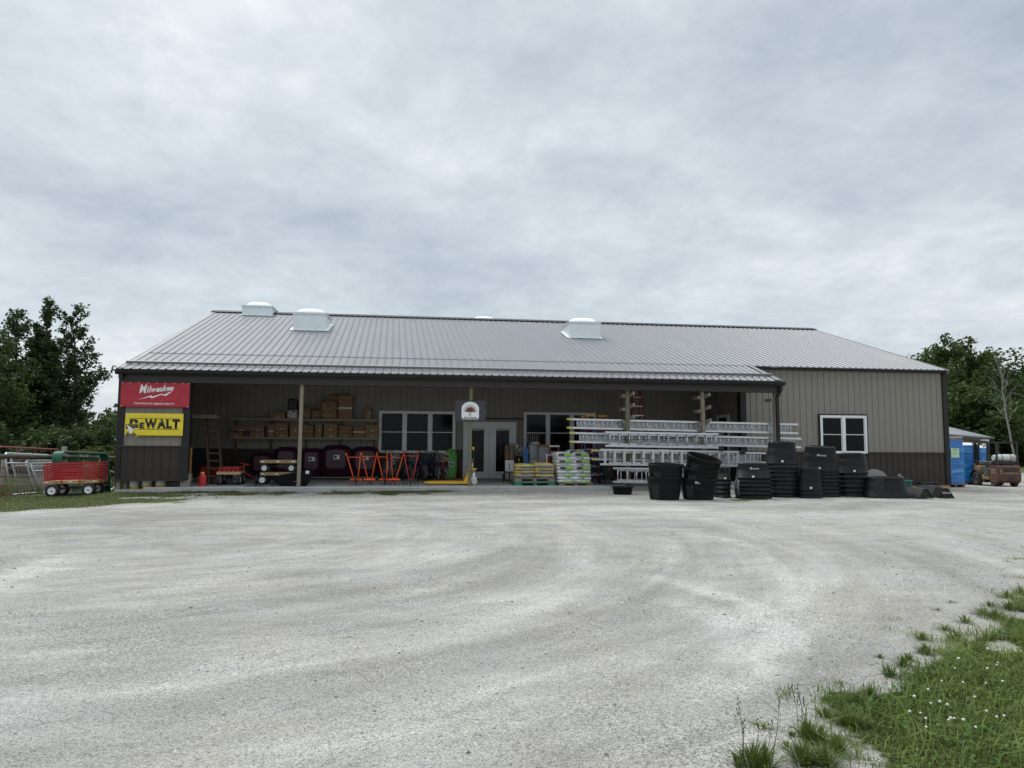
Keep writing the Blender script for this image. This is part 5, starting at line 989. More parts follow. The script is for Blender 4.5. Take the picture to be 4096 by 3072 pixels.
# low shelf with maroon wheelbarrow trays
z1 = zw(1908, 25.0, 1350); t = thing('low_shelf', 'low pale edged board platform under the maroon tubs along the porch wall', 'shelf', (xw(1090, 24.9), 24.9, z1)); x1 = xw(1512, 24.9)-xw(1090, 24.9)
q = MB(); q.bb(0, x1, 0, .8, -.035, 0); q.build('board', shelf_wood, t); q = MB()
for k in range(5): q.bb(.1+k*(x1-.3)/4, .18+k*(x1-.3)/4, .12, .7, -(z1-ZS), -.035)
q.build('legs', wood_brown, t)
def tray(px0, px1, py0, py1, Y, label, n=3, lab=True, z0=None, seed=0, rz=0):
    """nested wheelbarrow trays stood on edge: rounded top, sloping face, rolled rims at the foot"""
    x0, x1 = xw(px0, Y), xw(px1, Y); zt = zw(py0, Y, px0); zb = zw(py1, Y, px0) if z0 is None else z0; w = x1-x0; h = zt-zb; t = thing('barrow_tray', label, 'wheelbarrow tray', ((x0+x1)/2, Y, zb), rz, 'maroon trays stood along the porch wall')
    for k in range(n):
        q = MB(); off = .07*k; rings = []
        for d, sx, zlo, zhi, r in ((0, .62, .30, .82, .12), (-.012, .66, .27, .85, .13), (.04, .80, .16, .93, .2), (.16, .96, .05, .99, .26), (.17, 1.0, .02, 1.0, .28), (.19, 1.0, .02, 1.0, .28), (.2, .9, .1, .95, .2)):
            rings.append([Vector((x*1.0, d+off, z)) for x, z in rrect(-w/2*sx, w/2*sx, h*zlo, h*zhi, min(w, h)*r, 5)])
        rings = [rings[1]]+rings[2:]; q.loft(rings, caps=(True, False)); o = q.build('tray', maroon, t)
    if lab:
        q = MB(); q.box((w*.03, -.022, h*.62), (.2, .004, .15)); o = q.build('paper_label', paper, t); q = MB(); q.box((w*.03-.04, -.0255, h*.62+.01), (.09, .002, .08)); q.box((w*.03, -.0255, h*.62-.06), (.19, .002, .012)); q.build('label_picture', black_print, o)
    return t
tray(1000, 1090, 1810, 1906, 25.1, 'darkest maroon tray half hidden behind the end-on wagons', 2, False, z0=z1); tray(1097, 1190, 1787, 1906, 25.1, 'unlabelled maroon tray set directly left of the left porch post', 3, False, z0=z1); tray(1206, 1286, 1793, 1906, 25.05, 'narrower labelled maroon tray just right of the left porch post', 3, True, z0=z1); tray(1284, 1403, 1780, 1906, 24.98, 'largest labelled maroon tray, tallest of the row', 5, True, z0=z1); tray(1404, 1516, 1786, 1908, 25.05, 'maroon tray behind the orange cultivators at the end of the row', 3, True, z0=z1)
# wheel cultivators: V handles on a toolbar of tines with one front wheel
def cultivator(label, tl, tr_, bl, br, wheel_px, front, mt, tool='tines'):
    base = slab(*wheel_px); Y = base.y; t = thing('wheel_cultivator', label, 'cultivator', base, 0, 'wheel cultivators lined up along the porch'); o = base; yb = .0 if front else -.02; yt = .38 if front else .42
    P = lambda px, py, dy: at(px, py, Y+dy)-o
    A0, A1, B0, B1 = P(*bl, .12), P(*tl, yt), P(*br, .12), P(*tr_, yt); h = MB()
    for a_, b_ in ((A0, A1), (B0, B1)): h.tube([a_, b_, b_+Vector((0, .05, .01))], .015, 7)
    h.build('handle_bars', mt, t); c0, c1 = A0.lerp(A1, .85), B0.lerp(B1, .85); q = MB(); q.tube([c0, c1], .012, 6); q.build('crossbar', mt, t)
    for b_ in (A1, B1): q = MB(); q.tube([b_+Vector((0, .05, .0)), b_+Vector((0, -.07, -.05))], .02, 7); q.build('grip', mt, t)
    wheel(t, ((A0.x+B0.x)/2, .05 if front else .25, .15), .15, .034, (1, 0, 0), hub=.8, tyre=black_rubber, rim=black_metal); cx_ = (A0.x+B0.x)/2; yb = .2 if front else .0
    q = MB(); q.bar((cx_-.17, yb, .175), (cx_+.17, yb, .175), .035, .045)
    if tool == 'tines':
        q.build('toolbar', mt, t)
        for k in range(5):
            x = cx_-.16+.08*k; q = MB(); q.tube([(x, yb, .17), (x, yb+.03, .1), (x, yb-.01, .05)], .006, 5); o_ = q.build('tine', mt, t); q = MB(); q.ball((x, yb-.01, .04), .018, 7, 5, (.7, 1, 1.8)); q.build('tip', black_metal, o_)
    else:
        q.build('toolbar', black_metal, t); q = MB(); q.tube([(cx_-.2, yb, .02), (cx_-.22, yb, .12), (cx_-.1, yb, .19), (cx_+.1, yb, .19), (cx_+.22, yb, .12), (cx_+.2, yb, .02)], .016, 6); q.build('hoe_stirrup', black_metal, t)
        for k in range(3): q = MB(); q.ball((cx_-.12+.12*k, yb, .08), .028, 8, 6); q.build('disc_weight', black_metal, t)
    q = MB(); q.tube([A0, (cx_, .1, .2), B0], .016, 6); q.build('yoke', mt, t)
cultivator('orange wheel cultivator farthest left, wheel towards the yard', (1385, 1813), (1443, 1813), (1417, 1921), (1431, 1921), (1424, 1943), True, orange_paint)
cultivator('orange cultivator second from left, toolbar and tines towards the yard', (1447, 1812), (1508, 1809), (1471, 1917), (1486, 1917), (1479, 1941), False, orange_paint)
cultivator('orange cultivator third from left with its wheel in front, before the bicycles', (1508, 1812), (1549, 1813), (1533, 1920), (1547, 1920), (1540, 1942), True, orange_paint)
cultivator('orange cultivator fourth from left, tines in front beside the red one', (1565, 1815), (1613, 1817), (1570, 1916), (1585, 1916), (1577, 1941), False, orange_paint)
cultivator('red wheel hoe with black stirrup tool, rightmost of the cultivator row', (1615, 1807), (1674, 1805), (1636, 1920), (1650, 1920), (1644, 1944), False, mat('hoe_red', (.55, .03, .025), .4, var=.1), 'hoe')
# bicycles
def bicycle(label, px, py, dy, rz, fm, lean=.12, basket=True, scale=.95):
    p = slab(px, py)+Vector((0, dy, 0)); t = thing('bicycle', label, 'bicycle', p, rot=(0, lean, rz), group='bicycles parked under the porch window'); t.scale = (scale,)*3; R_ = .33; wb = 1.04
    for y in (-wb/2, wb/2): wheel(t, (0, y, R_), R_, .042, (1, 0, 0), hub=.9, rim=galv, spokes=16)
    q = MB(); bbk = Vector((0, .06, .28)); hd = Vector((0, -.40, .78)); st_ = Vector((0, .2, .72)); ax_ = Vector((0, wb/2, R_)); fx = Vector((0, -wb/2, R_))
    for a_, b_, r in ((hd, bbk, .02), (hd-Vector((0, -.02, .14)), st_+Vector((0, -.02, -.12)), .018), (bbk, st_, .017), (bbk+Vector((.03, 0, 0)), ax_+Vector((.05, 0, 0)), .011), (bbk-Vector((.03, 0, 0)), ax_-Vector((.05, 0, 0)), .011), (st_-Vector((.02, 0, .05)), ax_-Vector((.05, 0, 0)), .01), (st_+Vector((.02, 0, -.05)), ax_+Vector((.05, 0, 0)), .01), (hd+Vector((0, 0, .1)), hd-Vector((0, .0, .12)), .021)): q.tube([a_, b_], r, 7)
    for s in (-1, 1): q.tube([hd-Vector((0, .01, .1)), hd+Vector((s*.045, -.03, -.2)), fx+Vector((s*.05, 0, 0))], .012, 6)
    q.build('frame', fm, t)
    for yc, a0, a1 in ((-wb/2, .3, 2.3), (wb/2, .25, 2.9)):
        q = MB(); n = 12; rg = []
        for a_ in np.linspace(a0, a1, n): rg.append([Vector((x, yc+(R_+.03+dz_)*cos(a_), R_+(R_+.03+dz_)*sin(a_))) for x, dz_ in ((-.03, -.012), (-.015, .004), (.015, .004), (.03, -.012))])
        q.loft(rg, caps=(False, False), closed=False); q.build('mudguard', fm, t)
    q = MB(); q.tube([hd, hd+Vector((0, .0, .2))], .012, 6); q.tube([(-.30, -.22, .99), (-.27, -.34, 1.02), (-.12, -.41, 1.0), (.12, -.41, 1.0), (.27, -.34, 1.02), (.30, -.22, .99)], .011, 6); o = q.build('handlebar', chrome, t)
    for s in (-1, 1): q = MB(); q.tube([(s*.30, -.2, .988), (s*.30, -.30, 1.0)], .017, 7); q.build('grip', black_rubber, o)
    q = MB(); q.loft([[Vector((cos(a_)*w_, y_+sin(a_)*.02, .88+.025*sin(a_))) for a_ in np.linspace(0, 2*pi, 10, endpoint=False)] for y_, w_ in ((.05, .02), (.1, .04), (.2, .075), (.29, .09), (.32, .06))]); q.tube([(0, .2, .86), (0, .2, .7)], .013, 6); q.build('saddle', black_rubber, t)
    q = MB(); q.tube([(0, .06, .28)]*1+[(.09, .06, .28)], .012, 5); q.bar((.09, .06, .28), (.1, .2, .2), .02); q.bar((-.09, .06, .28), (-.1, -.08, .36), .02); q.lathe([(.09, 0), (.09, .006)], 16, Matrix.Translation((.04, .06, .28)) @ Matrix.Rotation(pi/2, 4, 'Y')); q.build('crank', black_metal, t)
    if basket:
        q = MB(); x0, x1, y0, y1, za, zb = -.16, .16, -.70, -.46, .72, .96
        for z, k in ((zb, 1), ((za+zb)/2, .94), (za, .86)): q.tube([(x0*k, y0*1.0, z), (x1*k, y0, z), (x1*k, y1, z), (x0*k, y1, z)], .004, 4, closed=True)
        for i in range(7): u = x0+(x1-x0)*i/6; q.tube([(u, y0, zb), (u*.86, y0, za)], .003, 3); q.tube([(u, y1, zb), (u*.86, y1, za)], .003, 3)
        for i in range(5): v = y0+(y1-y0)*i/4; q.tube([(x0, v, zb), (x0*.86, v, za)], .003, 3); q.tube([(x1, v, zb), (x1*.86, v, za)], .003, 3); q.tube([(x0*.86, v, za), (x1*.86, v, za)], .003, 3)
        q.build('basket', mat('basket_wire', (.45, .47, .46), .4, metal=.5, var=.1), t)
    q = MB(); q.box((0, wb/2+R_+.02, .5), (.06, .02, .045), bev=.005); q.build('rear_reflector', mat('reflector_red', (.5, .02, .03), .25, var=.05), t); return t
bm_ = lambda n_, c_: mat(n_, c_, .35, var=.1, coat=.3)
for i, (lab, px, py, dy, rz, fm, ln, bk) in enumerate((
    ('silver grey bicycle leftmost of the row, behind the third orange cultivator', 1545, 1926, .55, .25, bm_('silver_bike', (.35, .36, .37)), .16, True), ('green grey bicycle with pale mudguards, second in the row', 1592, 1926, .6, -.35, bm_('sage_bike', (.07, .12, .10)), .1, True),
    ('teal bicycle with wire basket behind the red wheel hoe', 1634, 1926, .6, .15, bm_('teal_bike', (.02, .12, .13)), .1, True), ('purple bicycle turned to show its large rear wheel', 1684, 1924, .35, 2.6, bm_('purple_bike', (.07, .045, .16)), -.1, False), ('dark blue bicycle with red reflector beside the purple one', 1712, 1924, .4, 2.9, bm_('navy_bike', (.03, .04, .09)), -.1, False),
    ('navy bicycle with a basket right of the gap in the row', 1742, 1925, .55, 3.35, bm_('steel_bike', (.05, .07, .11)), .14, True), ('dark red bicycle leaning beside the green sled, rightmost of the row', 1765, 1927, .4, -.25, bm_('wine_bike', (.12, .012, .02)), .14, True))): bicycle(lab, px, py, dy, rz, fm, ln, bk)
# green sled board standing, second colourful board behind it
p = slab(1807, 1917)+Vector((0, .5, 0)); t = thing('sled_board', 'bright lime green plastic sled standing upright against the window', 'sled', p, rot=(-.13, 0, 0)); Hh = zw(1793, p.y+.1, 1800)-ZS; Ww_ = xw(1829, p.y)-xw(1783, p.y); out = []
prof = lambda s: Ww_/2*(.80+.20*sin(min(1, s/.55)*pi/2)) if s < .72 else Ww_/2*sqrt(max(0, 1-((s-.72)/.28)**2.3))
S_ = list(np.linspace(0, 1, 22)); left = [(-prof(s), s*Hh) for s in S_]; right = [(prof(s), s*Hh) for s in S_[::-1]]; poly = left+right[1:]
q = MB(); rings = [[Vector((x*k, y, Hh/2+(z-Hh/2)*(1-(1-k)*.55))) for x, z in poly] for k, y in ((.80, .0), (.84, -.002), (.9, -.045), (1.0, -.05), (1.0, .0), (.98, .03))]; q.loft(rings, smooth=False); q.build('shell', green_sled, t)
q = MB(); q.bb(-.11, .08, -.006, -.002, Hh*.40, Hh*.56); o = q.build('graphic_sticker', mat('sticker_blue', (.45, .62, .75), .4, var=.2, scale=20), t); q = MB(); q.prism([(-.09, Hh*.50), (.02, Hh*.52), (.06, Hh*.47), (.05, Hh*.42), (-.02, Hh*.45), (-.06, Hh*.48)], .001, Matrix.Translation((0, -.0075, 0))); q.build('dark_graphic', black_print, o); q = MB(); q.lathe([(.032, 0), (.032, .003)], 14, Matrix.Translation((-.0, -.001, Hh*.88)) @ Matrix.Rotation(pi/2, 4, 'X')); q.build('round_logo', black_print, t)
p = slab(1780, 1918)+Vector((0, .6, 0)); q = MB(); q.loft([[Vector((x*.5, y_, z*.8)) for x, z in poly] for y_ in (0, .03)]); o = q.build('striped_board', mat('rainbow_board', (.5, .22, .1), .45, var=.9, scale=3.2, stretch=(4, 1, .5)), None); o.location = p; o.rotation_euler = (-.15, .12, .3); tag(o, 'orange and blue striped foam board half hidden behind the green sled', 'foam board')
for i, (px, pt_, dx_, lab) in enumerate(((1833, 1640, -.03, 'dark red steel pole leaning left of the entrance, closest to the green sled'), (1842, 1652, -.04, 'dark red steel pole leaning by the entrance frame, second from the sled'), (1848, 1700, -.06, 'shorter red pole leaning hard beside the entrance door frame'))):
    p = slab(px, 1918)+Vector((0, .9, 0)); h = zw(pt_, p.y+.3, px)-ZS; q = MB(); q.tube([(0, 0, 0), (dx_, .35, h)], .02, 7); q.tube([(0, 0, 0), (0, 0, .03)], .03, 8); o = q.build('red_pole', red_dark if i < 2 else mat('pole_red', (.32, .05, .04), .5, var=.2), None); o.location = p; tag(o, lab, 'pole', 'red poles by the entrance')
q = MB(); q.bb(-.45, .42, -.05, .05, 0, .04); o = q.build('timber_baulk', wood_brown, None); o.location = slab(1805, 1920)+Vector((0, .42, 0)); tag(o, 'low brown timber on the slab under the green sled', 'timber')

# ------------------------------------------------------------------ pallet jack, pallets and bags
p = slab(1890, 1941); t = thing('pallet_jack', 'yellow pallet jack with its forks pointing left, parked at the middle post', 'pallet jack', (0, 0, 0)); pj = Vector((xw(1876, 22.0), 22.0, ZS)); t.location = pj
xl = xw(1697, 22.0)-pj.x
for y in (-.27, .11): q = MB(); q.loft([[Vector((x, y0, z)) for y0, z in ((y, za), (y+.16, za), (y+.16, zb), (y, zb))] for x, za, zb in ((xl, .075, .085), (xl+.12, .045, .1), (xl+.3, .04, .105), (-.05, .04, .11))], smooth=False); q.build('fork', yellow_paint, t); q = MB(); q.lathe([(.035, -.05), (.035, .05)], 12, Matrix.Translation((xl+.16, y+.08, .04)) @ Matrix.Rotation(pi/2, 4, 'X')); q.build('load_roller', black_plastic, t)
q = MB(); q.prism([(-.2, .05), (.02, .05), (.02, .50), (-.02, .50), (-.08, .3)], .36, Matrix.Translation((0, -.25, 0))); q.bb(.02, .22, -.22, .08, .46, .5); q.build('frame_body', yellow_paint, t)
q = MB(); q.lathe([(.07, .12), (.07, .36), (.04, .38), (.04, .46)], 12, Matrix.Translation((.14, -.07, 0))); q.bb(.06, .24, -.18, .04, .12, .26, bev=.02); q.build('pump', galv, t)
for y in (-.16, .02): wheel(t, (.16, y, .095), .095, .06, (0, 1, 0), hub=.4, rim=galv, tyre=mat('cream_wheel', (.55, .52, .42), .6, var=.08))
q = MB(); q.tube([(.16, -.07, .38), (.14, -.02, 1.0), (.13, -.01, 1.06)], .024, 8); q.build('handle_shaft', black_metal, t); q = MB(); q.tube([(.02, -.01, 1.02), (-.02, -.01, 1.12), (.0, -.01, 1.22), (.13, -.01, 1.27), (.26, -.01, 1.22), (.28, -.01, 1.12), (.24, -.01, 1.02)], .016, 7, closed=True); q.build('handle_loop', black_plastic, t); q = MB(); q.bb(.1, .16, -.05, -.045, 1.06, 1.16); q.build('warning_label', yellow_paint, t); q = MB(); q.bb(.09, .17, -.05, .0, .52, .66, bev=.015); q.build('tag_card', paper, t); q = MB(); q.bb(.09, .17, -.045, .0, .665, .8, bev=.015); q.build('cardboard_sleeve', cardboard, t)
def pallet(label, px0, px1, py0, py1, Y, dep, mt, group='wooden pallets in the porch'):
    x0, x1 = xw(px0, Y), xw(px1, Y); z1, z0 = zw(py0, Y, px0), zw(py1, Y, px0); t = thing('pallet', label, 'pallet', (x0, Y, z0), 0, group); w, h = x1-x0, z1-z0; bt = h*.16
    for y in (0, dep/2-.04, dep-.08):
        q = MB(); q.bb(0, w*.17, y, y+.08, bt, h-bt); q.bb(w*.46, w*.54, y, y+.08, bt, h-bt); q.bb(w*.83, w, y, y+.08, bt, h-bt); q.bb(w*.17, w*.83, y+.001, y+.079, h*.66, h-bt); q.build('stringer', mt, t)
    for z, n in ((0, 5), (h-bt, 7)):
        for k in range(n): y = -.012+(dep-.06)*k/(n-1); q = MB(); q.bb(-.01, w+.01, y, y+.085, z, z+bt*.98, bev=.003); q.build('deck_board', mt, t)
    return t, w, h
pallet('green painted pallet under the yellow sacks', 2061, 2221, 1928, 1944.5, 21.35, .95, green_pallet); pallet('grey weathered pallet stacked on the green one', 2060, 2219, 1911, 1927.5, 21.37, .95, wood_grey); pallet('plain pallet under the tall pile of white sacks', 2236, 2371, 1931, 1944.5, 21.35, .95, mat('brown_pallet', (.22, .17, .11), .8, var=.25, scale=8))
def sackbag(name, label, px0, px1, py0, py1, Y, dep, mt, cat, group, seed, prints=(), tilt=0.0, puff=1.25, rz=0.0):
    x0, x1 = xw(px0, Y), xw(px1, Y); z1, z0 = zw(py0, Y, px0), zw(py1, Y, px0); w, h = x1-x0, z1-z0; t = thing(name, label, cat, ((x0+x1)/2, Y+dep/2, z0), rot=(0, tilt, rz), group=group); rg = random.Random(seed)
    q = MB(); M = Matrix.Translation((0, 0, h/2)); q.pillow(w*1.03, dep, h*puff, M, 18, 10, seed, .38, pw=5); q.build('body', mt, t)
    for (u0, u1, v0, v1, m_) in prints:           # printed front edge, wrapped on the bulge
        q = MB(); n = 8; vs = []; m_n = 4
        for j in range(m_n+1):
            for i in range(n+1):
                u = -1+2*(u0+(u1-u0)*i/n); v_ = v0+(v1-v0)*j/m_n; an = (v_-.5)*pi*.95; e = (1-abs(u)**5)**.5; vs.append((u*w/2*.99, -dep/2*(.86+.16*cos(an)*e)-.006, h/2+h*puff*.5*sin(an)*e*1.03))
        q.add(vs, [(j*(n+1)+i, j*(n+1)+i+1, (j+1)*(n+1)+i+1, (j+1)*(n+1)+i) for j in range(m_n) for i in range(n)], None, True); q.build('print_band', m_, t)
    return t
YG = 'yellow sacks on the green pallet'
rows = ('bottom', 'second', 'third', 'top')
for k, (py0, py1) in enumerate(((1895, 1911), (1881, 1896), (1870, 1884), (1858, 1872))):
    for j in (0, 1):
        px0, px1 = ((2064, 2142), (2139, 2221))[j]; up = 3 if (k == 3 and j) else 0
        pr = ((.04, .9, .30, .62, bag_grey),) if (k+j) % 2 == 0 else ((.3, .96, .12, .48, bag_grey),)
        sackbag('yellow_sack', f'yellow and grey printed sack in the {rows[k]} row of its pallet, {("left", "right")[j]} end', px0, px1, py0-up, py1, 21.37+.012*k, .88, bag_yellow, 'sack', YG, 300+k*3+j, pr, tilt=.012*(j-.5), puff=1.3)
WG = 'white sacks on the plain pallet'; ords = ('bottom', 'second', 'third', 'fourth', 'fifth', 'sixth', 'seventh', 'eighth', 'ninth'); cuts = [1932, 1921, 1907, 1895, 1882, 1867, 1853, 1841, 1828, 1813]
for k in range(9):
    py1, py0 = cuts[k], cuts[k+1]; sh = (0, 0, 0, -1, -1, -2, -4, -2, -7)[k]; two = k % 2 == 0; xs2 = (2233+sh, 2299+sh, 2366+sh) if two else (2233+sh, 2275+sh, 2320+sh, 2366+sh); nn = len(xs2)-1
    for j in range(nn):
        lab = f'white sack in the {ords[k]} row up its pile, '+((('left', 'right') if two else ('left', 'middle', 'right'))[j])+(' one, green and black printed front' if two else ' one, plain white end')
        pr = ((.14, .48, .40, .68, black_print), (.50, .86, .36, .70, green_print)) if (two and k > 2) else (((.3, .9, .3, .7, mat('pale_green_print', (.35, .5, .2), .5, var=.3, scale=10)),) if two else ((.15, .35, .35, .6, bag_grey),) if j == 2 else ())
        sackbag('white_sack', lab, xs2[j]-2, xs2[j+1]+2, py0-2, py1+1, 21.36+.015*((k*7+j*3) % 3), .9, bag_white, 'sack', WG, 400+k*5+j, pr, tilt=.03*((k*5+j*3) % 3-1)/2, puff=1.3)
sackbag('white_sack', 'single white sack with green print lying loose on top of its pile', 2270, 2343, 1801, 1816, 21.6, .5, bag_white, 'sack', WG, 481, ((.15, .45, .3, .75, black_print), (.45, .8, .3, .8, green_print)), tilt=-.03, puff=1.2)
# ------------------------------------------------------------------ goods by the entrance
p = slab(2038, 1926); t = thing('hand_truck', 'black hand truck loaded with brown and white strapped cartons beside the entrance', 'hand truck', (p.x, p.y, ZS), rot=(-.06, 0, 0)); w = .17; H_ = zw(1774, p.y, 2040)-ZS
q = MB(); q.tube([(-w, 0, .05), (-w, .0, H_-.1), (-w*.6, 0, H_), (w*.6, 0, H_), (w, 0, H_-.1), (w, 0, .05)], .014, 7); q.bar((-w, 0, .3), (w, 0, .3), .03, .012); q.bar((0, -.01, .1), (0, -.01, H_-.5), .03, .012); q.bb(-w, w, -.22, 0, .03, .045); q.build('frame', black_metal, t)
for s in (-1, 1): wheel(t, (s*.2, .09, .125), .125, .06, (1, 0, 0))
q = MB(); q.bb(-w*.9, w*.9, .02, .2, .08, H_-.55, bev=.01); q.build('wrapped_pack', mat('grey_wrap', (.28, .25, .23), .7, var=.25, scale=7, bump=.4, bscale=14), t); q = MB(); q.bb(-w*.88, -.012, .03, .2, H_-.55, H_-.04, bev=.03); q.bb(.012, w*.88, .03, .2, H_-.55, H_-.04, bev=.03); q.build('carton', cardboard_dark, t); q = MB(); q.bb(-w*.85, w*.85, -.02, -.016, H_-.92, H_-.56); o = q.build('paper_sheet', paper, t); q = MB(); q.bb(-.02, .02, -.023, -.021, H_-.84, H_-.66); q.bb(-.05, .05, -.023, -.021, H_-.87, H_-.85); q.build('printed_picture', bag_grey, o)
t = thing('tool_bin', 'black open bin holding handles and mops right of the hand truck', 'bin', (xw(2084, 24.0), 24.0, ZS)); q = MB(); hB = zw(1825, 24, 2080)-ZS; q.loft([[Vector((x*k, y*k, z)) for x, y in rrect(-.2, .2, -.2, .2, .04, 3)] for z, k in ((0, .92), (hB, 1), (hB, .94), (.1, .88))], caps=(True, True)); q.build('body', black_plastic, t); q = MB(); q.bb(-.12, -.08, -.206, -.2, hB-.16, hB-.06); q.build('yellow_label', yellow_paint, t)
for i, (x, tp, m_) in enumerate(((-.12, .62, galv), (-.03, .35, galv), (.05, .42, yellow_paint), (.12, .38, mat('mop_straw', (.4, .3, .12), .9, var=.2)), (0, .5, wood_new))): q = MB(); q.tube([(x*.5, 0, .2), (x, .02, hB+tp*.55)], .014, 6); q.ball((x, .02, hB+tp*.55), .045, 8, 6, (1, .6, 1.4)); q.build('tool_handle', m_, t)
q = MB(); hh = zw(1768, 24.2, 2066)-ZS
t = thing('gutter_bundle', 'bundle of grey metal channels standing upright between hand truck and window', 'metal channels', (xw(2066, 24.3), 24.3, ZS), rot=(-.05, .0, 0))
for k in range(3): q = MB(); q.bar((-.05+.07*k, .03*k, 0), (-.09+.07*k, .03*k+.0, hh-.06*k), .06, .05, up=(0, 1, 0)); q.build('channel', mat('pale_grey_channel', (.36, .36, .36), .5, var=.12), t)
q = MB(); q.bb(-.085, .085, -.03, .03, 0, zw(1787, 23.6, 2108)-ZS); o = q.build('blue_panel', blue_paint, None); o.location = (xw(2109, 23.6), 23.6, ZS); o.rotation_euler = (-.05, -.06, 0); tag(o, 'narrow bright blue panel standing before the right hand window', 'panel')
t = thing('wrapped_bundle', 'tall bundle in clear plastic wrap standing right of the blue panel', 'bundle', (xw(2136, 23.8), 23.8, ZS)); q = MB(); hh = zw(1774, 23.8, 2136)-ZS; wd = (xw(2158, 23.8)-xw(2114, 23.8))/2; q.loft([[Vector((x*k+.02*sin(z*9), y*k+.01*cos(z*13), z)) for x, y in rrect(-wd, wd, -.14, .14, .06, 4)] for z, k in ((0, 1.05), (.2, 1.02), (.5, .96), (.8, .95), (hh-.1, .9), (hh-.03, .84), (hh, .6))]); q.build('wrap', mat('cloudy_film', (.24, .25, .255), .3, var=.35, scale=9, stretch=(3, 3, .6), bump=.4, bscale=12, coat=.2), t); q = MB(); q.bb(-.13, .1, -.155, -.15, .35, .72); q.build('paper_insert', mat('grey_paper', (.42, .42, .42), .6, var=.15), t)
t = thing('grey_carton', 'tall light grey carton with brown top left of the red step stool', 'box', (xw(2173, 23.6), 23.6, ZS)); hh = zw(1779, 23.6, 2173)-ZS; wd = (xw(2192, 23.6)-xw(2153, 23.6))/2; q = MB(); q.bb(-wd, wd, -.2, .2, 0, hh-.09, bev=.005); q.build('body', mat('light_grey_carton', (.34, .34, .345), .7, var=.06), t); q = MB(); q.bb(-wd-.01, wd+.02, -.21, .21, hh-.09, hh, bev=.006); q.build('lid', cardboard, t); q = MB(); q.bb(-wd*.8, wd*.8, -.203, -.2, hh*.6, hh*.61); q.build('seam', bag_grey, t)
q = MB(); 
t = thing('pipe_rack', 'thin white pipes fanned out in a bin under the right window', 'pipes', (xw(2140, 24.9), 24.9, ZS)); q.loft([[Vector((x, y, z)) for x, y in rrect(-.14, .14, -.1, .1, .03, 2)] for z in (0, zw(1768, 24.9, 2140)-ZS)]); q.build('bin', paper, t)
for k in range(7): x = -.12+.04*k; q = MB(); q.tube([(x, 0, .5), (x+.05*(k-3)*.6-.08, .1, zw(1738, 25, 2130)-ZS)], .011, 5); q.build('pipe', mat('grey_pipe', (.4, .39, .37), .5, var=.1), t)
# ------------------------------------------------------------------ step ladders
def stepladder(label, pxt, pyt, wt, pxb0, pxb1, pyb, Y, mt, cap=yellow_paint, n=6, spread=.9, z0=None, group='folding step ladders in the porch'):
    xb0, xb1 = xw(pxb0, Y), xw(pxb1, Y); z0 = ZS; xc = xw(pxt, Y); zt = zw(pyt, Y, pxt); t = thing('step_ladder', label, 'step ladder', ((xb0+xb1)/2, Y, z0), group=group); h = zt-z0; o = (xb0+xb1)/2; b0, b1 = xb0-o, xb1-o; c = xc-o; w2 = wt/2
    for x0_, x1_ in ((b0, c-w2), (b1, c+w2)):
        q = MB(); q.bar((x0_, 0, 0), (x1_, spread*.42, h), .032, .08, up=(0, 1, 0)); q.build('front_rail', mt, t); q = MB(); q.bar((x0_*.92, spread, 0), (x1_, spread*.5, h), .03, .05, up=(0, 1, 0)); q.build('rear_rail', mt, t)
    for k in range(1, n+1):
        s = k/(n+1); xa, xb_ = b0+(c-w2-b0)*s, b1+(c+w2-b1)*s; q = MB(); q.bb(xa+.017, xb_-.017, spread*.42*s-.045, spread*.42*s+.045, h*s-.014, h*s+.014); q.build('step', alu, t)
        if k % 2: q = MB(); y = spread-(spread*.5)*s; q.bb(xa*.94+.012, xb_*.94-.012, y-.012, y+.012, h*s-.01, h*s+.01); q.build('rear_brace', alu, t)
    q = MB(); q.bb(c-w2-.04, c+w2+.04, spread*.36, spread*.58, h-.005, h+.06, bev=.01); q.build('top_cap', cap, t); return t
red_fg = mat('red_fibreglass', (.33, .012, .015), .45, var=.1)
stepladder('blue step ladder with yellow top beside the white sacks', 2371, 1664, .24, 2334, 2404, 1926, 22.4, blue_paint, n=7); stepladder('red step ladder with yellow top behind the blue one', 2421, 1666, .24, 2392, 2452, 1920, 23.0, red_fg, n=7); stepladder('red step ladder left of the blue one, its side behind the white sacks', 2352, 1668, .2, 2318, 2392, 1920, 23.4, red_fg, n=7)
stepladder('tallest red step ladder, its top hidden behind the porch beam', 2567, 1548, .26, 2516, 2618, 1920, 23.6, red_fg, red_fg, n=9, spread=1.3); stepladder('short red step stool before the right window', 2222, 1788, .28, 2196, 2249, 1916, 22.9, red_fg, alu, n=3, spread=.5); stepladder('low grey step stool hard behind the white sacks', 2205, 1823, .25, 2188, 2226, 1925, 22.4, alu, alu, n=2, spread=.4); stepladder('red step ladder behind the wide ladder rack, right of the tallest', 2660, 1735, .24, 2628, 2700, 1920, 23.8, red_fg, yellow_paint, n=5)
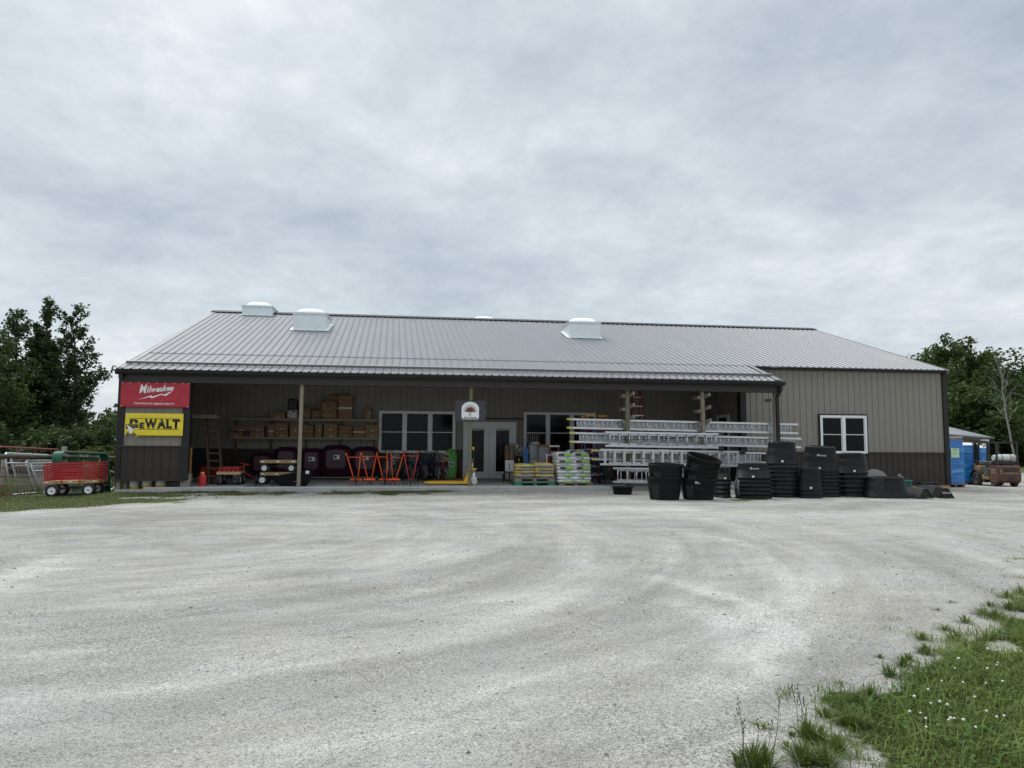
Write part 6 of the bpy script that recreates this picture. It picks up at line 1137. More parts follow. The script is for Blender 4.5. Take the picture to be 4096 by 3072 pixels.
# broadcast spreader
p = slab(2440, 1938); t = thing('broadcast_spreader', 'dark green push spreader with red spot on its hopper under the ladders', 'spreader', (p.x, p.y+.3, ZS)); q = MB(); hz = zw(1852, p.y, 2440)-ZS; q.loft([[Vector((x*k, y*k, z)) for x, y in rrect(-.26, .26, -.2, .2, .06, 3)] for z, k in ((.2, .3), (.3, .5), (hz-.05, 1), (hz, 1.03), (hz, .95))]); q.build('hopper', green_spreader, t); q = MB(); q.lathe([(.05, 0), (.05, .006)], 14, Matrix.Translation((0, -.2, hz-.2)) @ Matrix.Rotation(pi/2, 4, 'X')); q.build('red_emblem', red_paint, t)
for s in (-1, 1): wheel(t, (s*.24, .05, .13), .13, .07, (1, 0, 0), rim=black_plastic)
q = MB(); q.tube([(-.2, .05, .13), (.2, .05, .13)], .012, 6); q.tube([(-.18, .1, .2), (-.2, .5, .75), (.2, .5, .75), (.18, .1, .2)], .013, 6); q.bar((-.2, -.2, .03), (.2, -.2, .03), .02); q.bar((-.15, -.2, .03), (-.1, 0, .2), .02); q.bar((.15, -.2, .03), (.1, 0, .2), .02); q.build('frame', black_metal, t)
# ------------------------------------------------------------------ ladder rack
def ladder(label, px0, px1, top, bot, Y, n, tips=False, deckp=False, r=.03, wide=False, pat=None, rope=None, cat='ladder', group='aluminium ladders on the rack'):
    A, B = at(px0, top[0], Y), at(px1, top[1], Y); Cc, D = at(px0, bot[0], Y), at(px1, bot[1], Y); t = thing('scaffold_ladder' if deckp else 'extension_ladder', label, cat, Cc, group=group); o = Cc; A, B, Cc, D = A-o, B-o, Cc-o, D-o
    for a_, b_ in ((A, B), (Cc, D)): q = MB(); q.bar(a_, b_, .075, r*1.9, up=(0, 0, 1)) ; q.build('rail', alu, t)
    fr = pat or [(k+.5)/n for k in range(n)]
    for f_ in fr:
        q = MB(); a_, b_ = Cc.lerp(D, f_), A.lerp(B, f_); 
        if wide: q.bar(a_+Vector((0, -.02, 0)), b_+Vector((0, -.02, 0)), .075, .012, up=(0, 1, 0))
        else: q.tube([a_, b_], .017, 7)
        q.build('rung', alu, t)
    if tips:
        for a_, b_ in ((A, B), (Cc, D)): d = (b_-a_).normalized(); q = MB(); q.bar(a_-d*.1, a_+d*.1, .08, r*2.1, up=(0, 0, 1), bev=.012); q.build('yellow_tip', mat('yellow_rubber', (.55, .47, .10), .6, var=.1), t)
    if deckp:
        for k in range(3):
            za, zb = .14+k*.255, .14+k*.255+.225; q = MB(); vs = [Cc.lerp(A, za).lerp(D.lerp(B, za), s)+Vector((0, .09, 0)) for s in (.035, .965)]+[Cc.lerp(A, zb).lerp(D.lerp(B, zb), s)+Vector((0, .09, 0)) for s in (.965, .035)]; vs2 = [v+Vector((0, .05, 0)) for v in vs]
            q.add(vs+vs2, [(0, 1, 2, 3), (7, 6, 5, 4), (0, 4, 5, 1), (1, 5, 6, 2), (2, 6, 7, 3), (3, 7, 4, 0)]); q.build('deck_plank', alu_deck, t)
    return t
def rungs3(n, s0=.02): 
    out = [.03, .045]
    for k in range(n): b_ = .06+.92*k/n; out += [b_, b_+.92/n*.30, b_+.92/n*.52]
    return [v for v in out if v < .975]+[.955, .968]
ladder('topmost aluminium scaffold ladder on the rack, long with yellow left tips', 2280, 3190, (1677, 1698), (1711, 1733), 21.24, 0, True, True, pat=rungs3(12)); ladder('second aluminium scaffold ladder down, behind the front ladder', 2290, 3203, (1732, 1755), (1767, 1789), 21.24, 0, True, True, pat=rungs3(12)); ladder('third aluminium scaffold ladder down with short yellow left tips', 2378, 3062, (1802, 1813), (1837, 1850), 21.24, 0, True, True, pat=rungs3(9))
ladder('front extension ladder of the upper pair, hung before the posts', 2420, 2882, (1729, 1737), (1783, 1791), 20.72, 12); ladder('inner section nested behind the upper front extension ladder', 2434, 2872, (1737, 1744), (1777, 1784), 20.82, 12)
ladder('wide runged extension ladder hung below the upper front one', 2400, 2968, (1799, 1808), (1857, 1864), 20.72, 15, wide=True); ladder('inner section nested behind the wide runged ladder', 2436, 2956, (1808, 1815), (1850, 1857), 20.82, 14); ladder('lowest short extension ladder, just above the small black pan', 2452, 2752, (1873, 1877), (1927, 1932), 20.74, 8); ladder('inner section nested behind the lowest ladder', 2470, 2745, (1880, 1884), (1921, 1926), 20.84, 10)
for i, (px, py) in enumerate(((2884, 1737), (2884, 1790), (2965, 1808), (2884, 1800), (2972, 1812))):
    q = MB(); c = at(px, py, 20.7); q.box((0, 0, 0), (.16, .07, .09), bev=.015); o = q.build('ladder_foot', black_plastic, None); o.location = c; o.name = 'ladder_foot'; par = [x for x in bpy.data.objects if x.name.startswith('extension_ladder') and x.parent is None][0 if i < 2 else 2]; o.parent = par; o.location = c-Vector(par.location)
q = MB(); q.tube([at(2488, 1757, 20.6), at(2600, 1758, 20.62), at(2700, 1753, 20.62), at(2790, 1744, 20.62), at(2798, 1750, 20.62), at(2786, 1755, 20.62)], .008, 5); q.tube([at(2500, 1759, 20.62), at(2560, 1776, 20.63), at(2680, 1781, 20.63), at(2850, 1775, 20.63)], .008, 5); tag(q.build('black_rope', black_plastic, None), 'thin black rope strung along the front extension ladder', 'rope')
q = MB(); q.tube([at(2552, 1828, 20.6), at(2600, 1840, 20.62), at(2640, 1843, 20.62)], .008, 5); tag(q.build('black_rope', black_plastic, None), 'short black rope tied across the wide runged ladder', 'rope')

# ------------------------------------------------------------------ black stock tanks
def oval(a, b, p=2.6, n=40):
    out = []
    for t_ in np.linspace(0, 2*pi, n, endpoint=False):
        c, s = cos(t_), sin(t_); out.append((a*math.copysign(abs(c)**(2/p), c), b*math.copysign(abs(s)**(2/p), s)))
    return out
def tank(label, loc, a, b_, H_, rz, inv=False, rot=None, steps=2, drain=True, group='black stock tanks in front of the porch', logo=False, card=False, rimk=1.045, tap=.84, p=2.3, ribs=False, rimh=.05):
    """tapered oval tub: stepped wall, rolled rim, inner skin; upside down when inv"""
    t = thing('stock_tank', label, 'stock tank', loc, rot=rot or (0, 0, rz), group=group); t.scale = (1, 1, 1)
    prof = [(tap*.86, 0), (tap*.93, .006), (tap*.975, .022), (tap*.995, .05), (tap, .08)]; wall = 1-rimh-.01
    for k in range(steps+1):
        z0, z1 = k/(steps+1)*wall, (k+1)/(steps+1)*wall; s1 = tap+(1-tap)*(k+.82)/(steps+1); s0 = tap+(1-tap)*k/(steps+1)
        if k: prof += [(s0+.004, z0+.004)]
        prof += [(s1-.001, z1-.006)]
        if k < steps: prof += [(s1+.002, z1), (tap+(1-tap)*(k+1)/(steps+1), z1+.001)]
    prof += [(1.0, wall), (rimk-.012, wall-.002), (rimk, wall+.012), (rimk, 1-.012), (rimk-.015, 1.0), (.985, .995)]; inn = [(.975, .96), (tap+(1-tap)*.5-.02, .5), (tap-.035, .07), (tap*.9, .05)]
    rings = [[Vector((x*s, y*s, z*H_ if not inv else H_-z*H_)) for x, y in oval(a, b_, p)] for s, z in prof+inn]
    q = MB(); q.loft(rings, caps=(True, True)); o = q.build('shell', tank_black, t)
    if inv:                                     # moulded floor ribs showing on the upturned base
        q = MB()
        for k in range(5): x = -a*.55*tap+a*1.1*tap*k/4; q.bar((x, -b_*.6*tap, H_+.006), (x, b_*.6*tap, H_+.006), .03, .014)
        q.build('base_rib', tank_black, t)
    def wallpt(fx, z):                          # point on the front of the wall at height z (0 base .. 1 rim)
        s = tap+(1-tap)*z; x = fx*a*s; y = -b_*s*(max(0, 1-abs(fx)**p))**(1/p); return Vector((x, y, H_*z if not inv else H_-z*H_))
    if drain:                                   # flat near-black sheet on the wall, colour standing in for the drain recess's shade
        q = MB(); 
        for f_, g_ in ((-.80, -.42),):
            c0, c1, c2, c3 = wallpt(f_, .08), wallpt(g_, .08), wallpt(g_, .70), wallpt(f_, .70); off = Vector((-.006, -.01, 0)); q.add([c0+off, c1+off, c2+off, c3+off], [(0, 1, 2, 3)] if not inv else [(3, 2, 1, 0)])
        q.build('drain_recess_shade', mat('deep_black', (.005, .005, .005), .6, var=.1), t)
    if logo:
        c = wallpt(-.15, .35); nn = Vector((-.02, -.016, 0)); rr = (pi/2, 0, 0)
        o2 = text('lettering', 'BEHLEN', .05, mat('logo_grey', (.5, .5, .5), .5, var=.05), t, c+nn+Vector((.05, 0, 0)), width=.17, height=.04, bold=.02, depth=.001, rot=(pi/2+(.0), 0, 0) if not inv else (pi/2, pi, 0))
        q = MB(); q.box(c+nn+Vector((-.075, -.001, .01)), (.035, .002, .06)); q.box(c+nn+Vector((-.075, -.001, .01)), (.06, .002, .03)); q.build('emblem', mat('logo_grey', (.5, .5, .5), .5), t)
    if card: c = wallpt(.02 if not inv else -.25, .86 if inv else .8); q = MB(); q.box(c+Vector((0, -.02, 0)), (.06, .004, .05)); q.build('paper_label', paper, t)
    return t
def ppm(y_, px): p_ = ggp(px, y_); return FPX/(p_.x*F0.x+p_.y*F0.y)
def stack_inv(name, px0, px1, base, top, rim_top, n, bk, rz=0.0, steps=2, logo=False, p=2.3, rows=None, dx=None, dy=0, tilt=0):
    cx = (px0+px1)/2; fr = ggp(cx, base); k = FPX/((fr.x*F0.x+fr.y*F0.y)); a = (px1-px0)/2/k/1.045; b_ = a*bk; c = fr+Vector((.14*b_, b_*1.0, 0)); c.z = float(gz(c.x, c.y)); D = c.x*F0.x+c.y*F0.y
    fr.z = c.z; zf = lambda py: CAMH-(py-(1770+.006*(cx-2048)))*(D-b_*.9)/FPX; zr, zt = zf(rim_top), zf(top); dz = (zr-c.z)/max(1, n-1) if n > 1 else 0; rng = random.Random(len(name)); Ht = zt-(c.z+dz*(n-1)); Ht = max(.3, Ht)
    ords_ = ['bottom tank', 'second tank up', 'third tank up', 'fourth tank up', 'fifth tank up', 'sixth tank up', 'seventh tank up', 'eighth tank up', 'ninth tank up', 'tenth tank up']
    proto = None
    for i in range(n):
        lab = (('topmost upturned tank' if i == n-1 else ords_[i])+' of '+name) if n > 1 else name; loc = c+Vector((rng.uniform(-.008, .008)+(dx or 0)*i, rng.uniform(-.008, .008), dz*i))
        if i in (0,): 
            if n > 1: proto = tank(lab, loc, a, b_, Ht, rz, True, steps=steps, drain=False, p=p); 
            else: proto = tank(lab, loc, a, b_, Ht, rz, True, steps=steps, drain=True, p=p, card=False)
        elif i == n-1: tank(lab, loc, a, b_, Ht, rz, True, steps=steps, drain=False, logo=logo, card=True, p=p, rot=(tilt, tilt*.6, rz))
        else: dup(proto, lab, loc, rz+rng.uniform(-.03, .03))
    return c, a, b_, Ht
stack_inv('the narrow stack left of the rubber hoops', 2872, 2933, 1992, 1869, 1918, 5, 1.5, .0, 1)
stack_inv('the broad low stack behind the rubber hoops', 2956, 3103, 1996, 1853, 1913, 6, .62, -.10, 1, True)
stack_inv('the tallest stack, against the downspout', 3084, 3213, 1991, 1767, 1857, 9, .72, -.15, 2)
stack_inv('the small stack just right of the tallest stack', 3206, 3302, 1994, 1871, 1962, 3, .7, -.1, 2)
stack_inv('the leaning lettered stack under the wing window', 3236, 3380, 1989, 1785, 1883, 8, .66, -.2, 2, True, dx=-.007, tilt=.07)
stack_inv('the stack right of the leaning lettered stack', 3374, 3497, 1988, 1813, 1894, 6, .75, -.1, 2, dx=-.004)
stack_inv('single large low black tank lying upturned, right of all the nested stacks', 3482, 3662, 1994, 1908, 1908, 1, .62, -.08, 2)
def stack_up(px0, px1, base, rims, labs, bk, rz, tilts, logo=()):
    cx = (px0+px1)/2; fr = ggp(cx, base); D0 = fr.x*F0.x+fr.y*F0.y; k = FPX/D0; a = (px1-px0)/2/k/1.03; b_ = a*bk; c = fr+Vector((.13*b_, b_*.84, 0)); c.z = float(gz(c.x, c.y)); hz = 1770+.006*(cx-2048); zs = [CAMH-(r_-hz)*D0/FPX for r_ in rims]; H0 = zs[0]-c.z
    for i, (lab, tl) in enumerate(zip(labs, tilts)):
        loc = Vector((c.x+.02*i, c.y, zs[i]-H0)); tank(lab, loc, a*(1-.015*i), b_, H0, rz, False, rot=(tl[0], tl[1], rz+.05*i), logo=i in logo, steps=2)
stack_up(2594, 2738, 2001, (1906, 1855), ('lower open black tank of the pair left of the three tank stack', 'upper open black tank nested in the pair, showing its empty inside'), .66, -.18, ((.03, 0), (.085, 0.02)))
stack_up(2729, 2876, 2001, (1914, 1873, 1822), ('bottom open black tank of the tilted three tank stack', 'middle lettered black tank of the tilted three tank stack', 'steeply tilted open black tank on top of the three tank stack'), .66, -.2, ((.02, .03), (.10, .10), (.30, .21)), (1,))
fr = ggp(2498, 1980); t = tank('small shallow oval black pan alone on the gravel below the ladders', fr+Vector((.02, .24, 0)), .295, .21, .22, -.1, False, steps=0, drain=False, tap=.84, group=None, rimk=1.05, rimh=.09)
# coiled rubber hoops
p = ggp(2968, 1994); t = thing('rubber_hoops', 'loose black and grey rubber hoops standing against the broad low tank stack', 'rubber hoops', p)
for i, (dx_, r_, m_, w_) in enumerate(((-.06, .27, black_rubber, .03), (0.04, .275, mat('grey_rubber', (.10, .11, .11), .5, var=.2, scale=12), .06), (.12, .26, black_rubber, .035))):
    q = MB(); n = 28; rg = []
    for a_ in np.linspace(0, 2*pi, n, endpoint=False):
        c_ = Vector((dx_+r_*.62*cos(a_), .10+.2*cos(a_)+.05*i, r_+r_*.98*sin(a_))); nrm = Vector((cos(a_)*.6, .2*cos(a_), sin(a_))).normalized(); ax_ = Vector((.75, -.65, 0)); rg.append([c_+ax_*w_/2*u+nrm*v for u, v in ((-1, -.004), (1, -.004), (1, .006), (-1, .006))])
    rg.append(rg[0]); q.loft(rg, caps=(False, False), smooth=False); q.build('hoop', m_, t)
# bunk feeders, green tub, leaning lid
def feeder(label, px, py, w, dep, h, rz, rot=None, logo=False):
    p = ggp(px, py); t = thing('feed_bunk', label, 'feed trough', p+Vector((0, dep*.5, .01)), rot=rot or (0, 0, rz), group='black feed bunks heaped at the wing corner')
    q = MB(); q.loft([[Vector((x, y, z)) for x, z in ((-w/2, 0), (-w*.12, h), (w*.12, h), (w/2, 0), (w/2-.02, 0), (w*.10, h-.025), (-w*.10, h-.025), (-w/2+.02, 0))] for y in (-dep/2, dep/2)], smooth=False); q.build('trough', tank_black, t)
    for y in (-dep/2+.012, dep/2-.012): q = MB(); q.add([(-w/2+.015, y, .01), (w/2-.015, y, .01), (w*.11, y, h-.02), (-w*.11, y, h-.02)], [(0, 1, 2, 3)]); q.build('end_wall', mat('deep_black', (.005, .005, .005), .6), t)
    q = MB(); 
    for x, z in ((-w*.12, h), (w*.12, h)): q.tube([(x, -dep/2, z), (x, dep/2, z)], .007, 5)
    q.build('edge_highlight', mat('highlight_grey', (.08, .085, .09), .35, var=.1), t)  # paler tubes along the top edges, a highlight put in as colour
    if logo: 
        sl_ = atan2(h, w/2-w*.12); text('lettering', 'BEHLEN', .06, mat('logo_grey', (.5, .5, .5), .5), t, (-w*.32, -dep*.0, h*.53+.004), width=.2, height=.05, bold=.02, depth=.001, rot=(0, -sl_, 0) if False else (pi/2-.0, 0, 0)) if False else text('lettering', 'BEHLEN', .06, mat('logo_grey', (.5, .5, .5), .5), t, (0, -dep/2-.003, h*.55), width=.2, height=.05, bold=.02, depth=.001)
    return t
feeder('nearest low black feed bunk, touching the large upturned tank', 3700, 1996, .50, .7, .26, .12); feeder('middle low black feed bunk of the heap at the wing corner', 3757, 1990, .50, .7, .30, .16); feeder('rightmost black feed bunk, sticking out past the wing corner', 3806, 1995, .40, .7, .27, -.35, logo=True); feeder('raised black feed bunk lying across the back of the heap', 3738, 1958, .34, .62, .22, 1.4, (.0, -.28, 1.45), True)
p = ggp(3652, 1968); t = thing('green_tub', 'small dark teal green tub between the upturned tank and feed bunks', 'tub', p+Vector((0, .3, 0))); q = MB(); hg = .34; q.lathe([(.15, 0), (.17, hg), (.18, hg), (.18, hg+.03), (.16, hg+.03), (.14, .05)], 20); q.build('shell', mat('teal_plastic', (.015, .13, .10), .4, var=.1), t); q = MB(); q.lathe([(.182, hg+.003), (.182, hg+.027)], 20, caps=False); q.build('rim_band', mat('teal_light', (.03, .22, .17), .4, var=.1), t)
p = at(3532, 1905, 21.4); t = thing('round_lid', 'dusty grey brown round lid leaning behind the large upturned tank', 'lid', (p.x, 21.7, .22), rot=(1.15, 0, -.1)); q = MB(); q.lathe([(.01, .07), (.2, .065), (.36, .045), (.43, .0), (.44, -.02), (.42, -.02)], 28); q.build('dish', mat('dusty_lid', (.13, .115, .11), .7, var=.12, scale=5), t)
q = MB(); c = at(3600, 1906, 19.9); q.tube([c+Vector((-.06, 0, 0)), c+Vector((-.01, 0, .07)), c+Vector((.02, 0, .05)), c+Vector((.02, 0, .0)), c+Vector((.1, 0, -.01))], .008, 5); tag(q.build('wire_handle', galv, None), 'bent grey wire handle lying on the large upturned tank', 'wire')
# ------------------------------------------------------------------ blue wrapped pallets and the forklift
def film_mat():
    M = bpy.data.materials.new('blue_stretch_film'); M.use_nodes = True; N = M.node_tree.nodes; L = M.node_tree.links; b = N['Principled BSDF']; b.inputs['Roughness'].default_value = .32; b.inputs['Coat Weight'].default_value = .3
    tc = N.new('ShaderNodeTexCoord'); mp = N.new('ShaderNodeMapping'); mp.inputs['Scale'].default_value = (.55, .55, 5.5); mp.inputs['Rotation'].default_value = (0.05, .06, 0); L.new(tc.outputs['Object'], mp.inputs[0]); n = N.new('ShaderNodeTexNoise'); n.inputs['Scale'].default_value = 1.5; n.inputs['Detail'].default_value = 5; n.inputs['Distortion'].default_value = .4; L.new(mp.outputs[0], n.inputs[0])
    r = N.new('ShaderNodeValToRGB'); r.color_ramp.elements[0].position = .36; r.color_ramp.elements[0].color = (.012, .10, .34, 1); r.color_ramp.elements[1].position = .72; r.color_ramp.elements[1].color = (.16, .42, .68, 1); e = r.color_ramp.elements.new(.55); e.color = (.02, .19, .50, 1); L.new(n.outputs[0], r.inputs[0]); L.new(r.outputs[0], b.inputs[0])
    bp_ = N.new('ShaderNodeBump'); bp_.inputs['Strength'].default_value = .6; bp_.inputs['Distance'].default_value = .05; L.new(n.outputs[0], bp_.inputs['Height']); L.new(bp_.outputs[0], b.inputs['Normal']); return M
film = film_mat()
def wrapped(label, px0, px1, top, D, base_py, dep, seed, cap, note=False, rz=-.06, bulge=.03):
    p0, p1 = atd(px0, 1900, D), atd(px1, 1900, D); c = (p0+p1)/2; w = (p1-p0).length; zb = float(gz(c.x, c.y)); zt = atd((px0+px1)/2, top, D).z; t = thing('wrapped_pallet', label, 'wrapped pallet', (c.x, c.y+dep/2, zb), rz-PSI*.0, 'blue wrapped pallets beside the wing'); H_ = zt-zb
    q = MB()
    for x in (-w*.45, 0, w*.36): q.bb(x, x+.09, -dep/2, dep/2, 0, .1)
    for k in range(6): y = -dep/2+(dep-.1)*k/5; q.bb(-w/2, w/2, y, y+.1, .1, .13)
    q.build('pallet_base', mat('pallet_red_brown', (.20, .09, .06), .8, var=.2, scale=9), t); rings = []; nz_ = 26; 
    for k in range(nz_+1):
        z = .13+(H_-.13-.12)*k/nz_; rg = []
        for i, (x, y) in enumerate(rrect(-w/2, w/2, -dep/2, dep/2, .07, 5)):
            e = bulge*noise.noise(Vector((x*1.2+seed, z*3.1, y*1.4+seed*2)))+.02*noise.noise(Vector((x*.5, z*11+x*2.5, seed))); l_ = sqrt(x*x+y*y) or 1; rg.append(Vector((x+x/l_*e, y+y/l_*e, z)))
        rings.append(rg)
    q = MB(); q.loft(rings); q.build('blue_wrap', film, t); q = MB(); rg = [(x*.97, y*.97) for x, y in rrect(-w/2, w/2, -dep/2, dep/2, .07, 5)]
    if cap == 'dome': q.loft([[Vector((x*s, y*s, H_-.125+z)) for x, y in rg] for s, z in ((1, 0), (.97, .06), (.8, .1), (.4, .125))])
    else: q.loft([[Vector((x*1.02, y*1.02, z)) for x, y in rg] for z in (H_-.03, H_)], smooth=False); r_ = MB(); r_.loft([[Vector((x*.97, y*.97, z)) for x, y in rg] for z in (H_-.13, H_-.031)], smooth=False); r_.build('carton_layer', mat('grey_pink_cartons', (.26, .18, .17), .7, var=.3, scale=4), t)
    q.build('top_sheet', paper, t)
    if note: q = MB(); q.box((w*.02, -dep/2-.045, H_*.68), (.33, .008, .36)); o = q.build('note_sheet', mat('pale_green_note', (.50, .66, .42), .7, var=.04), t); q = MB(); q.box((w*.04, -dep/2-.051, H_*.72), (.05, .003, .06)); q.box((w*.02, -dep/2-.051, H_*.665), (.2, .003, .016)); q.box((w*.02, -dep/2-.051, H_*.75), (.22, .003, .014)); q.build('handwriting', bag_grey, o)
    return t
wrapped('nearest blue wrapped pallet with a green note, half behind the store corner', 3779, 3866, 1747, 27.6, 1943, 1.1, 3, 'flat', True); wrapped('wide darker blue wrapped pallet with rounded white top, second from the store', 3858, 3935, 1771, 30.5, 1938, 1.2, 9, 'dome', bulge=.05); wrapped('blue wrapped pallet seen through the forklift mast, farthest from the store', 3928, 3962, 1782, 33.5, 1930, 1.2, 15, 'dome', bulge=.05)
# forklift
p = atd(3980, 1900, 29.6); p.z = float(gz(p.x, p.y)); FD = Vector((.22, .976, 0)); fl = thing('forklift', 'old rusty brown forklift with black roll cage and white gas bottle behind the wing', 'forklift', p, atan2(FD.y, FD.x))
fl.scale = (.87, .87, .9)
q = MB(); q.loft([[Vector((x, y, z)) for x, y in rrect(-1.25+dx0, -.42, -.52, .52, .16, 4)] for z, dx0 in ((.2, .12), (.3, .02), (.5, 0), (.86, .02), (.98, .1))], smooth=False); cw = q.build('counterweight', rust, fl)
q = MB(); q.bb(-1.263, -1.235, -.34, .34, .70, .88); q.build('grille_opening', black_metal, cw); q = MB(); q.bb(-1.25, -1.2, -.17, .17, .36, .45); q.build('lower_slot', black_metal, cw); q = MB(); q.bb(-1.268, -1.25, -.3, -.26, .70, .88); q.bar((-1.268, -.1, .7), (-1.268, -.2, .88), .02); q.bar((-1.268, .1, .7), (-1.268, .2, .88), .02); q.build('grille_bars', rust, cw)
text('lettering', 'CATERPILLAR', .08, mat('chipped_letter', (.36, .27, .15), .8, var=.4, scale=40), cw, (-1.258, 0, .63), width=.62, height=.075, bold=.02, depth=.003, rot=(pi/2, 0, -pi/2))
q = MB()
for k in range(3): 
    for bb_ in ((-1.0, -.62, .519, .527), (-1.264, -1.25, .36, .48), (-1.264, -1.25, -.48, -.36)): q = MB(); q.bb(*bb_, .62+.075*k, .645+.075*k); q.build('louvre_slit', mat('bare_scratch', (.38, .28, .16), .7, var=.3, scale=30), cw)
q = MB(); q.bb(-.42, .85, -.5, .5, .30, .46, bev=.02); q.bb(.35, .78, -.5, .5, .46, .92, bev=.03); q.bb(-.42, -.1, -.48, .48, .46, .84, bev=.02); q.bb(-.1, .35, -.5, .5, .46, .52); q.build('chassis', lift_yellow, fl)
q = MB(); q.bb(-.5, .05, -.44, .44, .98, 1.03); q.bb(-.08, .36, -.25, .25, .84, .94, bev=.04); q.bar((-.1, 0, .92), (-.2, 0, 1.38), .46, .1, up=(0, 1, 0), bev=.03); q.build('seat', black_plastic, fl); q = MB(); q.bb(.5, .72, -.42, .42, .92, 1.14, bev=.05); q.build('dash_panel', mat('grey_dash', (.12, .12, .12), .5, var=.2), fl); q = MB(); q.bb(-.40, -.02, .50, .525, .5, .86, bev=.008); q.build('side_panel', mat('dull_grey_panel', (.08, .085, .095), .4, var=.3), fl)
q = MB(); c_ = Vector((.42, 0, 1.28)); q.tube([c_+Vector((sin(a_)*.10, cos(a_)*.17, sin(a_)*.14)) for a_ in np.linspace(0, 2*pi, 18, endpoint=False)], .014, 6, closed=True); q.tube([c_, Vector((.6, 0, 1.05))], .02, 6); q.tube([c_+Vector((.1, 0, .14)), c_-Vector((.1, 0, .14))], .01, 4); q.build('steering_wheel', black_plastic, fl)
for (x, y) in ((-.72, -.42), (-.72, .42)): wheel(fl, (x, y, .26), .26, .2, (0, 1, 0), rim=mat('rusty_rim', (.12, .075, .05), .8, var=.3), tyre=tyre_grey)
for (x, y) in ((.55, -.5), (.55, .5)): wheel(fl, (x, y, .32), .32, .24, (0, 1, 0), rim=mat('dark_rim', (.05, .045, .04), .7, var=.3), tyre=tyre_grey)
q = MB()
for s in (-1, 1): a_ = np.linspace(.15, pi*.95, 10); rg = [[Vector((.55+.38*cos(u), s*.5+dy_, .32+(.38+dr)*sin(u))) for dy_, dr in ((-.14, 0), (.14, 0), (.14, .03), (-.14, .03))] for u in a_]; q.loft(rg, smooth=False)
q.build('front_mudguard', black_metal, fl)
GH = 2.02; q = MB()
for s in (-1, 1):
    q.bar((-1.02, s*.45, .95), (-1.0, s*.45, GH-.06), .07, .06); q.bar((.62, s*.45, .9), (.40, s*.45, GH-.06), .07, .06); q.bar((-1.05, s*.45, GH-.03), (.5, s*.45, GH-.03), .06, .08); q.bar((-1.02, s*.45, 1.25), (-.3, s*.45, 1.25), .03, .04)
for k in range(6): x = -1.0+.28*k; q.bar((x, -.45, GH-.02), (x, .45, GH-.02), .03, .05)
q.build('overhead_guard', black_metal, fl); q = MB()
for s in (-1, 1): q.bb(.98, 1.1, s*.32-.06, s*.32+.06, .12, GH+.02); q.bb(.9, .98, s*.24-.04, s*.24+.04, .12, GH-.1)
for z in (.3, 1.0, GH-.02): q.bb(.99, 1.09, -.26, .26, z, z+.07)
q.build('mast', black_metal, fl); q = MB()
for s in (-1, 1): q.bb(1.12, 1.2, s*.25-.05, s*.25+.05, .1, .9); q.bb(1.2, 2.1, s*.25-.05, s*.25+.05, .1, .14)
q.bb(1.1, 1.14, -.45, .45, .3, .36); q.bb(1.1, 1.14, -.45, .45, .7, .76); q.build('fork_carriage', black_metal, fl)
for s in (-1, 1): q = MB(); q.bar((.70, s*.47, .5), (.78, s*.47, 1.0), .07, .09); q.bar((.86, s*.3, .4), (.98, s*.3, 1.2), .05); q.build('tilt_cylinder', lift_yellow, fl)
q = MB(); M = Matrix.Translation((-.74, -.46, 1.34)) @ Matrix.Rotation(pi/2, 4, 'X'); q.lathe([(.06, -.98), (.13, -.96), (.165, -.88), (.165, -.2), (.13, -.12), (.13, -.02), (.12, 0)], 18, Matrix.Translation((-.74, .47-.0, 1.30)) @ Matrix.Rotation(-pi/2, 4, 'X') @ Matrix.Translation((0, 0, 0))); o = q.build('gas_bottle', mat('bottle_white', (.55, .55, .52), .45, var=.12, scale=7, dirt=(.25, .24, .2), dirt_amt=.2), fl)
q = MB()
for y in (-.25, .12): q.tube([Vector((-.74+.172*cos(a_), y, 1.30+.172*sin(a_))) for a_ in np.linspace(0, 2*pi, 18, endpoint=False)], .012, 4, closed=True)
q.build('bottle_strap', black_metal, o); q = MB(); q.bb(-.95, -.5, -.45, .4, 1.03, 1.12); q.build('bottle_bracket', black_metal, fl)
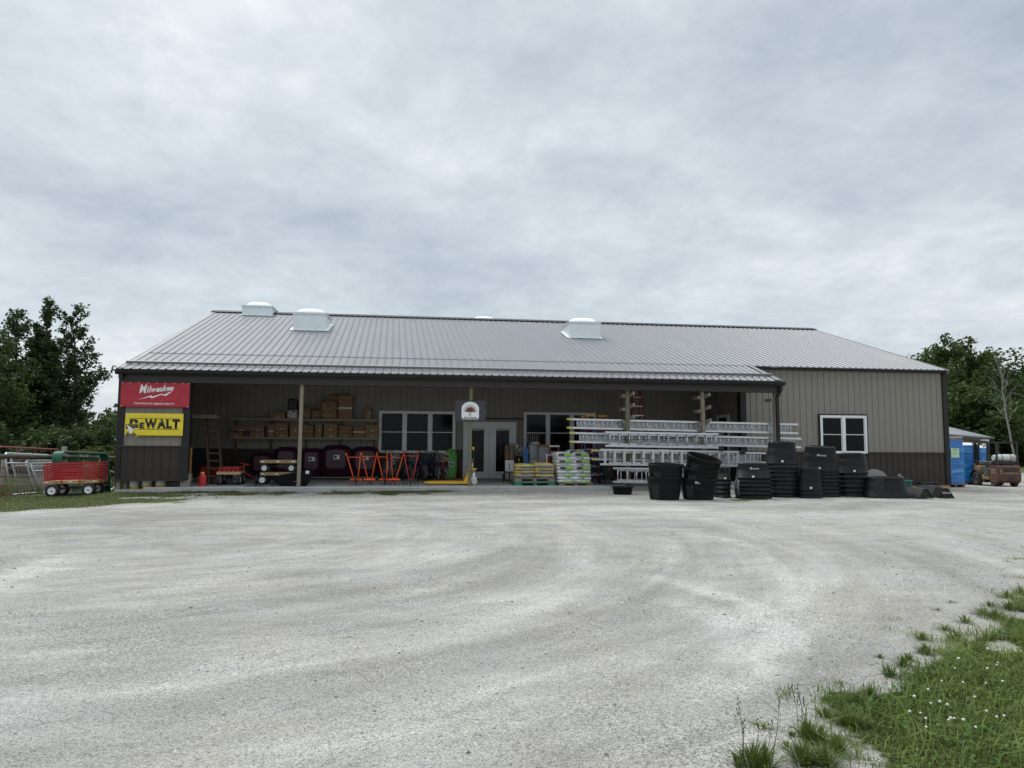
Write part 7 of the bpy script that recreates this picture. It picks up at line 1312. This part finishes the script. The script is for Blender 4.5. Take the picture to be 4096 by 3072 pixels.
q = MB(); q.lathe([(.02, -.04), (.075, -.03), (.08, .02), (.07, .03)], 14, Matrix.Translation((-.1, .5, GH-.17)) @ Matrix.Rotation(pi/2, 4, 'X')); q.build('work_lamp', mat('lamp_glass', (.55, .52, .45), .25, var=.05), fl); q = MB(); q.lathe([(.09, 0), (.1, .05), (.03, .1)], 14, Matrix.Translation((-.45, .1, 1.5))); q.tube([(-.45, .1, 1.03), (-.45, .1, 1.52)], .03, 8); q.build('air_filter', black_plastic, fl)
# shed behind
sh = thing('low_shed', 'low pale shed with a shallow grey metal roof behind the blue pallets', 'shed', (0, 0, 0)); EL, ER = atd(3770, 1730, 41), atd(3979, 1756, 56); ER.z = EL.z = (EL.z+ER.z)/2; T1 = atd(3760, 1703, 52); T2 = ER+(T1-EL)*.15+Vector((2.0, 3.5, 0)); o = (EL+ER)/2; o.z = -.3; sh.location = o
ER2 = atd(3979, 1755, 56)
A_, B_, T_ = EL-o, ER2-o, atd(3765, 1704.5, 55)-o; up_ = Vector((0, 0, .09)); q = MB(); q.add([A_, B_, T_, A_+up_, B_+up_, T_+up_], [(0, 2, 1), (3, 4, 5), (0, 1, 4, 3), (1, 2, 5, 4), (2, 0, 3, 5)]); q.build('roof', mat('shed_roof', (.30, .31, .32), .4, metal=.3, var=.1, scale=.6), sh)
q = MB(); n_ = (B_-A_).normalized(); q.bar(A_-Vector((0, 0, .1)), B_-Vector((0, 0, .1)), .04, .2, up=(0, 0, 1)); q.build('fascia', trim, sh); q = MB(); w0, w1 = A_+Vector((.1, .5, 0)), B_+Vector((-.6, .5, 0)); q.add([(w0.x, w0.y, -.4), (w1.x, w1.y, -.4), (w1.x, w1.y, w1.z), (w0.x, w0.y, w0.z)], [(0, 1, 2, 3)]); q.add([(w1.x, w1.y, -.4), (w1.x+.3, w1.y+6, -.4), (w1.x+.3, w1.y+6, w1.z), (w1.x, w1.y, w1.z)], [(0, 1, 2, 3)]); q.build('wall', mat('pale_shed_wall', (.38, .37, .34), .7, var=.1, scale=1), sh)
c = atd(3945, 1780, 50)-o; q = MB(); q.bb(c.x-.25, c.x+.25, c.y, c.y+.3, -.4, B_.z-.1); q.build('post', mat('pale_post', (.6, .57, .48), .7, var=.08), sh)
